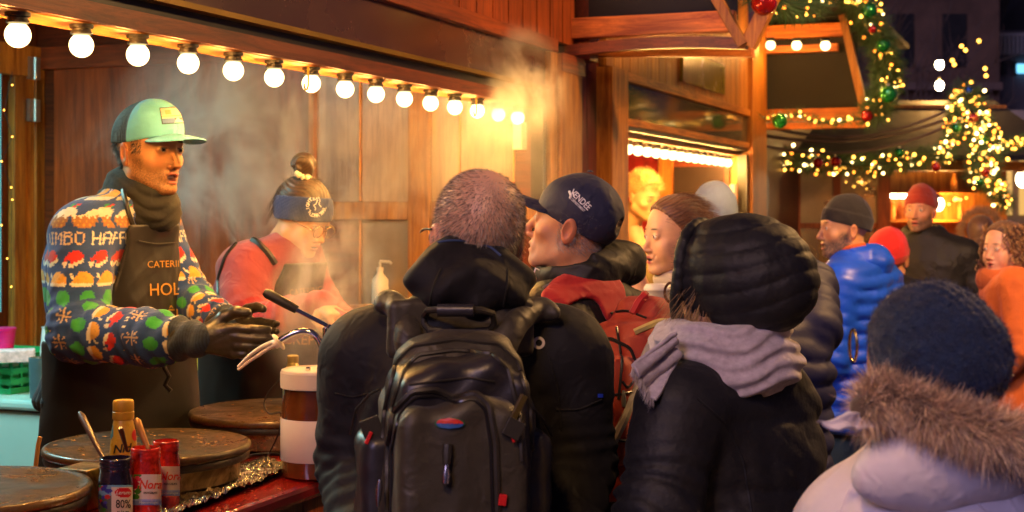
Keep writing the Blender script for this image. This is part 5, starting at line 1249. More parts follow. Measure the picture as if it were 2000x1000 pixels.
def build_pack():
    s = grey; b = empty('backpack', s.root.location, s.root.rotation_euler.z, label='large black backpack with oval badge and zip pulls worn by the grey haired man', cat='backpack')
    L = s.L; Yc = 2.50
    M_c = cloth('cordura', (.040,.033,.019), .5, .12, var=.3, vscale=7, bump=.6, bscale=520); M_w = mat('black_webbing', (.026,.022,.014), .5, bump=.3, bscale=300, var=.1); M_ny = mat('black_nylon', (.020,.018,.020), .38, var=.3, vscale=12, bump=.4, bscale=30, bdist=.004)
    zz = [1420, 1300, 1120, 980, 860, 780, 700, 665, 640]
    pts = [L(888 if y > 700 else 893, y, Yc) for y in zz]
    zs = np.array([p[2] for p in pts]); cx = np.array([p[0] for p in pts]); cy = np.array([p[1] for p in pts])
    rx = np.array([.115,.140,.150,.148,.142,.132,.112,.095,.070]); ry = np.array([.10,.125,.13,.125,.115,.10,.075,.055,.035])
    def main(P): return loft(P, zs, rx, ry, cx, cy+.0, 3.2, .03)-wr(P, 13, 21, 5)*.007-wr(P, 34, 2, 4, aniso=(1,1,.5))*.002
    lo = np.array([cx.min()-.2, cy.min()-.2, zs[0]-.03]); hi = np.array([cx.max()+.2, cy.max()+.2, zs[-1]+.03])
    mo = sdf_obj('main_compartment', main, lo, hi, .005, M_c, b, it=1)
    # middle pocket (ruched top) and front pocket
    def pocket(y0, y1, w, dep, yy, cxp, seed, arch=.9):
        P0 = L(cxp, y0, Yc-yy); P1 = L(cxp, y1, Yc-yy); zt = float(P1[2]); zb = float(P0[2])
        def f(P):
            x = P[:,0]-float(P1[0]); z = P[:,2]; top = zt-.35*w*(np.abs(x)/w)**2.6*arch+.006*np.sin(x*40)
            d = np.maximum(np.abs(x)-w, np.abs(P[:,1]-float(P1[1]))-dep); q = np.stack([np.abs(x)-w+.03, np.abs(P[:,1]-float(P1[1]))-dep+.03, z-top+.03], 1)
            d = np.linalg.norm(np.maximum(q, 0), axis=1)+np.minimum(q.max(1), 0)-.03
            d = np.maximum(d, zb-z); return d-wr(P, 17, seed, 5, aniso=(1,1,.6))*.008-.004*np.sin(x*75+3*np.sin(z*20))*np.clip((z-zt+.10)/.05, 0, 1)
        return f, V3((P1[0]-w-.04, P1[1]-dep-.05, zb-.01)), V3((P1[0]+w+.04, P1[1]+dep+.05, zt+.04))
    f1, a, c = pocket(1400, 690, .118, .10, .06, 890, 31); sdf_obj('middle_pocket', f1, a, c, .005, M_ny, b, it=1)
    f2, a, c = pocket(1400, 765, .108, .10, .115, 888, 33, .7); sdf_obj('front_pocket', f2, a, c, .005, M_c, b, it=1)
    k0, k1 = [o for o in b.children if o.name.startswith(('middle','front'))]
    mm = [o for o in b.children]; PS = Surf(*mm)
    for path in ([(745,900),(752,800),(775,705),(806,676),(890,664),(975,672),(1010,705),(1034,790),(1040,900)], [(757,900),(766,800),(790,722),(815,694),(890,684),(962,692),(993,722),(1012,800),(1018,900)]): seam('piping', PS, path, .0042, M_w, b)
    seam('front_zip', PS, [(756,1000),(757,880),(772,800),(805,765),(850,760),(890,778),(930,768),(956,790),(968,860),(972,1000)], .0055, M_w, b)
    seam('front_zip', PS, [(764,1000),(765,885),(780,812),(808,776),(850,771),(890,788),(925,779),(948,800),(958,865),(962,1000)], .003, M_black, b)
    seam('stitch', PS, [(800,752),(850,745),(915,738),(965,745)], .002, M_w, b)
    # harness, grab handle
    def yoke(P):
        d = rbox(P, L(900,640,2.575), (.135,.018,.055), .016); d = su(d, rbox(P, L(900,610,2.60), (.10,.02,.035), .02), .02); return d-wr(P, 20, 3, 4)*.003
    sdf_obj('harness_yoke', yoke, L(900,640,2.58)-V3((.2,.1,.12)), L(900,640,2.58)+V3((.2,.1,.12)), .005, M_c, b)
    gh = [L(828,618,2.545), L(836,606,2.52), L(870,603,2.505), L(905,604,2.50), L(940,606,2.505), L(962,612,2.52), L(966,632,2.535), L(955,645,2.545), L(890,649,2.54), L(838,644,2.54), L(828,632,2.545)]
    MB().tube(gh+[gh[0]], .0062, 8).build('grab_handle', M_w, b, smooth=True)
    MB().tube([L(855,606,2.50), L(925,606,2.495)], .0115, 12).build('handle_grip', M_ny, b, smooth=True)
    for side, path in ((-1, [(742,598,2.62),(762,585,2.66),(790,620,2.56),(800,660,2.53),(798,700,2.53)]), (1, [(1085,612,2.62),(1050,600,2.65),(1010,625,2.57),(985,665,2.54),(978,700,2.53)])):
        m_ = MB(); pp = [V3(L(*q)) for q in path]
        pts_ = [Vector(pp[0]).lerp(Vector(pp[1]), t) for t in (0,.5)]
        allp = [Vector(q) for q in pp]; fine = []
        for i in range(len(allp)-1):
            for t in (0,.25,.5,.75): fine.append(allp[i].lerp(allp[i+1], t))
        fine.append(allp[-1])
        for _ in range(3): fine = [fine[0]]+[(fine[i-1]+fine[i]*2+fine[i+1])/4 for i in range(1,len(fine)-1)]+[fine[-1]]
        def sf(P, fine=fine): return chain(P, fine, [.024]*len(fine), .01)
        lo_, hi_ = bounds(fine, .05); sdf_obj('shoulder_strap', lambda P, fine=fine: chain(P, fine, list(np.interp(np.arange(len(fine)), [0,3,len(fine)-4,len(fine)-1], [.012,.021,.023,.016])), .01)-wr(P, 30, 1, 4)*.002, lo_, hi_, .006, M_c, b)
    # side pockets
    for (x_, w_) in ((742,.040),(1022,.042)):
        def sp_(P, x_=x_, w_=w_): return rbox(P, L(x_,1060,2.47), (w_,.06,.20), .03)-wr(P, 18, x_, 4)*.006
        sdf_obj('side_pocket', sp_, L(x_,1060,2.47)-V3((.1,.12,.26)), L(x_,1060,2.47)+V3((.1,.12,.26)), .006, M_ny, b)
    PS = Surf(*[o for o in b.children if o.type == 'MESH'])
    # badge, zip pulls, buckles, cords
    def badge(u, v):
        return (.55,.02,.02) if v < .52 else (.03,.10,.32)
    def ov(u, v, k=1.0):
        y = (v-.5)*2; hw = math.sqrt(max(0, 1-y*y)); return (878+26*k*hw*(2*u-1), 827+10*k*y)
    decal('badge_rim', PS, lambda u, v: ov(u, v, 1.12), 14, 8, lambda u, v: (.02,.12,.05), mat('badge_rubber', vc=True, var=0, bump=0, rough=.4), b, off=.003)
    decal('badge', PS, ov, 14, 8, badge, bpy.data.materials['badge_rubber'], b, off=.0045)
    lettering('badge_lettering', PS, 'targus', 878, 824, 7, mat('red_print', (.75,.06,.02), .5, bump=0), b, sx=1.3, off=.0065, bold=.02)
    p0 = to_local(b, [PS.hit(874,866,.004)])[0]; p1 = to_local(b, [PS.hit(871,905,.010)])[0]; p2 = to_local(b, [PS.hit(868,945,.012)])[0]
    MB().tube([p0,(p0+p1)/2,p1], [.008,.0085,.006], 8).build('zip_tab', M_w, b, smooth=True)
    MB().tube([p1, p1.lerp(p2,.15), p1.lerp(p2,.5), p1.lerp(p2,.9), p2], [.004,.0045,.0075,.006,.002], 10).build('zip_pull', mat('steel_pull', (.5,.48,.5), .25, metal=1, bump=0), b, smooth=True)
    q0 = L(742,936,2.36); q1 = L(738,990,2.36); q0, q1 = Vector(q0), Vector(q1)
    MB().tube([q0, q0.lerp(q1,.3), q0.lerp(q1,.7), q1], [.003,.006,.005,.002], 10).build('zip_pull', bpy.data.materials['steel_pull'], b, smooth=True)
    mr = mat('red_tag', (.6,.01,.01), .5, bump=0)
    def box_at(x, y, w, h, m, name, ang=0, off=.004, t=.004):
        p = PS.hit(x, y, off); 
        if p is None: return
        p = to_local(b, [p])[0]; M = Matrix.Translation(p) @ Matrix.Rotation(math.radians(ang), 4, 'Y')
        MB().box((-w/2,-t,-h/2),(w/2,t,h/2), M=M, tone=1).build(name, m, b, bevel=.001)
    box_at(980,975,.013,.018,mr,'red_tag',8); box_at(997,849,.004,.024,mr,'red_tag',-20); box_at(722,858,.006,.022,mr,'red_tag',25)
    mo_ = mat('olive_plastic', hexc('#4a3c12'), .35, bump=0)
    box_at(1014,808,.011,.045,mo_,'buckle',28,off=.012,t=.005); box_at(716,790,.030,.014,mo_,'buckle',10,off=.010,t=.005); box_at(1000,836,.030,.030,M_w,'webbing',28,off=.006); box_at(730,850,.034,.05,M_w,'webbing',-20,off=.006)
    MB().tube([L(1024,792,2.38), L(1044,800,2.40), L(1062,822,2.44), L(1078,850,2.50)], .0026, 6).build('cord', M_w, b, smooth=True)
    MB().tube([L(742,760,2.42), L(722,770,2.40), L(695,800,2.42), L(684,848,2.46)], .0022, 6).build('cord', M_w, b, smooth=True)
    seam('blue_piping', greyS, [(1050,603),(1068,599),(1088,604)], .004, mat('blue_cord', (.01,.06,.6), .4, bump=0), b, off=.004)
    return b
build_pack()

# ------------------------------------------------------------------ man in the navy peaked cap
def build_peak():
    s = Person(.20, 3.42, -.80, .60, 1.76, 0, 'older man in navy peaked cap looking up left, wearing a black hooded coat')
    L = s.L
    s.head(L(1118,446,3.40), -.965, .26, pitch=.20, roll=0, h=.0026, k=.97, mouth=.35, stubble=.35, hairc=(.35,.3,.26), skin=(.60,.26,.14), crease=1, nose=1.04, brow=(.25,.18,.1))
    sp = [L(1172,1320,3.42), L(1170,1100,3.42), L(1165,900,3.42), L(1160,740,3.42), L(1152,640,3.42), L(1132,560,3.41)]
    arms = [([L(1062,650,3.30), L(1030,800,3.22), L(1000,900,3.05)], [.078,.066,.05]), ([L(1245,650,3.55), L(1290,820,3.6), L(1250,960,3.5)], [.08,.07,.05])]
    j = dress(s, sp, [.20,.19,.19,.20,.19,.10], [.14,.13,.13,.13,.12,.09], arms, M_blk2, h=.0065, wr=.010, wf=14, seed=22, trap_r=(.085,.09))
    def collar(P):
        c = L(1130,525,3.41); d = ell(P, c, (.105,.115,.075), rot(.2)); d = su(d, ell(P, L(1195,515,3.48), (.105,.085,.062), rot(-.1,.1)), .04)
        d = ss(d, ell(P, L(1096,452,3.38), (.082,.105,.085)), .012); q = P-c
        return d-wr(P, 20, 12, 5)*.009-.004*np.sin(q[:,2]*80+q[:,0]*30)
    hd = sdf_obj('hood', collar, L(1150,525,3.41)-V3((.24,.24,.16)), L(1150,525,3.41)+V3((.24,.24,.16)), .0045, M_blk2, s.root)
    face_hair(s, 3500, lambda c: ((c[:,1] < .022) & (c[:,2] < .045) & (c[:,2] > -.055) & (np.abs(c[:,0]) < .077))*1.0, .011, .0009, (.30,.25,.21), (0,-.6,-.6), 6)
    def crown(P):
        d = ell(P, (0,-.013,.042), (.0815,.108,.097)); d = si(d, .004-(P[:,2]-P[:,1]*.34), .004); d = ss(d, ell(P, (0,-.125,.028), (.03,.03,.022)), .006)
        a = np.arctan2(P[:,0], P[:,1]+.01); return d+.0012*np.exp(-(np.abs(np.sin(a*3))/.03)**2)-wr(P, 22, 7, 4)*.002
    mc = cloth('navy_twill', (.014,.017,.045), .7, .15, var=.1)
    cr = s.hat_obj('cap_crown', crown, (-.1,-.14,-.03), (.1,.11,.16), .0024, mc)
    def bill(P):
        y = P[:,1]; x = P[:,0]; zc = .046-3.2*x*x+.12*(y-.08); d = np.abs(P[:,2]-zc)-.0028; r = np.sqrt((x/.074)**2+((np.maximum(y-.080, -.02))/.092)**2)-1
        d = si(d, r*.07, .003); return si(d, .055-y, .003)
    s.hat_obj('cap_bill', bill, (-.09,.04,.0), (.09,.185,.09), .0024, mc)
    MB().lathe([(.001,.003),(.006,.002),(.008,-.002)], s.hp((0,-.016,.145)), 12).build('cap_button', mc, s.root, smooth=True)
    cs = Surf(cr); wp = bpy.data.materials['white_print']
    lettering('cap_lettering', cs, 'VENDÉE', 1134, 391, 12, wp, s.root, ang=44, sx=.78, bold=.015, off=.0018)
    lettering('cap_lettering', cs, 'LE DÉPARTEMENT', 1127, 399, 5, wp, s.root, ang=44, sx=.70, bold=.01, off=.0018)
    seam('cap_emblem', cs, [(1112,374),(1116,382),(1113,388)], .003, wp, s.root, off=.0015, step=2); seam('cap_emblem', cs, [(1120,376),(1121,384)], .002, wp, s.root, off=.0015, step=2)
    MB().tube([L(1047,545,3.28), L(1043,533,3.27), L(1046,524,3.27), L(1054,528,3.27)], .002, 6).build('snap_hook', M_steel, s.root, smooth=True)
    legs(s, L(1170,1380,3.42), M_dktr, z_top=.92)
    b = empty('backpack', s.root.location, s.root.rotation_euler.z, label='bright red backpack with grey straps worn by the man in the navy cap', cat='backpack')
    Mr = cloth('red_cordura', (.34,.030,.010), .7, .15, var=.2, vscale=8, bump=.5, bscale=500); Mr2 = cloth('scarlet_nylon', (.42,.010,.008), .7); Mg = mat('grey_reflective', (.36,.34,.28), .4, bump=.2, bscale=200)
    def pk(P):
        d = rbox(P, L(1234,785,3.22), (.088,.085,.175), .045, rot(0,.10)); d = su(d, rbox(P, L(1262,640,3.27), (.055,.060,.065), .03, rot(0,.18)), .045)
        d = su(d, rbox(P, L(1240,900,3.22), (.098,.08,.09), .04, rot(0,.1)), .015); return d-pad(P, 13, 41, 5)*.007-pad(P, 34, 42, 4)*.002
    m1 = sdf_obj('main_compartment', pk, L(1235,760,3.2)-V3((.22,.22,.34)), L(1235,760,3.2)+V3((.22,.22,.34)), .0055, Mr, b, it=1)
    def pk2(P): return rbox(P, L(1195,800,3.10), (.062,.05,.12), .03, rot(0,.10,.3))-wr(P, 20, 4, 4)*.005
    sdf_obj('front_pocket', pk2, L(1195,800,3.1)-V3((.13,.12,.18)), L(1195,800,3.1)+V3((.13,.12,.18)), .005, Mr, b)
    def stp(P): return chain(P, [L(1085,585,3.26), L(1110,556,3.28), L(1150,548,3.32), L(1190,568,3.33), L(1212,600,3.30)], [.020,.026,.034,.034,.03], .01)-.001
    jf = s.jf; sdf_obj('shoulder_strap', lambda P: si(stp(P)-.014, np.abs(jf(P)-.005)-.006, .003), L(1150,570,3.3)-V3((.14,.12,.10)), L(1150,570,3.3)+V3((.14,.12,.10)), .0045, Mr2, b)
    B_ = Surf(*b.children)
    for pth, r_, m_ in (([(1150,690),(1165,668),(1190,660),(1232,680),(1245,715)], .004, M_black), ([(1197,866),(1220,815),(1238,762),(1262,690),(1280,650),(1300,632)], .010, Mg), ([(1222,905),(1245,870),(1262,830)], .007, Mg), ([(1240,650),(1262,640),(1290,628),(1310,630)], .008, mat('cream_strap', hexc('#b8a868'), .5)),
                        ([(1196,855),(1215,862),(1240,856),(1256,840)], .0035, M_black), ([(1255,590),(1262,570),(1285,560),(1300,575)], .010, Mr), ([(1160,700),(1178,730),(1182,800),(1175,860)], .0035, M_black), ([(1205,640),(1215,700),(1208,780)], .003, M_black), ([(1192,612),(1225,606),(1262,622)], .003, M_black), ([(1170,760),(1200,772),(1232,765)], .003, M_black), ([(1250,700),(1256,760),(1250,840)], .009, Mg), ([(1215,745),(1225,760),(1235,745)], .003, M_black)): seam('strap' if m_ is not M_black else 'piping', B_, pth, r_, m_, b, off=.002)
    seam('handle_loop', B_, [(1238,615),(1250,590),(1272,572),(1292,580)], .011, Mr2, b, off=.004)
    p = B_.hit(1216,762,.006)
    if p: p = to_local(b, [p])[0]; MB().tube([p, p+Vector((0,0,-.02)), p+Vector((0,0,-.034))], [.003,.006,.004], 8).build('zip_pull', M_steel, b, smooth=True)
    seam('reflective_piping', Surf(j), [(1062,566),(1080,556),(1102,548)], .003, mat('silver_piping', (.5,.48,.4), .3, metal=.5), b, off=.006)
    return s
peak = build_peak()

# ------------------------------------------------------------------ smiling young woman with cup
def build_girl():
    s = Person(.52, 4.42, -.93, -.37, 1.66, 0, 'smiling young woman with brown hair in profile holding a pale cup by the red backpack')
    L = s.L
    s.head(L(1318,466,4.42), -.93, -.36, pitch=-.04, h=.003, k=.97, mouth=.12, smile=1, fem=1, skin=(.68,.36,.21), lip=(.55,.13,.11), ear=0, browk=1.0, gaze=(0,.02))
    sp = std(s); arms = [([(-.17,0,1.30),(-.20,.10,1.12),L(1262,585,4.15)], [.07,.06,.04]), ([(.17,0,1.30),(.22,.02,1.06),(.16,.2,.98)], [.07,.06,.045])]
    dress(s, sp, [.2,.18,.17,.19,.16,.07], [.14,.12,.12,.12,.10,.07], arms, cloth('camouflage', (.12,.12,.06), vc=True), h=.008, wr=.006, seed=5,
          colf=lambda V: np.where((wr(V, 26, 3, 4) > .1)[:,None], V3((.14,.13,.06)), np.where((wr(V, 30, 9, 4) > .1)[:,None], V3((.05,.06,.035)), V3((.30,.26,.16)))))
    hair_shell(s, col=(.13,.055,.022), low=-.03, len_=.03)
    face_hair(s, 2600, lambda c: ((c[:,2] > .055) & (c[:,1] < .058))*1.0+((c[:,1] < .012) & (c[:,2] > -.03))*1.0, .05, .0012, (.16,.065,.026), (0,-.9,-.12), 12, lift=.007, bend=(0,-.1,-.35), seg=3, jit=.08)
    sc_ = lambda P: ell(P, s.hp((0,-.02,-.13)), (.085,.09,.05))-wr(P, 24, 6, 4)*.006
    c0 = s.hp((0,-.02,-.13)); sdf_obj('collar', sc_, c0-V3((.12,.12,.08)), c0+V3((.12,.12,.08)), .006, cloth('cream_scarf', (.50,.42,.30)), s.root)
    legs(s, (0,0,.86), M_dktr, z_top=.9, hh=.02)
    e = empty('paper_cup', at(1287,592,4.05), 0, label='pale paper cup with lid held below the smiling woman\'s chin', cat='cup')
    MB().lathe([(.031,-.055),(.040,.035),(.041,.037)], n=28, tone=1).build('cup', mat('paper', (.62,.55,.42), .6, bump=0), e, smooth=True)
    MB().lathe([(.043,.036),(.044,.040),(.042,.046),(.040,.048),(.037,.054),(.034,.054),(.033,.050)], n=28, tone=1).build('lid', mat('white_lid', (.70,.64,.52), .35, bump=0), e, smooth=True)
build_girl()

# ------------------------------------------------------------------ woman in the quilted hood
def build_hood():
    s = Person(.44, 2.78, -.62, .78, 1.67, 0, 'woman in black quilted hood, grey wrapped scarf and black padded coat seen from behind')
    L = s.L
    s.head(L(1420,558,2.76), -.80, .60, pitch=-.02, h=.0035, k=.96, ear=0, skin=(.6,.32,.2), hairc=(.3,.2,.1))
    sp = [L(1420,1350,2.80), L(1420,1150,2.80), L(1418,980,2.80), L(1420,880,2.80), L(1430,790,2.79), L(1440,700,2.78)]
    arms = [([L(1318,815,2.62), L(1290,985,2.58), L(1250,1150,2.50)], [.078,.075,.06]), ([L(1520,815,2.93), L(1545,980,2.95), L(1500,1120,2.95)], [.078,.074,.06])]
    j = dress(s, sp, [.22,.20,.19,.195,.18,.09], [.16,.155,.155,.15,.13,.09], arms, M_puff, h=.006, wr=.013, wf=11, seed=31, pad=1, quilt=.13, qa=.009, trap_r=(.085,.085), hands=True)
    R = None
    def hood(P):
        d = ell(P, (0,-.030,.030), (.108,.150,.114)); d = su(d, ell(P, (0,-.075,.0), (.100,.105,.095)), .04)
        fr = .058+.22*np.clip(.02-P[:,2], 0, .1); d = si(d, P[:,1]-fr, .010)
        inner = ell(P, (0,-.012,.015), (.085,.125,.105)); d = np.where(P[:,1] > -.02, ss(d, inner, .008), d)
        # curved quilting seams sweeping from brow to nape
        t = P[:,2]+.10*P[:,1]-(P[:,1]+.03)**2*1.6+.004*np.sin(P[:,1]*24+P[:,0]*10)
        q = np.abs(np.sin(PI*(t+.02)/.040))**.45-.6
        d = d-q*.0052-pad(P, 17, 13, 5)*.0065-wr(P, 40, 3, 5)*.0014
        d = si(d, -.098-.004*np.sin(P[:,0]*60)-P[:,2], .012); return d
    ho = s.hat_obj('hood', hood, (-.15,-.22,-.13), (.15,.12,.17), .0036, M_puff, it=1)
    # rolled rim of the hood opening
    rim = [s.hp((.094*math.sin(a), .056+.035*(1-math.cos(a))*.5*0+.03*max(0,-math.cos(a)), .018+.108*math.cos(a))) for a in np.linspace(-2.5, 2.5, 50)]
    sdf_obj('hood_rim', lambda P: chain(P, rim[::2], [.0125]*len(rim[::2]), .005)-wr(P, 60, 2, 4)*.002, *bounds(rim, .03), .004, M_puff, s.root)
    r = np.random.RandomState(2); n = 2600; k = r.randint(0, len(rim)-1, n); P0 = np.array(rim)[k]+(np.array(rim)[k+1]-np.array(rim)[k])*r.rand(n,1)+r.normal(size=(n,3))*.004
    fd = np.array(s.hR @ Vector((0,1,0))); dd = r.normal(size=(n,3))*.6+fd*1.0; dd /= np.linalg.norm(dd, axis=1)[:,None]
    strands('fleece_edge', P0, dd, .012, .0013, V3((.10,.075,.04))[None]*r.uniform(.6,1.6,(n,1)), M_hair, s.root, seg=2)
    face_hair(s, 420, lambda c: ((np.abs(c[:,0]) > .04) & (c[:,1] > .0) & (c[:,2] < .04) & (c[:,2] > -.08))*1.0, .10, .0014, (.30,.17,.06), (0,.1,-1), 8, bend=(0,.1,0), seg=3, jit=.15)
    # sunglasses hooked by the cheek
    M3 = s.headM; g = MB(); g.tube([M3 @ Vector((-.076+.018*math.cos(a)*.3,.084+.019*math.cos(a),-.012+.020*math.sin(a))) for a in np.linspace(0, 2*PI, 20)], .0028, 6)
    g.tube([M3 @ Vector((-.082,.0,.0)), M3 @ Vector((-.080,.07,-.004))], .003, 6); g.build('sunglasses', mat('tortoise', (.12,.05,.02), .2, bump=0, coat=1), s.root, smooth=True)
    # scarf: three fat wraps with folds and a hanging end
    c0 = L(1416,688,2.76); 
    def scarf(P):
        q = P-c0; a = np.arctan2(q[:,1], q[:,0]); d = None
        for (dz, rr, th, tl) in ((.034,.098,.034,.10),(.004,.110,.038,-.12),(-.028,.120,.036,.08)):
            Q = q.copy(); Q[:,2] = Q[:,2]-dz-tl*Q[:,0]; rad = np.sqrt(Q[:,0]**2+(Q[:,1]*1.05)**2)
            e = np.sqrt((rad-rr)**2+(Q[:,2]*.92)**2)-th; d = e if d is None else su(d, e, .010)
        d = d-.0040*np.sin(q[:,2]*210+3.0*np.sin(a*2+.5)+1.6*np.sin(a*5))-wr(P, 22, 17, 5, aniso=(1,1,1.6))*.005; return d
    Ms = cloth('grey_jersey', (.42,.37,.40), .92, .4, var=.22, vscale=70, bump=.6, bscale=420)
    sdf_obj('scarf', scarf, c0-V3((.19,.19,.11)), c0+V3((.19,.19,.11)), .0038, Ms, s.root, it=1)
    nx_, ny_ = 40, 40; cA, cB, cC, cD = L(1322,648,2.60), L(1330,706,2.62), L(1275,778,2.55), L(1236,714,2.54); GV = []
    for a_ in range(nx_+1):
        for b_ in range(ny_+1): u_, v_ = a_/nx_, b_/ny_; GV.append((cA*(1-u_)+cB*u_)*(1-v_)+(cD*(1-u_)+cC*u_)*v_)
    GV = np.array(GV, np.float32); uu = np.repeat(np.linspace(0,1,nx_+1), ny_+1); vv = np.tile(np.linspace(0,1,ny_+1), nx_+1); nrm = V3(np.cross(cB-cA, cD-cA)); nrm /= np.linalg.norm(nrm)
    GV += nrm*((.012*np.sin(uu*15+2*vv)*(1-.3*vv)+.022*np.sin(PI*uu))[:,None]+wr(GV, 30, 3, 4)[:,None]*.006); GV[:,2] += -.008*np.sin(uu*9)*vv
    so = link_mesh('scarf_end', np_mesh('scarf_end', GV, [(a_*(ny_+1)+b_, (a_+1)*(ny_+1)+b_, (a_+1)*(ny_+1)+b_+1, a_*(ny_+1)+b_+1) for a_ in range(nx_) for b_ in range(ny_)]), Ms, s.root); sd = so.modifiers.new('thick', 'SOLIDIFY'); sd.thickness = .007
    n_ = 260; t_ = np.random.RandomState(5).rand(n_,1); strands('fringe', cD*(1-t_)+cC*t_, np.repeat(V3((-.3,0,-1))[None]/1.05, n_, 0)+np.random.RandomState(6).normal(size=(n_,3))*.2, .018, .0016, V3((.42,.37,.36))[None]*np.random.RandomState(7).uniform(.6,1.3,(n_,1)), M_hair, s.root, seg=2)
    seam('back_seam', Surf(j), [(1362,778),(1420,830),(1452,900),(1468,1000)], .0025, M_puff, s.root, off=0)
    legs(s, L(1420,1420,2.8), M_dktr, z_top=.86)
    return s
build_hood()

# ------------------------------------------------------------------ person in the pale coat, fur collar and knitted beret
def build_pale():
    s = Person(.60, 2.02, -.20, .98, 1.60, 0, 'person in pale lilac coat with fur trimmed hood and dark blue knitted hat')
    L = s.L
    s.head(L(1800,737,2.02), -.25, .97, h=.004, k=.95, ear=0, neck=.10, hairc=(.2,.15,.1))
    sp = [L(1870,1750,2.08), L(1870,1450,2.08), L(1868,1250,2.08), L(1865,1120,2.07), L(1855,1010,2.06), L(1840,900,2.04)]
    arms = [([L(1665,1060,2.08), L(1590,1260,2.08), L(1600,1450,1.95)], [.092,.082,.06]), ([L(2045,1060,2.08), L(2110,1260,2.08), L(2100,1450,1.95)], [.092,.082,.06])]
    mc = cloth('lilac_poplin', (.72,.66,.70), .6, .1, var=.06, bump=.1, bscale=300)
    j = dress(s, sp, [.23,.21,.20,.205,.185,.10], [.16,.15,.15,.15,.13,.09], arms, mc, h=.006, wr=.008, wf=11, seed=44, trap_r=(.09,.095))
    JS = Surf(j)
    for pth in ([(1770,880),(1850,930),(1930,1000)], [(1660,960),(1700,905),(1735,880)], [(1640,1000),(1665,940),(1690,915)]): seam('seam', JS, pth, .0022, mc, s.root, off=0)
    # dropped hood lining and flap at the left
    def hoodb(P):
        c = L(1860,905,1.965); d = ell(P, c, (.150,.062,.070), rot(.2,-.10)); d = su(d, ell(P, L(1855,880,2.03), (.125,.11,.05), rot(0,-.12)), .03); return d-wr(P, 16, 5, 4)*.005
    hb = sdf_obj('dropped_hood', hoodb, L(1850,880,1.95)-V3((.26,.24,.16)), L(1850,880,1.95)+V3((.26,.24,.16)), .006, mc, s.root)
    fl = [L(1600,818,1.92), L(1640,802,1.92), L(1700,800,1.92), L(1690,838,1.90), L(1640,834,1.90)]
    sheet('hood_flap', [L(1594,824,1.90), L(1692,794,1.93), L(1704,838,1.92), L(1640,842,1.90)], mc, s.root, wave=.005)
    0 and sdf_obj('hood_flap', lambda P: su(cap(P, fl[0], fl[2], .004, .016), su(cap(P, fl[1], fl[3], .005, .012), cap(P, L(1672,850,1.92), L(1660,880,1.93), .016, .008), .02), .02), *bounds(fl+[L(1660,880,1.93)], .04), .004, mc, s.root)
    # fur
    r = np.random.RandomState(6); path = [L(1690,800,1.93), L(1712,775,1.95), L(1752,775,1.93), L(1800,795,1.90), L(1850,822,1.885), L(1910,838,1.88), L(1970,852,1.89), L(2040,868,1.92), L(2090,856,1.99)]
    path = np.array([[float(x) for x in p] for p in path]); n = 26000; t = r.rand(n)*(len(path)-1); i = t.astype(int); f_ = (t-i)[:,None]
    c = path[i]*(1-f_)+path[i+1]*f_; a = r.rand(n)*2*PI; rad = .020*np.sqrt(r.rand(n)); off = np.stack([r.normal(size=n)*.35, np.cos(a), np.sin(a)], 1); off /= np.linalg.norm(off, axis=1)[:,None]
    clump = np.stack([np.sin(t*9+1), np.sin(t*13)*.5, np.sin(t*17+2)], 1)*.35
    d = off*.75+clump+V3((-.05,-.35,.05))+r.normal(size=(n,3))*.22; d /= np.linalg.norm(d, axis=1)[:,None]
    tip = r.rand(n,1); cols = np.where(r.rand(n,1) < .45, V3((.95,.74,.52)), V3((.42,.26,.16)))*r.uniform(.55,1.5,(n,1))
    strands('fur_trim', c+off*rad[:,None], d, r.uniform(.016,.046,n), .0013, cols, M_hair, s.root, bend=np.stack([np.zeros(n), -.05*np.ones(n), -.35*r.rand(n)], 1), seg=3, taper=.1)
    fc = lambda P: chain(P, path, [.022]*len(path), .02)-wr(P, 40, 3, 4)*.006
    sdf_obj('fur_backing', fc, *bounds(path, .06), .007, cloth('fur_base', (.10,.065,.045), 1, .5), s.root)
    def hat(P):
        P = (P-V3((-.012,-.03,.138)))/.88+V3((-.012,-.03,.138))
        d = ell(P, (.002,-.028,.040), (.100,.118,.104), rot(.1,-.05)); d = su(d, ell(P, (.014,-.085,.014), (.090,.066,.080)), .05); d = si(d, -.040-(P[:,2]+P[:,1]*-.1), .012)
        q = P-V3((-.02,.02,.0)); an = np.arctan2(q[:,2]-.02, q[:,0]+.13); rr = np.sqrt((q[:,0]+.13)**2+(q[:,2]+.03)**2)
        d = d-.0022*np.abs(np.sin(rr*190+2.6*np.sin(an*3)+1.5*np.sin(an*7)))-.0014*np.sin(an*95)*np.sin(rr*300)-wr(P, 26, 5, 4)*.005-wr(P, 80, 9, 4)*.0015
        return d
    ht = s.hat_obj('knitted_hat', hat, (-.15,-.2,-.09), (.16,.13,.17), .0032, cloth('navy_chenille', (.006,.018,.055), .95, .25, var=.35, vscale=60, bump=.8, bscale=260), it=1)
    n = 9000; V, Fc = verts_of(ht); P_, N_ = sample_mesh(V, Fc, n, 3); dd = N_+r.normal(size=(n,3))*.7; dd /= np.linalg.norm(dd, axis=1)[:,None]
    strands('hat_fuzz', P_, dd, r.uniform(.004,.009,n), .0007, V3((.010,.026,.07))[None]*r.uniform(.5,2.0,(n,1)), M_hair, s.root, seg=1)
    M3 = s.headM; MB().tube([M3 @ Vector((-.088,.045+.012*math.cos(a),.045+.024*math.sin(a))) for a in np.linspace(0, 2*PI, 20)], .0022, 6).build('glasses', bpy.data.materials['gold_wire'], s.root, smooth=True)
    legs(s, (0,0,.82), M_dktr, z_top=.85, hh=.02)
build_pale()

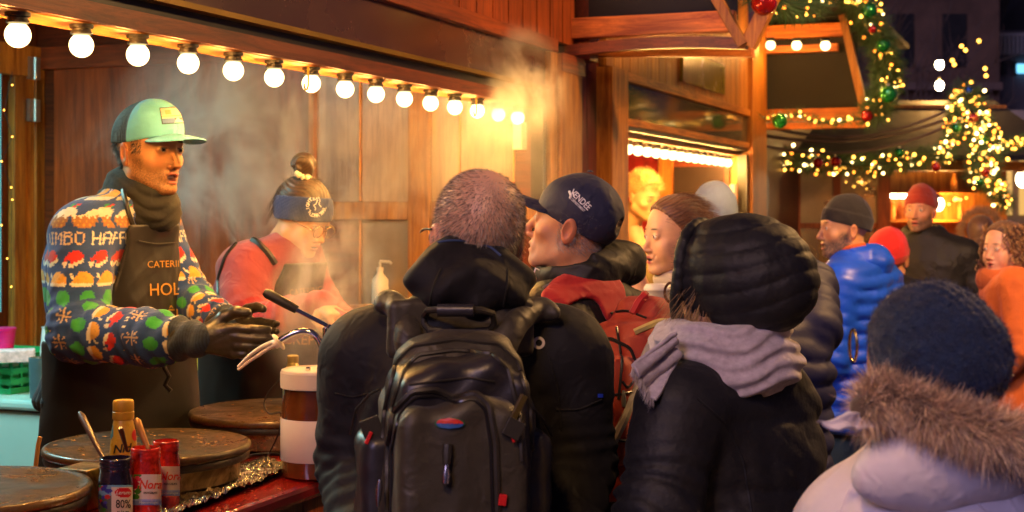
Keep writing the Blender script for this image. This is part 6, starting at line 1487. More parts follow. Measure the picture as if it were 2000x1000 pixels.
# ------------------------------------------------------------------ people further down the lane
def walker(px, Y, fx, fy, H, label, jm, hat=None, hairc=None, head=None, qk=0, hfx=None, hfy=None, headpx=None, legm=None, size=1.0, wide=1.0, hoodm=None, **ho):
    s = Person((px-1000)/F*Y, Y, fx, fy, H, 0, label); q = s.k
    hO = s.L(*headpx, Y) if headpx else V3((0,.0,1.62*q))
    s.head(hO, hfx if hfx is not None else fx, hfy if hfy is not None else fy, h=.0042, **(ho or {}))
    sp = std(s); sp[-1] = (float(hO[0])*.5, float(hO[1])*.6-.02, min(1.50*q, float(hO[2])-.10)); arms = head or arms_down(s)
    dress(s, sp, [.20*wide,.19*wide,.19*wide,.205*wide,.18*wide,.08], [.14,.13,.13,.13,.11,.08], arms, jm, h=.009, wr=.007, seed=int(px)%50, quilt=qk, qa=.016 if qk else 0, pad=1)
    if hat: s.hat_obj('beanie', hat[0], (-.13,-.2,-.06), (.13,.12,.21), .0042, hat[1])
    if hoodm:
        c = s.hp((0,-.075,-.13)); sdf_obj('hood', lambda P: ss(ell(P, c, (.135,.12,.085))-wr(P, 18, 3, 4)*.008-((np.abs(np.sin(P[:,2]*60))**.5)*.006 if qk else 0), ell(P, c+V3((0,.05,.06)), (.08,.09,.06)), .01), c-V3((.18,.16,.12)), c+V3((.18,.16,.12)), .007, hoodm, s.root)
    legs(s, (0,0,.88*q), legm or M_dktr, z_top=.9*q, hh=.018)
    return s
M_blue = mat('royal_blue_nylon', (.010,.085,.72), .42, var=.15, vscale=10, bump=.3, bscale=40, bdist=.004)
bl = walker(1678, 5.85, -.72, .62, 1.77, 'bearded man in black beanie and bright blue quilted down jacket facing the stalls', M_blue, hat=(beanie_f(.152,.022,rib=0), cloth('black_beanie', (.016,.014,.014), .95, .4)), headpx=(1650,450), hfx=-.97, hfy=-.10, qk=.058, legm=M_jeans, hoodm=M_blue, stubble=1.0, hairc=(.05,.03,.02), mouth=.6, wide=1.25, skin=(.62,.30,.16))
jb_ = [o for o in bl.root.children if o.name.startswith('jacket')][0]; bs_ = Surf(jb_)
seam('pocket_zip', bs_, [(1618,672),(1606,690),(1602,715),(1606,735)], .006, bpy.data.materials['red_print'], bl.root, off=.002)
seam('orange_lining', Surf([o for o in bl.root.children if o.name.startswith('hood')][0]), [(1640,490),(1665,482),(1690,478)], .010, cloth('orange_lining_cloth', (.7,.12,.02)), bl.root, off=.0)
walker(1742, 6.9, .5, .86, 1.60, 'person almost hidden behind the blue jacket, only the scarlet beanie showing', M_blk, hat=(beanie_f(.155,.0,slouch=.05,r=1.08,rib=.001), cloth('scarlet_beanie', (.75,.02,.012), .9, .4)), headpx=(1740,508))
rd = walker(1815, 7.9, -.45, -.89, 1.84, 'man in rust red knitted beanie and black parka facing this way', M_blk2, hat=(beanie_f(.158,.026,rib=.0012,ribn=60,slouch=.02), cloth('rust_beanie', (.30,.030,.015), .95, .4)), headpx=(1797,414), hfx=-.55, hfy=-.84, stubble=.9, hairc=(.12,.06,.03), skin=(.62,.28,.17), wide=1.08, hoodm=M_blk2)
fh = walker(1925, 9.2, .2, .98, 1.72, 'dark coated person with brown fur hood walking away behind the parka man', cloth('dark_brown_coat', (.030,.020,.016)), headpx=(1915,462), ear=0)
hair_shell(fh, col=(.10,.05,.025), len_=.05)
r_ = np.random.RandomState(8); ring = np.array([fh.hp((.115*math.sin(a),-.03,.02+.14*math.cos(a))) for a in np.linspace(-2.6,2.6,60)]); n_ = 3500; k_ = r_.randint(0,60,n_)
strands('fur_ruff', ring[k_]+r_.normal(size=(n_,3))*.008, (lambda d: d/np.linalg.norm(d, axis=1)[:,None])(ring[k_]-ring.mean(0)+r_.normal(size=(n_,3))*.06), r_.uniform(.02,.05,n_), .003, V3((.42,.24,.09))[None]*r_.uniform(.5,1.5,(n_,1)), M_hair, fh.root, seg=2)
M_or = cloth('orange_coat', (.62,.13,.015), .8)
cu = walker(1972, 6.6, -.85, .2, 1.72, 'curly haired woman in orange coat and thick orange scarf at the right edge', M_or, headpx=(1960,490), hfx=-.80, hfy=-.5, ear=0, skin=(.66,.34,.24), lip=(.5,.12,.1), browk=.8, wide=1.05, fem=1, mouth=0)
def curls(s, n, col, rad=.10, L=.09, low=-.2, seed=3, face=.055):
    r = np.random.RandomState(seed); Vs = []
    m = MB()
    for k in range(n):
        a = r.uniform(-2.5, 2.5); z = r.uniform(low, .13); rr = rad*math.sqrt(max(.15, 1-((z-.03)/.17)**2)) if z > .03 else rad*(1.0+.2*r.rand())
        p = Vector((math.sin(a)*rr, -math.cos(a)*rr*1.1-.01, z)); 
        if p.y > face and z < .085: continue
        pts = []; ph = r.uniform(0, 6.28)
        for j in range(9):
            t = j/8; pts.append(s.headM @ (p+Vector((.010*math.cos(ph+t*11), .010*math.sin(ph+t*11), -L*t))*1.0))
        m.tube(pts, [.0042*(1-.5*j/8) for j in range(9)], 4, tone=None, cap=False)
    c = np.array(m.c); m.c = [tuple(np.array(col)*x[0]*r.uniform(.5,1.9)) for x in m.c]
    return m.build('curly_hair', M_hair, s.root, smooth=True)
hair_shell(cu, col=(.12,.06,.025), len_=.03); curls(cu, 420, (.20,.10,.035))
c0 = cu.hp((0,-.01,-.135)); sdf_obj('scarf', lambda P: np.sqrt((np.sqrt((P[:,0]-c0[0])**2+(P[:,1]-c0[1])**2)-.085)**2+((P[:,2]-c0[2])*.8)**2)-.048-wr(P, 24, 3, 5)*.010, c0-V3((.17,.17,.10)), c0+V3((.17,.17,.10)), .006, cloth('rust_scarf', (.50,.11,.02)), cu.root)
gb = walker(1400, 5.75, -.5, .86, 1.74, 'person in pale blue grey knitted beanie standing before the second stall', M_blk, hat=(beanie_f(.16,.0,rib=.0016,ribn=56,r=1.03,tilt=.3), cloth('blue_grey_knit', (.26,.34,.42), .95, .4)), headpx=(1392,430))
nv = walker(1500, 4.3, -.35, .93, 1.56, 'person in navy puffer jacket mostly hidden behind the black quilted hood', mat('navy_nylon', (.008,.010,.05), .62, var=.15, bump=.3, bscale=40, bdist=.004), headpx=(1490,535), qk=.07, hairc=(.05,.03,.02),
     head=[([(-.17,-.01,1.25),(-.26,.05,1.02),(-.1,.22,1.05)], [.075,.066,.05]), ([(.16,0,1.34),(.22,.12,1.46),(.05,.22,1.42)], [.085,.080,.05])])
# cook of the second stall
ck = walker(1262, 7.85, .25, -.96, 1.70, 'fair haired cook inside the second stall looking down', cloth('khaki_waistcoat', (.20,.15,.06)), headpx=(1256,386), hfx=.62, hfy=-.75, skin=(.72,.42,.22), pitch=-.32)
hair_shell(ck, col=(.42,.24,.07), low=.02); face_hair(ck, 1800, lambda c: (c[:,2] > .06)*1.0, .035, .0024, (.5,.3,.09), (0,-.3,.6), 3, lift=.006, jit=.6, seg=3)
ck.root.location.z = .0
# ================================================================== things on the counter and behind it
M_iron = stained('seasoned_iron', ((.010,.008,.006),(.048,.029,.014),(.17,.095,.035)), .36, 7)
M_ironb = mat('burnt_rim', (.016,.011,.008), .45, var=.5, vscale=20, bump=.7, bscale=70, bdist=.003)
M_body = stained('greasy_steel', ((.05,.03,.015),(.28,.19,.09),(.5,.4,.25)), .35, 9, metal=.8)
def griddle(px, Y, label, r=.2345):
    c = at(px, 500, Y); e = empty('crepe_griddle', (c.x, c.y, 1.075), .3*px, label=label, cat='griddle', group='round crepe griddles on the counter')
    MB().lathe([(r-.014,.068),(r-.004,.070),(r,.075),(r,.082),(r-.003,.087),(r-.010,.089),(r-.014,.0865),(r-.03,.0875),(.001,.0885)], n=96, tone=1).build('plate', M_iron, e, smooth=True, angle=50)
    MB().lathe([(r-.020,.050),(r-.006,.053),(r-.003,.061),(r-.006,.068),(r-.02,.070)], n=96, tone=1).build('rim', M_ironb, e, smooth=True, angle=50)
    MB().lathe([(r-.030,.008),(r-.026,.011),(r-.026,.048),(r-.022,.051)], n=96, tone=1).build('body', M_body, e, smooth=True, angle=50)
    for k in range(4):
        a = k*PI/2+.6; MB().lathe([(.016,0),(.018,.003),(.014,.009)], ((r-.05)*math.cos(a), (r-.05)*math.sin(a), 0), 12).build('foot', M_black, e, smooth=True)
    return e
griddle(289, 3.30, 'round crepe griddle with seasoned brown plate in front of the stall keeper')
griddle(541, 3.86, 'round crepe griddle in front of the young woman, partly behind the spread jar')
griddle(-64, 2.78, 'round crepe griddle cut by the lower left picture corner')
def cyl(px, Y, z=1.075): c = at(px, 500, Y); return (c.x, c.y, z)
# control box, cables, scraper
e = empty('control_box', cyl(170,3.03), STA, label='small steel control box between the two nearest griddles', cat='control box')
MB().box((-.05,-.04,0),(.04,.04,.085), tone=1).build('box', M_body, e, bevel=.004); MB().lathe([(.012,0),(.012,.012),(.009,.014)], (0,0,0), 16, M=Matrix.Translation((-.05,0,.045)) @ Matrix.Rotation(-PI/2, 4, 'Y')).build('knob', M_black, e)
o = MB().tube([(0,0,0),(.006,.003,.06),(.010,.004,.078)], .005, 8, tone=1.3).build('wooden_stick', mat('birch', hexc('#b98446'), .6), None, smooth=True); o.location = at(68,925,3.06); tag(o, 'thin wooden stick upright behind the corner griddle', 'stick')
def wire(name, pts, r, label, m=None, **k):
    o = MB().tube([Vector(p)-Vector(pts[0]) for p in pts], r, 6, tone=1).build(name, m or M_black, None, smooth=True); o.location = pts[0]; return tag(o, label, 'cable', **k)
def smooth_pts(pts, it=3, sub=4):
    P = [Vector(p) for p in pts]; f = []
    for a, b in zip(P[:-1], P[1:]): f += [a.lerp(b, i/sub) for i in range(sub)]
    f.append(P[-1])
    for _ in range(it): f = [f[0]]+[(f[i-1]+f[i]*2+f[i+1])/4 for i in range(1, len(f)-1)]+[f[-1]]
    return f
def on(px, py, z=1.081): Y = (CAMZ-z)*F/(py-HY); return at(px, py, Y)
wire('cable', smooth_pts([on(440,905),on(470,880),on(500,872),on(560,880),on(600,884)]), .004, 'black cable lying behind the foil on the red counter')
wire('cable', smooth_pts([on(455,912),on(480,890),on(530,884),on(570,893)]), .0035, 'second black cable running just in front of the other by the foil')
wire('cable', smooth_pts([at(552,735,3.50),at(524,765,3.50),at(513,790,3.5),at(525,812,3.48),at(553,800,3.5),at(545,850,3.55),on(520,895),on(530,905)]), .0022, 'thin black wire looping down beside the spread jar')
# crumpled foil
def foil():
    nx, ny = 110, 44; A, B_, Cc, Dd = on(300,1030,1.079), on(582,917,1.079), on(520,893,1.079), on(300,950,1.079); V = []; r = np.random.RandomState(3)
    for i in range(nx+1):
        for j in range(ny+1):
            u, v = i/nx, j/ny; p = A.lerp(B_, u).lerp(Dd.lerp(Cc, u), v); V.append(tuple(p))
    V = np.array(V, np.float32); base = V[0].copy(); V -= base
    h = np.abs(wr(V, 46, 3, 5))*.007+np.abs(wr(V, 110, 5, 4))*.0035
    uu = np.repeat(np.linspace(0,1,nx+1), ny+1); vv = np.tile(np.linspace(0,1,ny+1), nx+1); edge = np.exp(-(vv/.16)**2)
    V[:,2] += h*(1+1.2*edge)+edge*.006; V[:,0] += wr(V, 20, 8, 4)*.006*edge; V[:,1] += wr(V, 24, 9, 4)*.006
    Fc = [(i*(ny+1)+j, (i+1)*(ny+1)+j, (i+1)*(ny+1)+j+1, i*(ny+1)+j+1) for i in range(nx) for j in range(ny)]
    o = link_mesh('foil_sheet', np_mesh('foil_sheet', V, Fc, smooth=False), mat('foil', (.75,.70,.6), .16, metal=1, var=.1, bump=.2, bscale=90)); o.location = base
    sm = o.modifiers.new('thick', 'SOLIDIFY'); sm.thickness = .0008
    tag(o, 'crumpled aluminium foil spread over the red counter edge beside the griddle', 'foil')
foil()
# big spread jar with lever pump
def spread():
    Y = 3.37; c = at(617, 500, Y); e = empty('spread_jar', (c.x, c.y, 1.075), 0, label='large chocolate spread jar with white ribbed lid and chrome lever pump', cat='jar'); o0 = Vector((c.x, c.y, 1.075))
    r = .0805; q = .936; K = lambda pr: [(x, z*q) for x, z in pr]
    MB().lathe(K([(r*.85,0),(r*.97,.006),(r,.02),(r,.165),(r*.985,.185),(r*.92,.215),(r*.93,.226)]), n=64, tone=1).build('jar', mat('cocoa_glass', (.13,.035,.008), .12, var=.35, vscale=6, bump=.05, coat=1), e, smooth=True)
    MB().lathe(K([(r+.0015,.045),(r+.0022,.046),(r+.0022,.148),(r+.0015,.149)]), n=64, tone=1).build('label_wrap', mat('white_sticker', (.72,.60,.52), .5, var=.06, bump=0), e, smooth=True)
    MB().lathe(K([(r*.93,.222),(r*1.02,.224),(r*1.02,.228)]), n=64, tone=1).lathe(K([(r*1.02,.2285),(r*1.02,.262)]), n=160, rib=.012, tone=1).lathe(K([(r*1.02,.2625),(r*1.0,.268),(r*.93,.270),(r*.90,.266),(.001,.266)]), n=64, tone=1).build('lid', mat('cream_plastic_lid', (.76,.64,.52), .4, var=.05, bump=0), e, smooth=True, angle=50)
    ch = mat('chrome', (.75,.7,.62), .12, metal=1, bump=0, var=0)
    def w(px, py, Yd=Y): return at(px, py, Yd)-o0
    b = w(637,716)
    MB().lathe([(.020,.0),(.020,.012),(.013,.016)], (b.x,b.y,.249), 24, tone=1).build('pump_base', bpy.data.materials['cream_plastic_lid'], e, smooth=True)
    MB().lathe([(.0125,.014),(.0135,.018),(.0135,.056),(.010,.060),(.0085,.062),(.0085,.098),(.006,.100)], (b.x,b.y,.249), 24, tone=1).build('pump_post', ch, e, smooth=True, angle=45)
    d = w(665,716); MB().lathe([(.0085,.0),(.0095,.010),(.0095,.060),(.006,.064),(.006,.092),(.0085,.094),(.0085,.104)], (d.x,d.y,.249), 20, tone=1).build('link_rod', ch, e, smooth=True, angle=45)
    MB().bar(w(578,604), w(640,636), .012, .010, tone=1).bar(w(640,636), w(668,650), .016, .012, tone=1).build('lever', ch, e, bevel=.002)
    M_ = MB(); M_.tube([w(516,570), w(522,573), w(560,594), w(580,605)], [.008,.0125,.0115,.010], 14, tone=1); M_.build('grip', mat('black_rubber', (.02,.018,.016), .5, bump=.2), e, smooth=True)
    MB().lathe([(.008,-.016),(.008,.016)], w(665,650), 16, M=Matrix.Rotation(PI/2, 4, 'X'), tone=1).build('pivot_bolt', ch, e)
    for (x, y) in ((604,724),(655,722),(668,720)): q = w(x,y); MB().lathe([(.006,0),(.006,.006),(.004,.009)], (q.x,q.y-.02,.249), 6, tone=1).build('bolt', ch, e)
    MB().tube(smooth_pts([w(634,690), w(622,658), w(604,646), w(578,648), w(556,660), w(545,667)], 2, 3), .0085, 12, tone=1).build('spout', ch, e, smooth=True)
    cp = bpy.data.materials['cream_plastic_lid']
    dr = (w(520,688)-w(556,660)).normalized(); M4 = dr.to_track_quat('Z', 'Y').to_matrix().to_4x4()
    MB().lathe([(.020,-.002),(.0225,0),(.0225,.003),(.012,.005),(.011,.014)], w(545,667), 24, M=M4, tone=1).build('nozzle_flange', cp, e, smooth=True, angle=45)
    n1 = smooth_pts([w(540,671), w(515,680), w(488,698), w(465,722)], 2, 4); k = len(n1)
    MB().tube([p+Vector((0,0,.006)) for p in n1], [.006*(1-.4*i/k) for i in range(k)], 10, tone=1).tube([p+Vector((0,0,-.008*math.sin(PI*i/(k-1)))) for i, p in enumerate(n1)], [.005*(1-.3*i/k) for i in range(k)], 10, tone=1).build('nozzle', cp, e, smooth=True)
spread()
r_c = np.random.RandomState(12); cm = MB()
for k in range(150):
    if k < 95: a = r_c.uniform(0, 6.28); R_c = r_c.uniform(.02,.215); g = at(289,500,3.30) if k < 60 else at(541,500,3.86); p = Vector((g.x+R_c*math.cos(a), g.y+R_c*math.sin(a), 1.165))
    else: q = on(r_c.uniform(380,640), r_c.uniform(905,990), 1.077); p = q if (q-O1).dot(Dn) > -.33 else on(560, 930, 1.077)
    s_ = r_c.uniform(.0015,.0045); cm.box((-s_,-s_*r_c.uniform(.4,1),0),(s_,s_*r_c.uniform(.4,1),s_*.35), tone=r_c.uniform(.5,1.3), M=Matrix.Translation(p) @ Matrix.Rotation(r_c.uniform(0,3), 4, 'Z'))
cm = cm.build('crumbs', mat('batter_crumbs', (.45,.24,.08), .8, bump=0)); tag(cm, 'burnt batter crumbs scattered over the griddles and red counter', 'crumbs', kind='stuff')
# small brass coloured canister seen behind the jar
e = empty('canister', at(572,716,3.95), 0, label='small golden canister behind the spread jar lid', cat='canister'); MB().lathe([(.026,-.09),(.028,-.085),(.028,-.01),(.018,.0),(.014,.012)], n=28, tone=1).build('can', mat('gold_tin', (.55,.42,.15), .3, metal=.8), e, smooth=True); MB().lathe([(.015,.012),(.016,.014),(.016,.03),(.012,.032)], n=20, tone=1).build('cap', mat('tan_cap', (.5,.4,.2), .4), e, smooth=True)
# jars of jam
M_glossred = mat('red_jam', (.50,.020,.010), .08, var=.95, vscale=38, bump=.3, bscale=120, coat=1, bdist=.002); M_gloss_bl = mat('blueberry_jam', (.014,.010,.028), .08, var=.8, vscale=60, bump=.3, bscale=110, coat=1, bdist=.002)
M_print = mat('paper_print', vc=True, var=0, bump=0, rough=.45)
def jam(px, Y, r, h, m, label, kind):
    c = cyl(px, Y); e = empty('jam_jar', c, 0, label=label, cat='jam jar')
    prof = [(r*.86,0),(r*.97,.004),(r,.012),(r,h-.052),(r*.985,h-.044),(r*.88,h-.026)]
    for k in range(3): prof += [(r*.90,h-.022+k*.0075),(r*.935,h-.019+k*.0075),(r*.90,h-.016+k*.0075)]
    prof += [(r*.88,h),(r*.80,h),(r*.80,h-.012),(.001,h-.012)]
    j = MB().lathe(prof, n=56, tone=1).build('jar', m, e, smooth=True, angle=60); S_ = Surf(j)
    L0 = 56*r/.034*0+2800/Y; x0, x1 = px-r*L0*.98, px+r*L0*.98
    zt, zb = h-.055, h-.055-(.062 if kind == 'nora' else .068); yt = HY+(CAMZ-1.075-zt)*L0; yb = HY+(CAMZ-1.075-zb)*L0
    rr = np.random.RandomState(int(px)); blobs = [(rr.uniform(-.02,.36), rr.uniform(.0,1.0), rr.uniform(.05,.085), rr.randint(5)) for _ in range(26)]
    def cf(u, v):
        if kind == 'nora':
            if v > .80: return (.20,.25,.62) if v > .86 else (.35,.42,.75)
            for (a, b, q, t) in blobs:
                if (u-a)**2+((v-b)*1.1)**2 < q*q*1.6 and b < .8: return ((.62,.01,.06),(.75,.02,.12),(.45,.0,.03),(.06,.22,.03),(.7,.05,.1))[t]
            return (.74,.62,.58)
        for (a, b, q, t) in blobs:
            if (u-a)**2+((v-b)*1.2)**2 < q*q: return ((.04,.04,.30),(.06,.05,.40),(.03,.02,.18),(.05,.20,.03),(.55,.03,.02))[t]
        if u < .40: return (.10,.12,.10) if v > .3 else (.18,.35,.5)
        if v < .06: return (.15,.4,.6)
        if ((u-.70)/.22)**2+((v-.22)/.15)**2 < 1: return (.55,.01,.02)
        return (.70,.60,.52)
    decal('label', S_, lambda u, v: (x0+(x1-x0)*(.5-.5*math.cos(PI*(.06+.88*u))), yt+(yb-yt)*v), 44, 36, cf, M_print, e, off=.0006)
    if kind == 'nora':
        lettering('label_lettering', S_, 'Nora', px+r*L0*.28, yt+(yb-yt)*.34, (yb-yt)*.28, bpy.data.materials['red_print'], e, shear=.25, sx=.85, bold=.02, off=.0014)
        lettering('label_lettering', S_, 'BRINGEBÆR', px+r*L0*.30, yt+(yb-yt)*.60, (yb-yt)*.07, M_black, e, sx=.8, off=.0014); lettering('label_lettering', S_, 'Hjemmelaget', px+r*L0*.2, yt+(yb-yt)*.91, (yb-yt)*.09, bpy.data.materials['white_print'], e, sx=.9, off=.0014)
    else:
        lettering('label_lettering', S_, '80%', px+r*L0*.42, yt+(yb-yt)*.56, (yb-yt)*.24, M_black, e, sx=.75, bold=.01, off=.0014); lettering('label_lettering', S_, 'BLÅBÆR', px+r*L0*.42, yt+(yb-yt)*.80, (yb-yt)*.08, M_black, e, sx=.8, bold=.02, off=.0014)
        lettering('label_lettering', S_, 'Lerum', px+r*L0*.40, yt+(yb-yt)*.22, (yb-yt)*.11, bpy.data.materials['white_print'], e, shear=.3, off=.0014)
jam(226, 2.85, .0345, .133, M_gloss_bl, 'dark blueberry jam jar, open, label with 80% and berries', 'blue')
jam(284, 2.90, .0325, .145, M_glossred, 'open red jam jar right beside the dark jar, white and blue label', 'nora')
jam(324, 3.03, .0300, .138, M_glossred, 'open red jam jar set back behind the other red one', 'nora')
def spoon(a, b, r, m, label):
    e = empty('spoon', a, 0, label=label, cat='spoon'); a, b = Vector(a), Vector(b)
    MB().tube([a-a, (b-a)*.08, (b-a)*.5, b-a], [r*.7, r*1.25, r, r*.7], 10, tone=1).build('handle', m, e, smooth=True); return e
M_wsp = mat('dark_wood_spoon', hexc('#4a2414'), .4, coat=.3); M_tsp = mat('tan_spoon', hexc('#9a6a3a'), .35, metal=.3)
spoon(at(156,806,2.98), at(207,905,2.86), .0062, M_wsp, 'long dark spoon handle leaning left out of the blueberry jar')
spoon(at(266,818,2.96), at(293,885,2.92), .0065, M_tsp, 'tan spoon handle leaning against the yellow bottle out of the red jar'); spoon(at(235,835,2.80), at(248,880,2.84), .0045, M_wsp, 'short dark spoon handle in front of the yellow bottle')
# squeeze bottle
def bottle():
    Y = 3.0; e = empty('squeeze_bottle', cyl(241,Y), 0, label='yellow squeeze bottle with flip cap standing behind the dark jar', cat='bottle'); r = .0285
    b = MB().lathe([(r*.9,0),(r,.005),(r*1.02,.05),(r*1.0,.115),(r*.88,.16),(r*.72,.183),(r*.66,.189)], n=40, tone=1).build('bottle', mat('honey_yellow', (.62,.36,.04), .28, var=.1, coat=.5, bump=0), e, smooth=True)
    MB().lathe([(r*.74,.187),(r*.78,.189),(r*.78,.203),(r*.74,.204),(r*.76,.205),(r*.76,.223),(r*.70,.227),(.001,.228)], n=40, tone=1).build('cap', mat('mustard_cap', (.55,.30,.03), .4, bump=0), e, smooth=True, angle=40)
    S_ = Surf(b); lettering('bottle_lettering', S_, 'Nidel', 245, 876, 16, M_black, e, shear=.3, ang=-6, bold=.02, off=.001)
    decal('emblem', S_, lambda u, v: (263+6*math.cos(u*2*PI)*v, 850+11*math.sin(u*2*PI)*v), 18, 3, lambda u, v: (.6,.02,.02), M_print, e, off=.001)
    decal('side_print', S_, lambda u, v: (217+5*u, 815+45*v-8*u), 3, 8, lambda u, v: (.05,.25,.35), M_print, e, off=.001)
bottle()
# ------------------------------------------------------------------ chest freezer and what stands on it
e = empty('chest_freezer', O1, STA, label='white chest freezer tinted cyan along the end wall behind the stall keeper', cat='freezer')
Mf = mat('freezer_enamel', (.42,.66,.64), .35, var=.08, vscale=2, bump=.03)  # white enamel, cyan cast of the cool light put into its colour
MB().box((1.92,.78,.2),(2.62,2.25,.955), tone=1).build('body', Mf, e, bevel=.012); MB().box((1.90,.76,.962),(2.64,2.27,1.0), tone=1).build('lid', Mf, e, bevel=.012); MB().box((1.925,.785,.955),(2.615,2.245,.962), tone=1).build('gasket', M_black, e)
def crate():
    e = empty('plastic_crate', st(2.02,1.78,1.001), STA, label='green slatted plastic crate on the freezer at the left edge', cat='crate'); m = MB(); W_, D_, H_ = .34, .40, .15
    for z in (0,.035,.075,.125):
        for s_ in (0, 1): m.box((0,s_*D_-.006,z),(W_,s_*D_+.006,z+.022), tone=1).box((s_*W_-.006,-.006,z),(s_*W_+.006,D_+.006,z+.022), tone=1)
    for k in range(9): m.box((-.005,k*D_/8-.005,0),(.005,k*D_/8+.005,H_), tone=1)
    for k in range(7): m.box((k*W_/6-.005,-.005,0),(k*W_/6+.005,.005,H_), tone=1)
    m.box((0,0,0),(W_,D_,.006), tone=1).box((.02,.02,.01),(W_-.02,D_-.02,.10), tone=.3); m.build('crate_body', mat('green_plastic', (.01,.36,.12), .4, bump=0), e)
crate()
def thing_box(name, px, pyb, Y, w, d, h, m, label, cat, rz=0, cf=None):
    e = empty(name, at(px, pyb, Y), rz, label=label, cat=cat); b = MB().box((-w/2,-d/2,0),(w/2,d/2,h), tone=1).build('carton', m, e, bevel=.003); return e, b
m_wh = mat('white_card', (.62,.68,.68), .5, bump=0)
thing_box('paper_packet', 22, 706, 5.42, .17, .10, .045, mat('white_pink_card', (.72,.60,.66), .5, var=.4, vscale=40, bump=0), 'white and pink packets lying on top of the green crate', 'packet', .3)
e = empty('pink_tub', at(4,697,5.5), 0, label='magenta tub with white dot at the left picture edge', cat='tub'); MB().lathe([(.040,0),(.050,.10),(.053,.102),(.053,.112)], n=28, tone=1).build('tub', mat('magenta_plastic', (.62,.01,.22), .35, bump=0), e, smooth=True, angle=40)
e = empty('steel_container', at(82,778,5.25), 0, label='blue grey round container beside the green crate', cat='container'); MB().lathe([(.038,0),(.043,.004),(.047,.150),(.043,.151),(.040,.13),(.001,.13)], n=32, tone=1).build('pot', mat('blue_grey_steel', (.10,.20,.24), .4, metal=.3), e, smooth=True, angle=40)
MB().tube([at(78,700,5.25)-e.location, at(100,690,5.2)-e.location], .004, 8).build('handle', M_tsp, e)
e = empty('white_jug', at(96,735,5.5), 0, label='white jug behind the stall keeper\'s elbow', cat='jug'); MB().lathe([(.030,0),(.034,.1),(.028,.16),(.026,.185),(.030,.19)], n=28, tone=1).build('jug', m_wh, e, smooth=True)
e, b = thing_box('carton', 352, 757, 5.62, .10, .12, .115, m_wh, 'white carton with blue print behind the stall keeper', 'carton', .1)
decal('print', Surf(b), lambda u, v: (332+38*u, 704+22*v), 16, 10, lambda u, v: (.05,.25,.62) if ((u-.5)/.5)**2+((v-.5)/.5)**2 < 1 and not ((u-.5)/.28)**2+((v-.5)/.22)**2 < 1 else None, M_print, e, off=.001)
thing_box('carton', 390, 757, 5.58, .065, .12, .13, mat('yellow_card', (.62,.52,.05), .5, var=.3, vscale=30, bump=0), 'yellow carton right of the white one behind the stall keeper', 'carton', .25)
e = empty('plastic_tub', at(357,766,5.40), 0, label='flat white tub in front of the cartons', cat='tub'); MB().lathe([(.048,0),(.052,.004),(.054,.034),(.050,.040),(.001,.042)], n=32, tone=1).build('tub', m_wh, e, smooth=True, angle=50)
e = empty('pump_bottle', st(2.905,.665,1.315), STA, label='white pump bottle before the misted pane', cat='bottle')
MB().lathe([(.030,0),(.034,.005),(.034,.10),(.014,.125),(.012,.135)], n=28, tone=1).build('bottle', mat('white_pe', (.8,.72,.6), .35, bump=0), e, smooth=True)
MB().lathe([(.014,.135),(.014,.15),(.005,.152),(.005,.175)], n=16, tone=1).tube([(0,0,.175),(.0,-.045,.173),(0,-.05,.166)], .006, 8, tone=1).build('pump_head', bpy.data.materials['white_pe'], e, smooth=True)
P(MB().box((2.87,.56,1.295),(2.98,.79,1.312), tone=1), 'ledge', M_orx, bevel=.003)
wire('cable', smooth_pts([at(404,703,4.9),at(388,720,4.9),at(384,745,4.9),at(398,762,4.9),at(412,765,4.9)]), .004, 'short black cable loop behind the woman\'s apron')
fl_ = empty('string_lights', st(2.80,2.40,2.3), 0, label='vertical string of tiny yellow lights beside the back door', cat='string lights')
key = ico(.0035); key.materials.append(M_led)
for px, py in ((24,166),(8,215),(24,267),(3,315),(22,366),(24,390),(3,440),(14,505),(22,560)):
    o = bpy.data.objects.new('light_bulb', key); C.objects.link(o); o.parent = fl_; o.location = at(px, py, 6.28)-fl_.location
MB().tube([at(24,140,6.29)-fl_.location, at(8,215,6.29)-fl_.location, at(24,267,6.29)-fl_.location, at(3,315,6.29)-fl_.location, at(22,366,6.29)-fl_.location, at(22,600,6.29)-fl_.location], .0015, 4).build('wire', M_black, fl_)
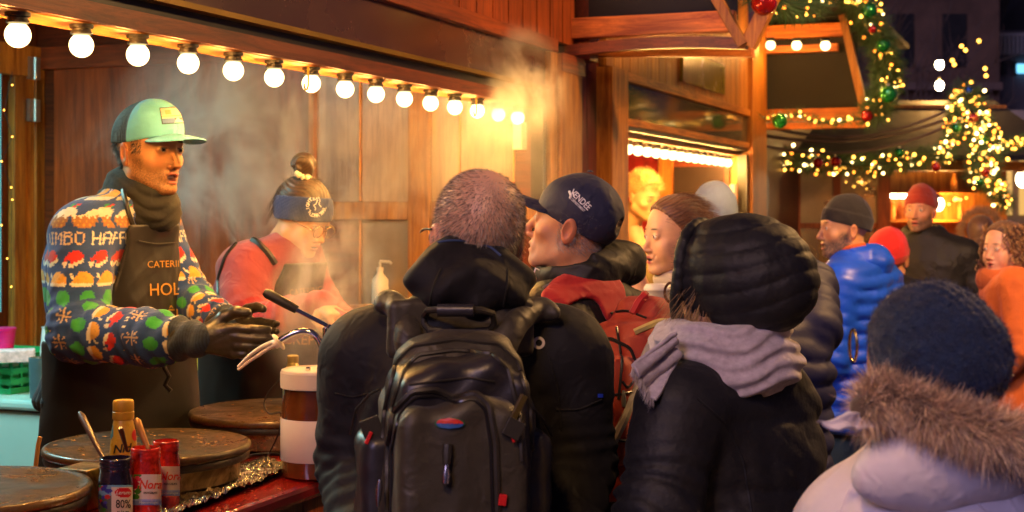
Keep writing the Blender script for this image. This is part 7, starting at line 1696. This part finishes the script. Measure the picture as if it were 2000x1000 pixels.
# ------------------------------------------------------------------ steam
def steam(c, rad, dens, label, scale=3.2, seed=0, thr=.47, col=(1,1,1), aniso=.3, rzz=0):
    m = bpy.data.materials.new('steam'); m.use_nodes = True; n = m.node_tree.nodes; l = m.node_tree.links; n.remove(n['Principled BSDF'])
    v = n.new('ShaderNodeVolumePrincipled'); v.inputs['Color'].default_value = (*col, 1); v.inputs['Anisotropy'].default_value = aniso
    tc = n.new('ShaderNodeTexCoord'); ln = n.new('ShaderNodeVectorMath'); ln.operation = 'LENGTH'; l.new(tc.outputs['Object'], ln.inputs[0])
    fo = n.new('ShaderNodeMapRange'); fo.interpolation_type = 'SMOOTHSTEP'; fo.inputs['From Min'].default_value = 1; fo.inputs['From Max'].default_value = .25; l.new(ln.outputs['Value'], fo.inputs['Value'])
    mp = n.new('ShaderNodeMapping'); mp.inputs['Scale'].default_value = (rad[0], rad[1], rad[2]*.62); mp.inputs['Location'].default_value = (seed*3.1, seed*1.7, seed); l.new(tc.outputs['Object'], mp.inputs['Vector'])
    nz = n.new('ShaderNodeTexNoise'); nz.inputs['Scale'].default_value = scale; nz.inputs['Detail'].default_value = 7; nz.inputs['Roughness'].default_value = .58; nz.inputs['Distortion'].default_value = 1.1; l.new(mp.outputs[0], nz.inputs['Vector'])
    mr = n.new('ShaderNodeMapRange'); mr.inputs['From Min'].default_value = thr; mr.inputs['From Max'].default_value = thr+.22; mr.inputs['To Max'].default_value = dens; l.new(nz.outputs['Fac'], mr.inputs['Value'])
    mu = n.new('ShaderNodeMath'); mu.operation = 'MULTIPLY'; l.new(fo.outputs[0], mu.inputs[0]); l.new(mr.outputs[0], mu.inputs[1]); l.new(mu.outputs[0], v.inputs['Density'])
    l.new(v.outputs[0], n['Material Output'].inputs['Volume'])
    me = ico(1.0, 3); me.name = 'steam'; o = link_mesh('steam', me, m); o.location = c; o.scale = rad; o.rotation_euler.z = rzz; tag(o, label, 'steam', kind='stuff'); return o
steam(at(520,320,5.32), (.80,.5,.70), 17, 'white steam cloud drifting up behind the bent woman', seed=1, thr=.54, scale=4.0)
steam(at(640,575,4.05), (.24,.24,.32), 9, 'steam rising from the griddle before the woman', scale=5, seed=2, thr=.50)
steam(at(980,165,5.30), (.30,.22,.26), 24, 'amber lit smoke curling up in front of the stall header', scale=5.5, seed=5, thr=.46)
steam(at(930,300,5.25), (.55,.35,.42), 1.6, 'thin bright steam around the far bulbs of the crepe stall', seed=4, thr=.42)
steam(at(445,265,5.2), (.38,.4,.42), 12, 'steam wisps beside the green cap visor', scale=4, seed=7, thr=.46)
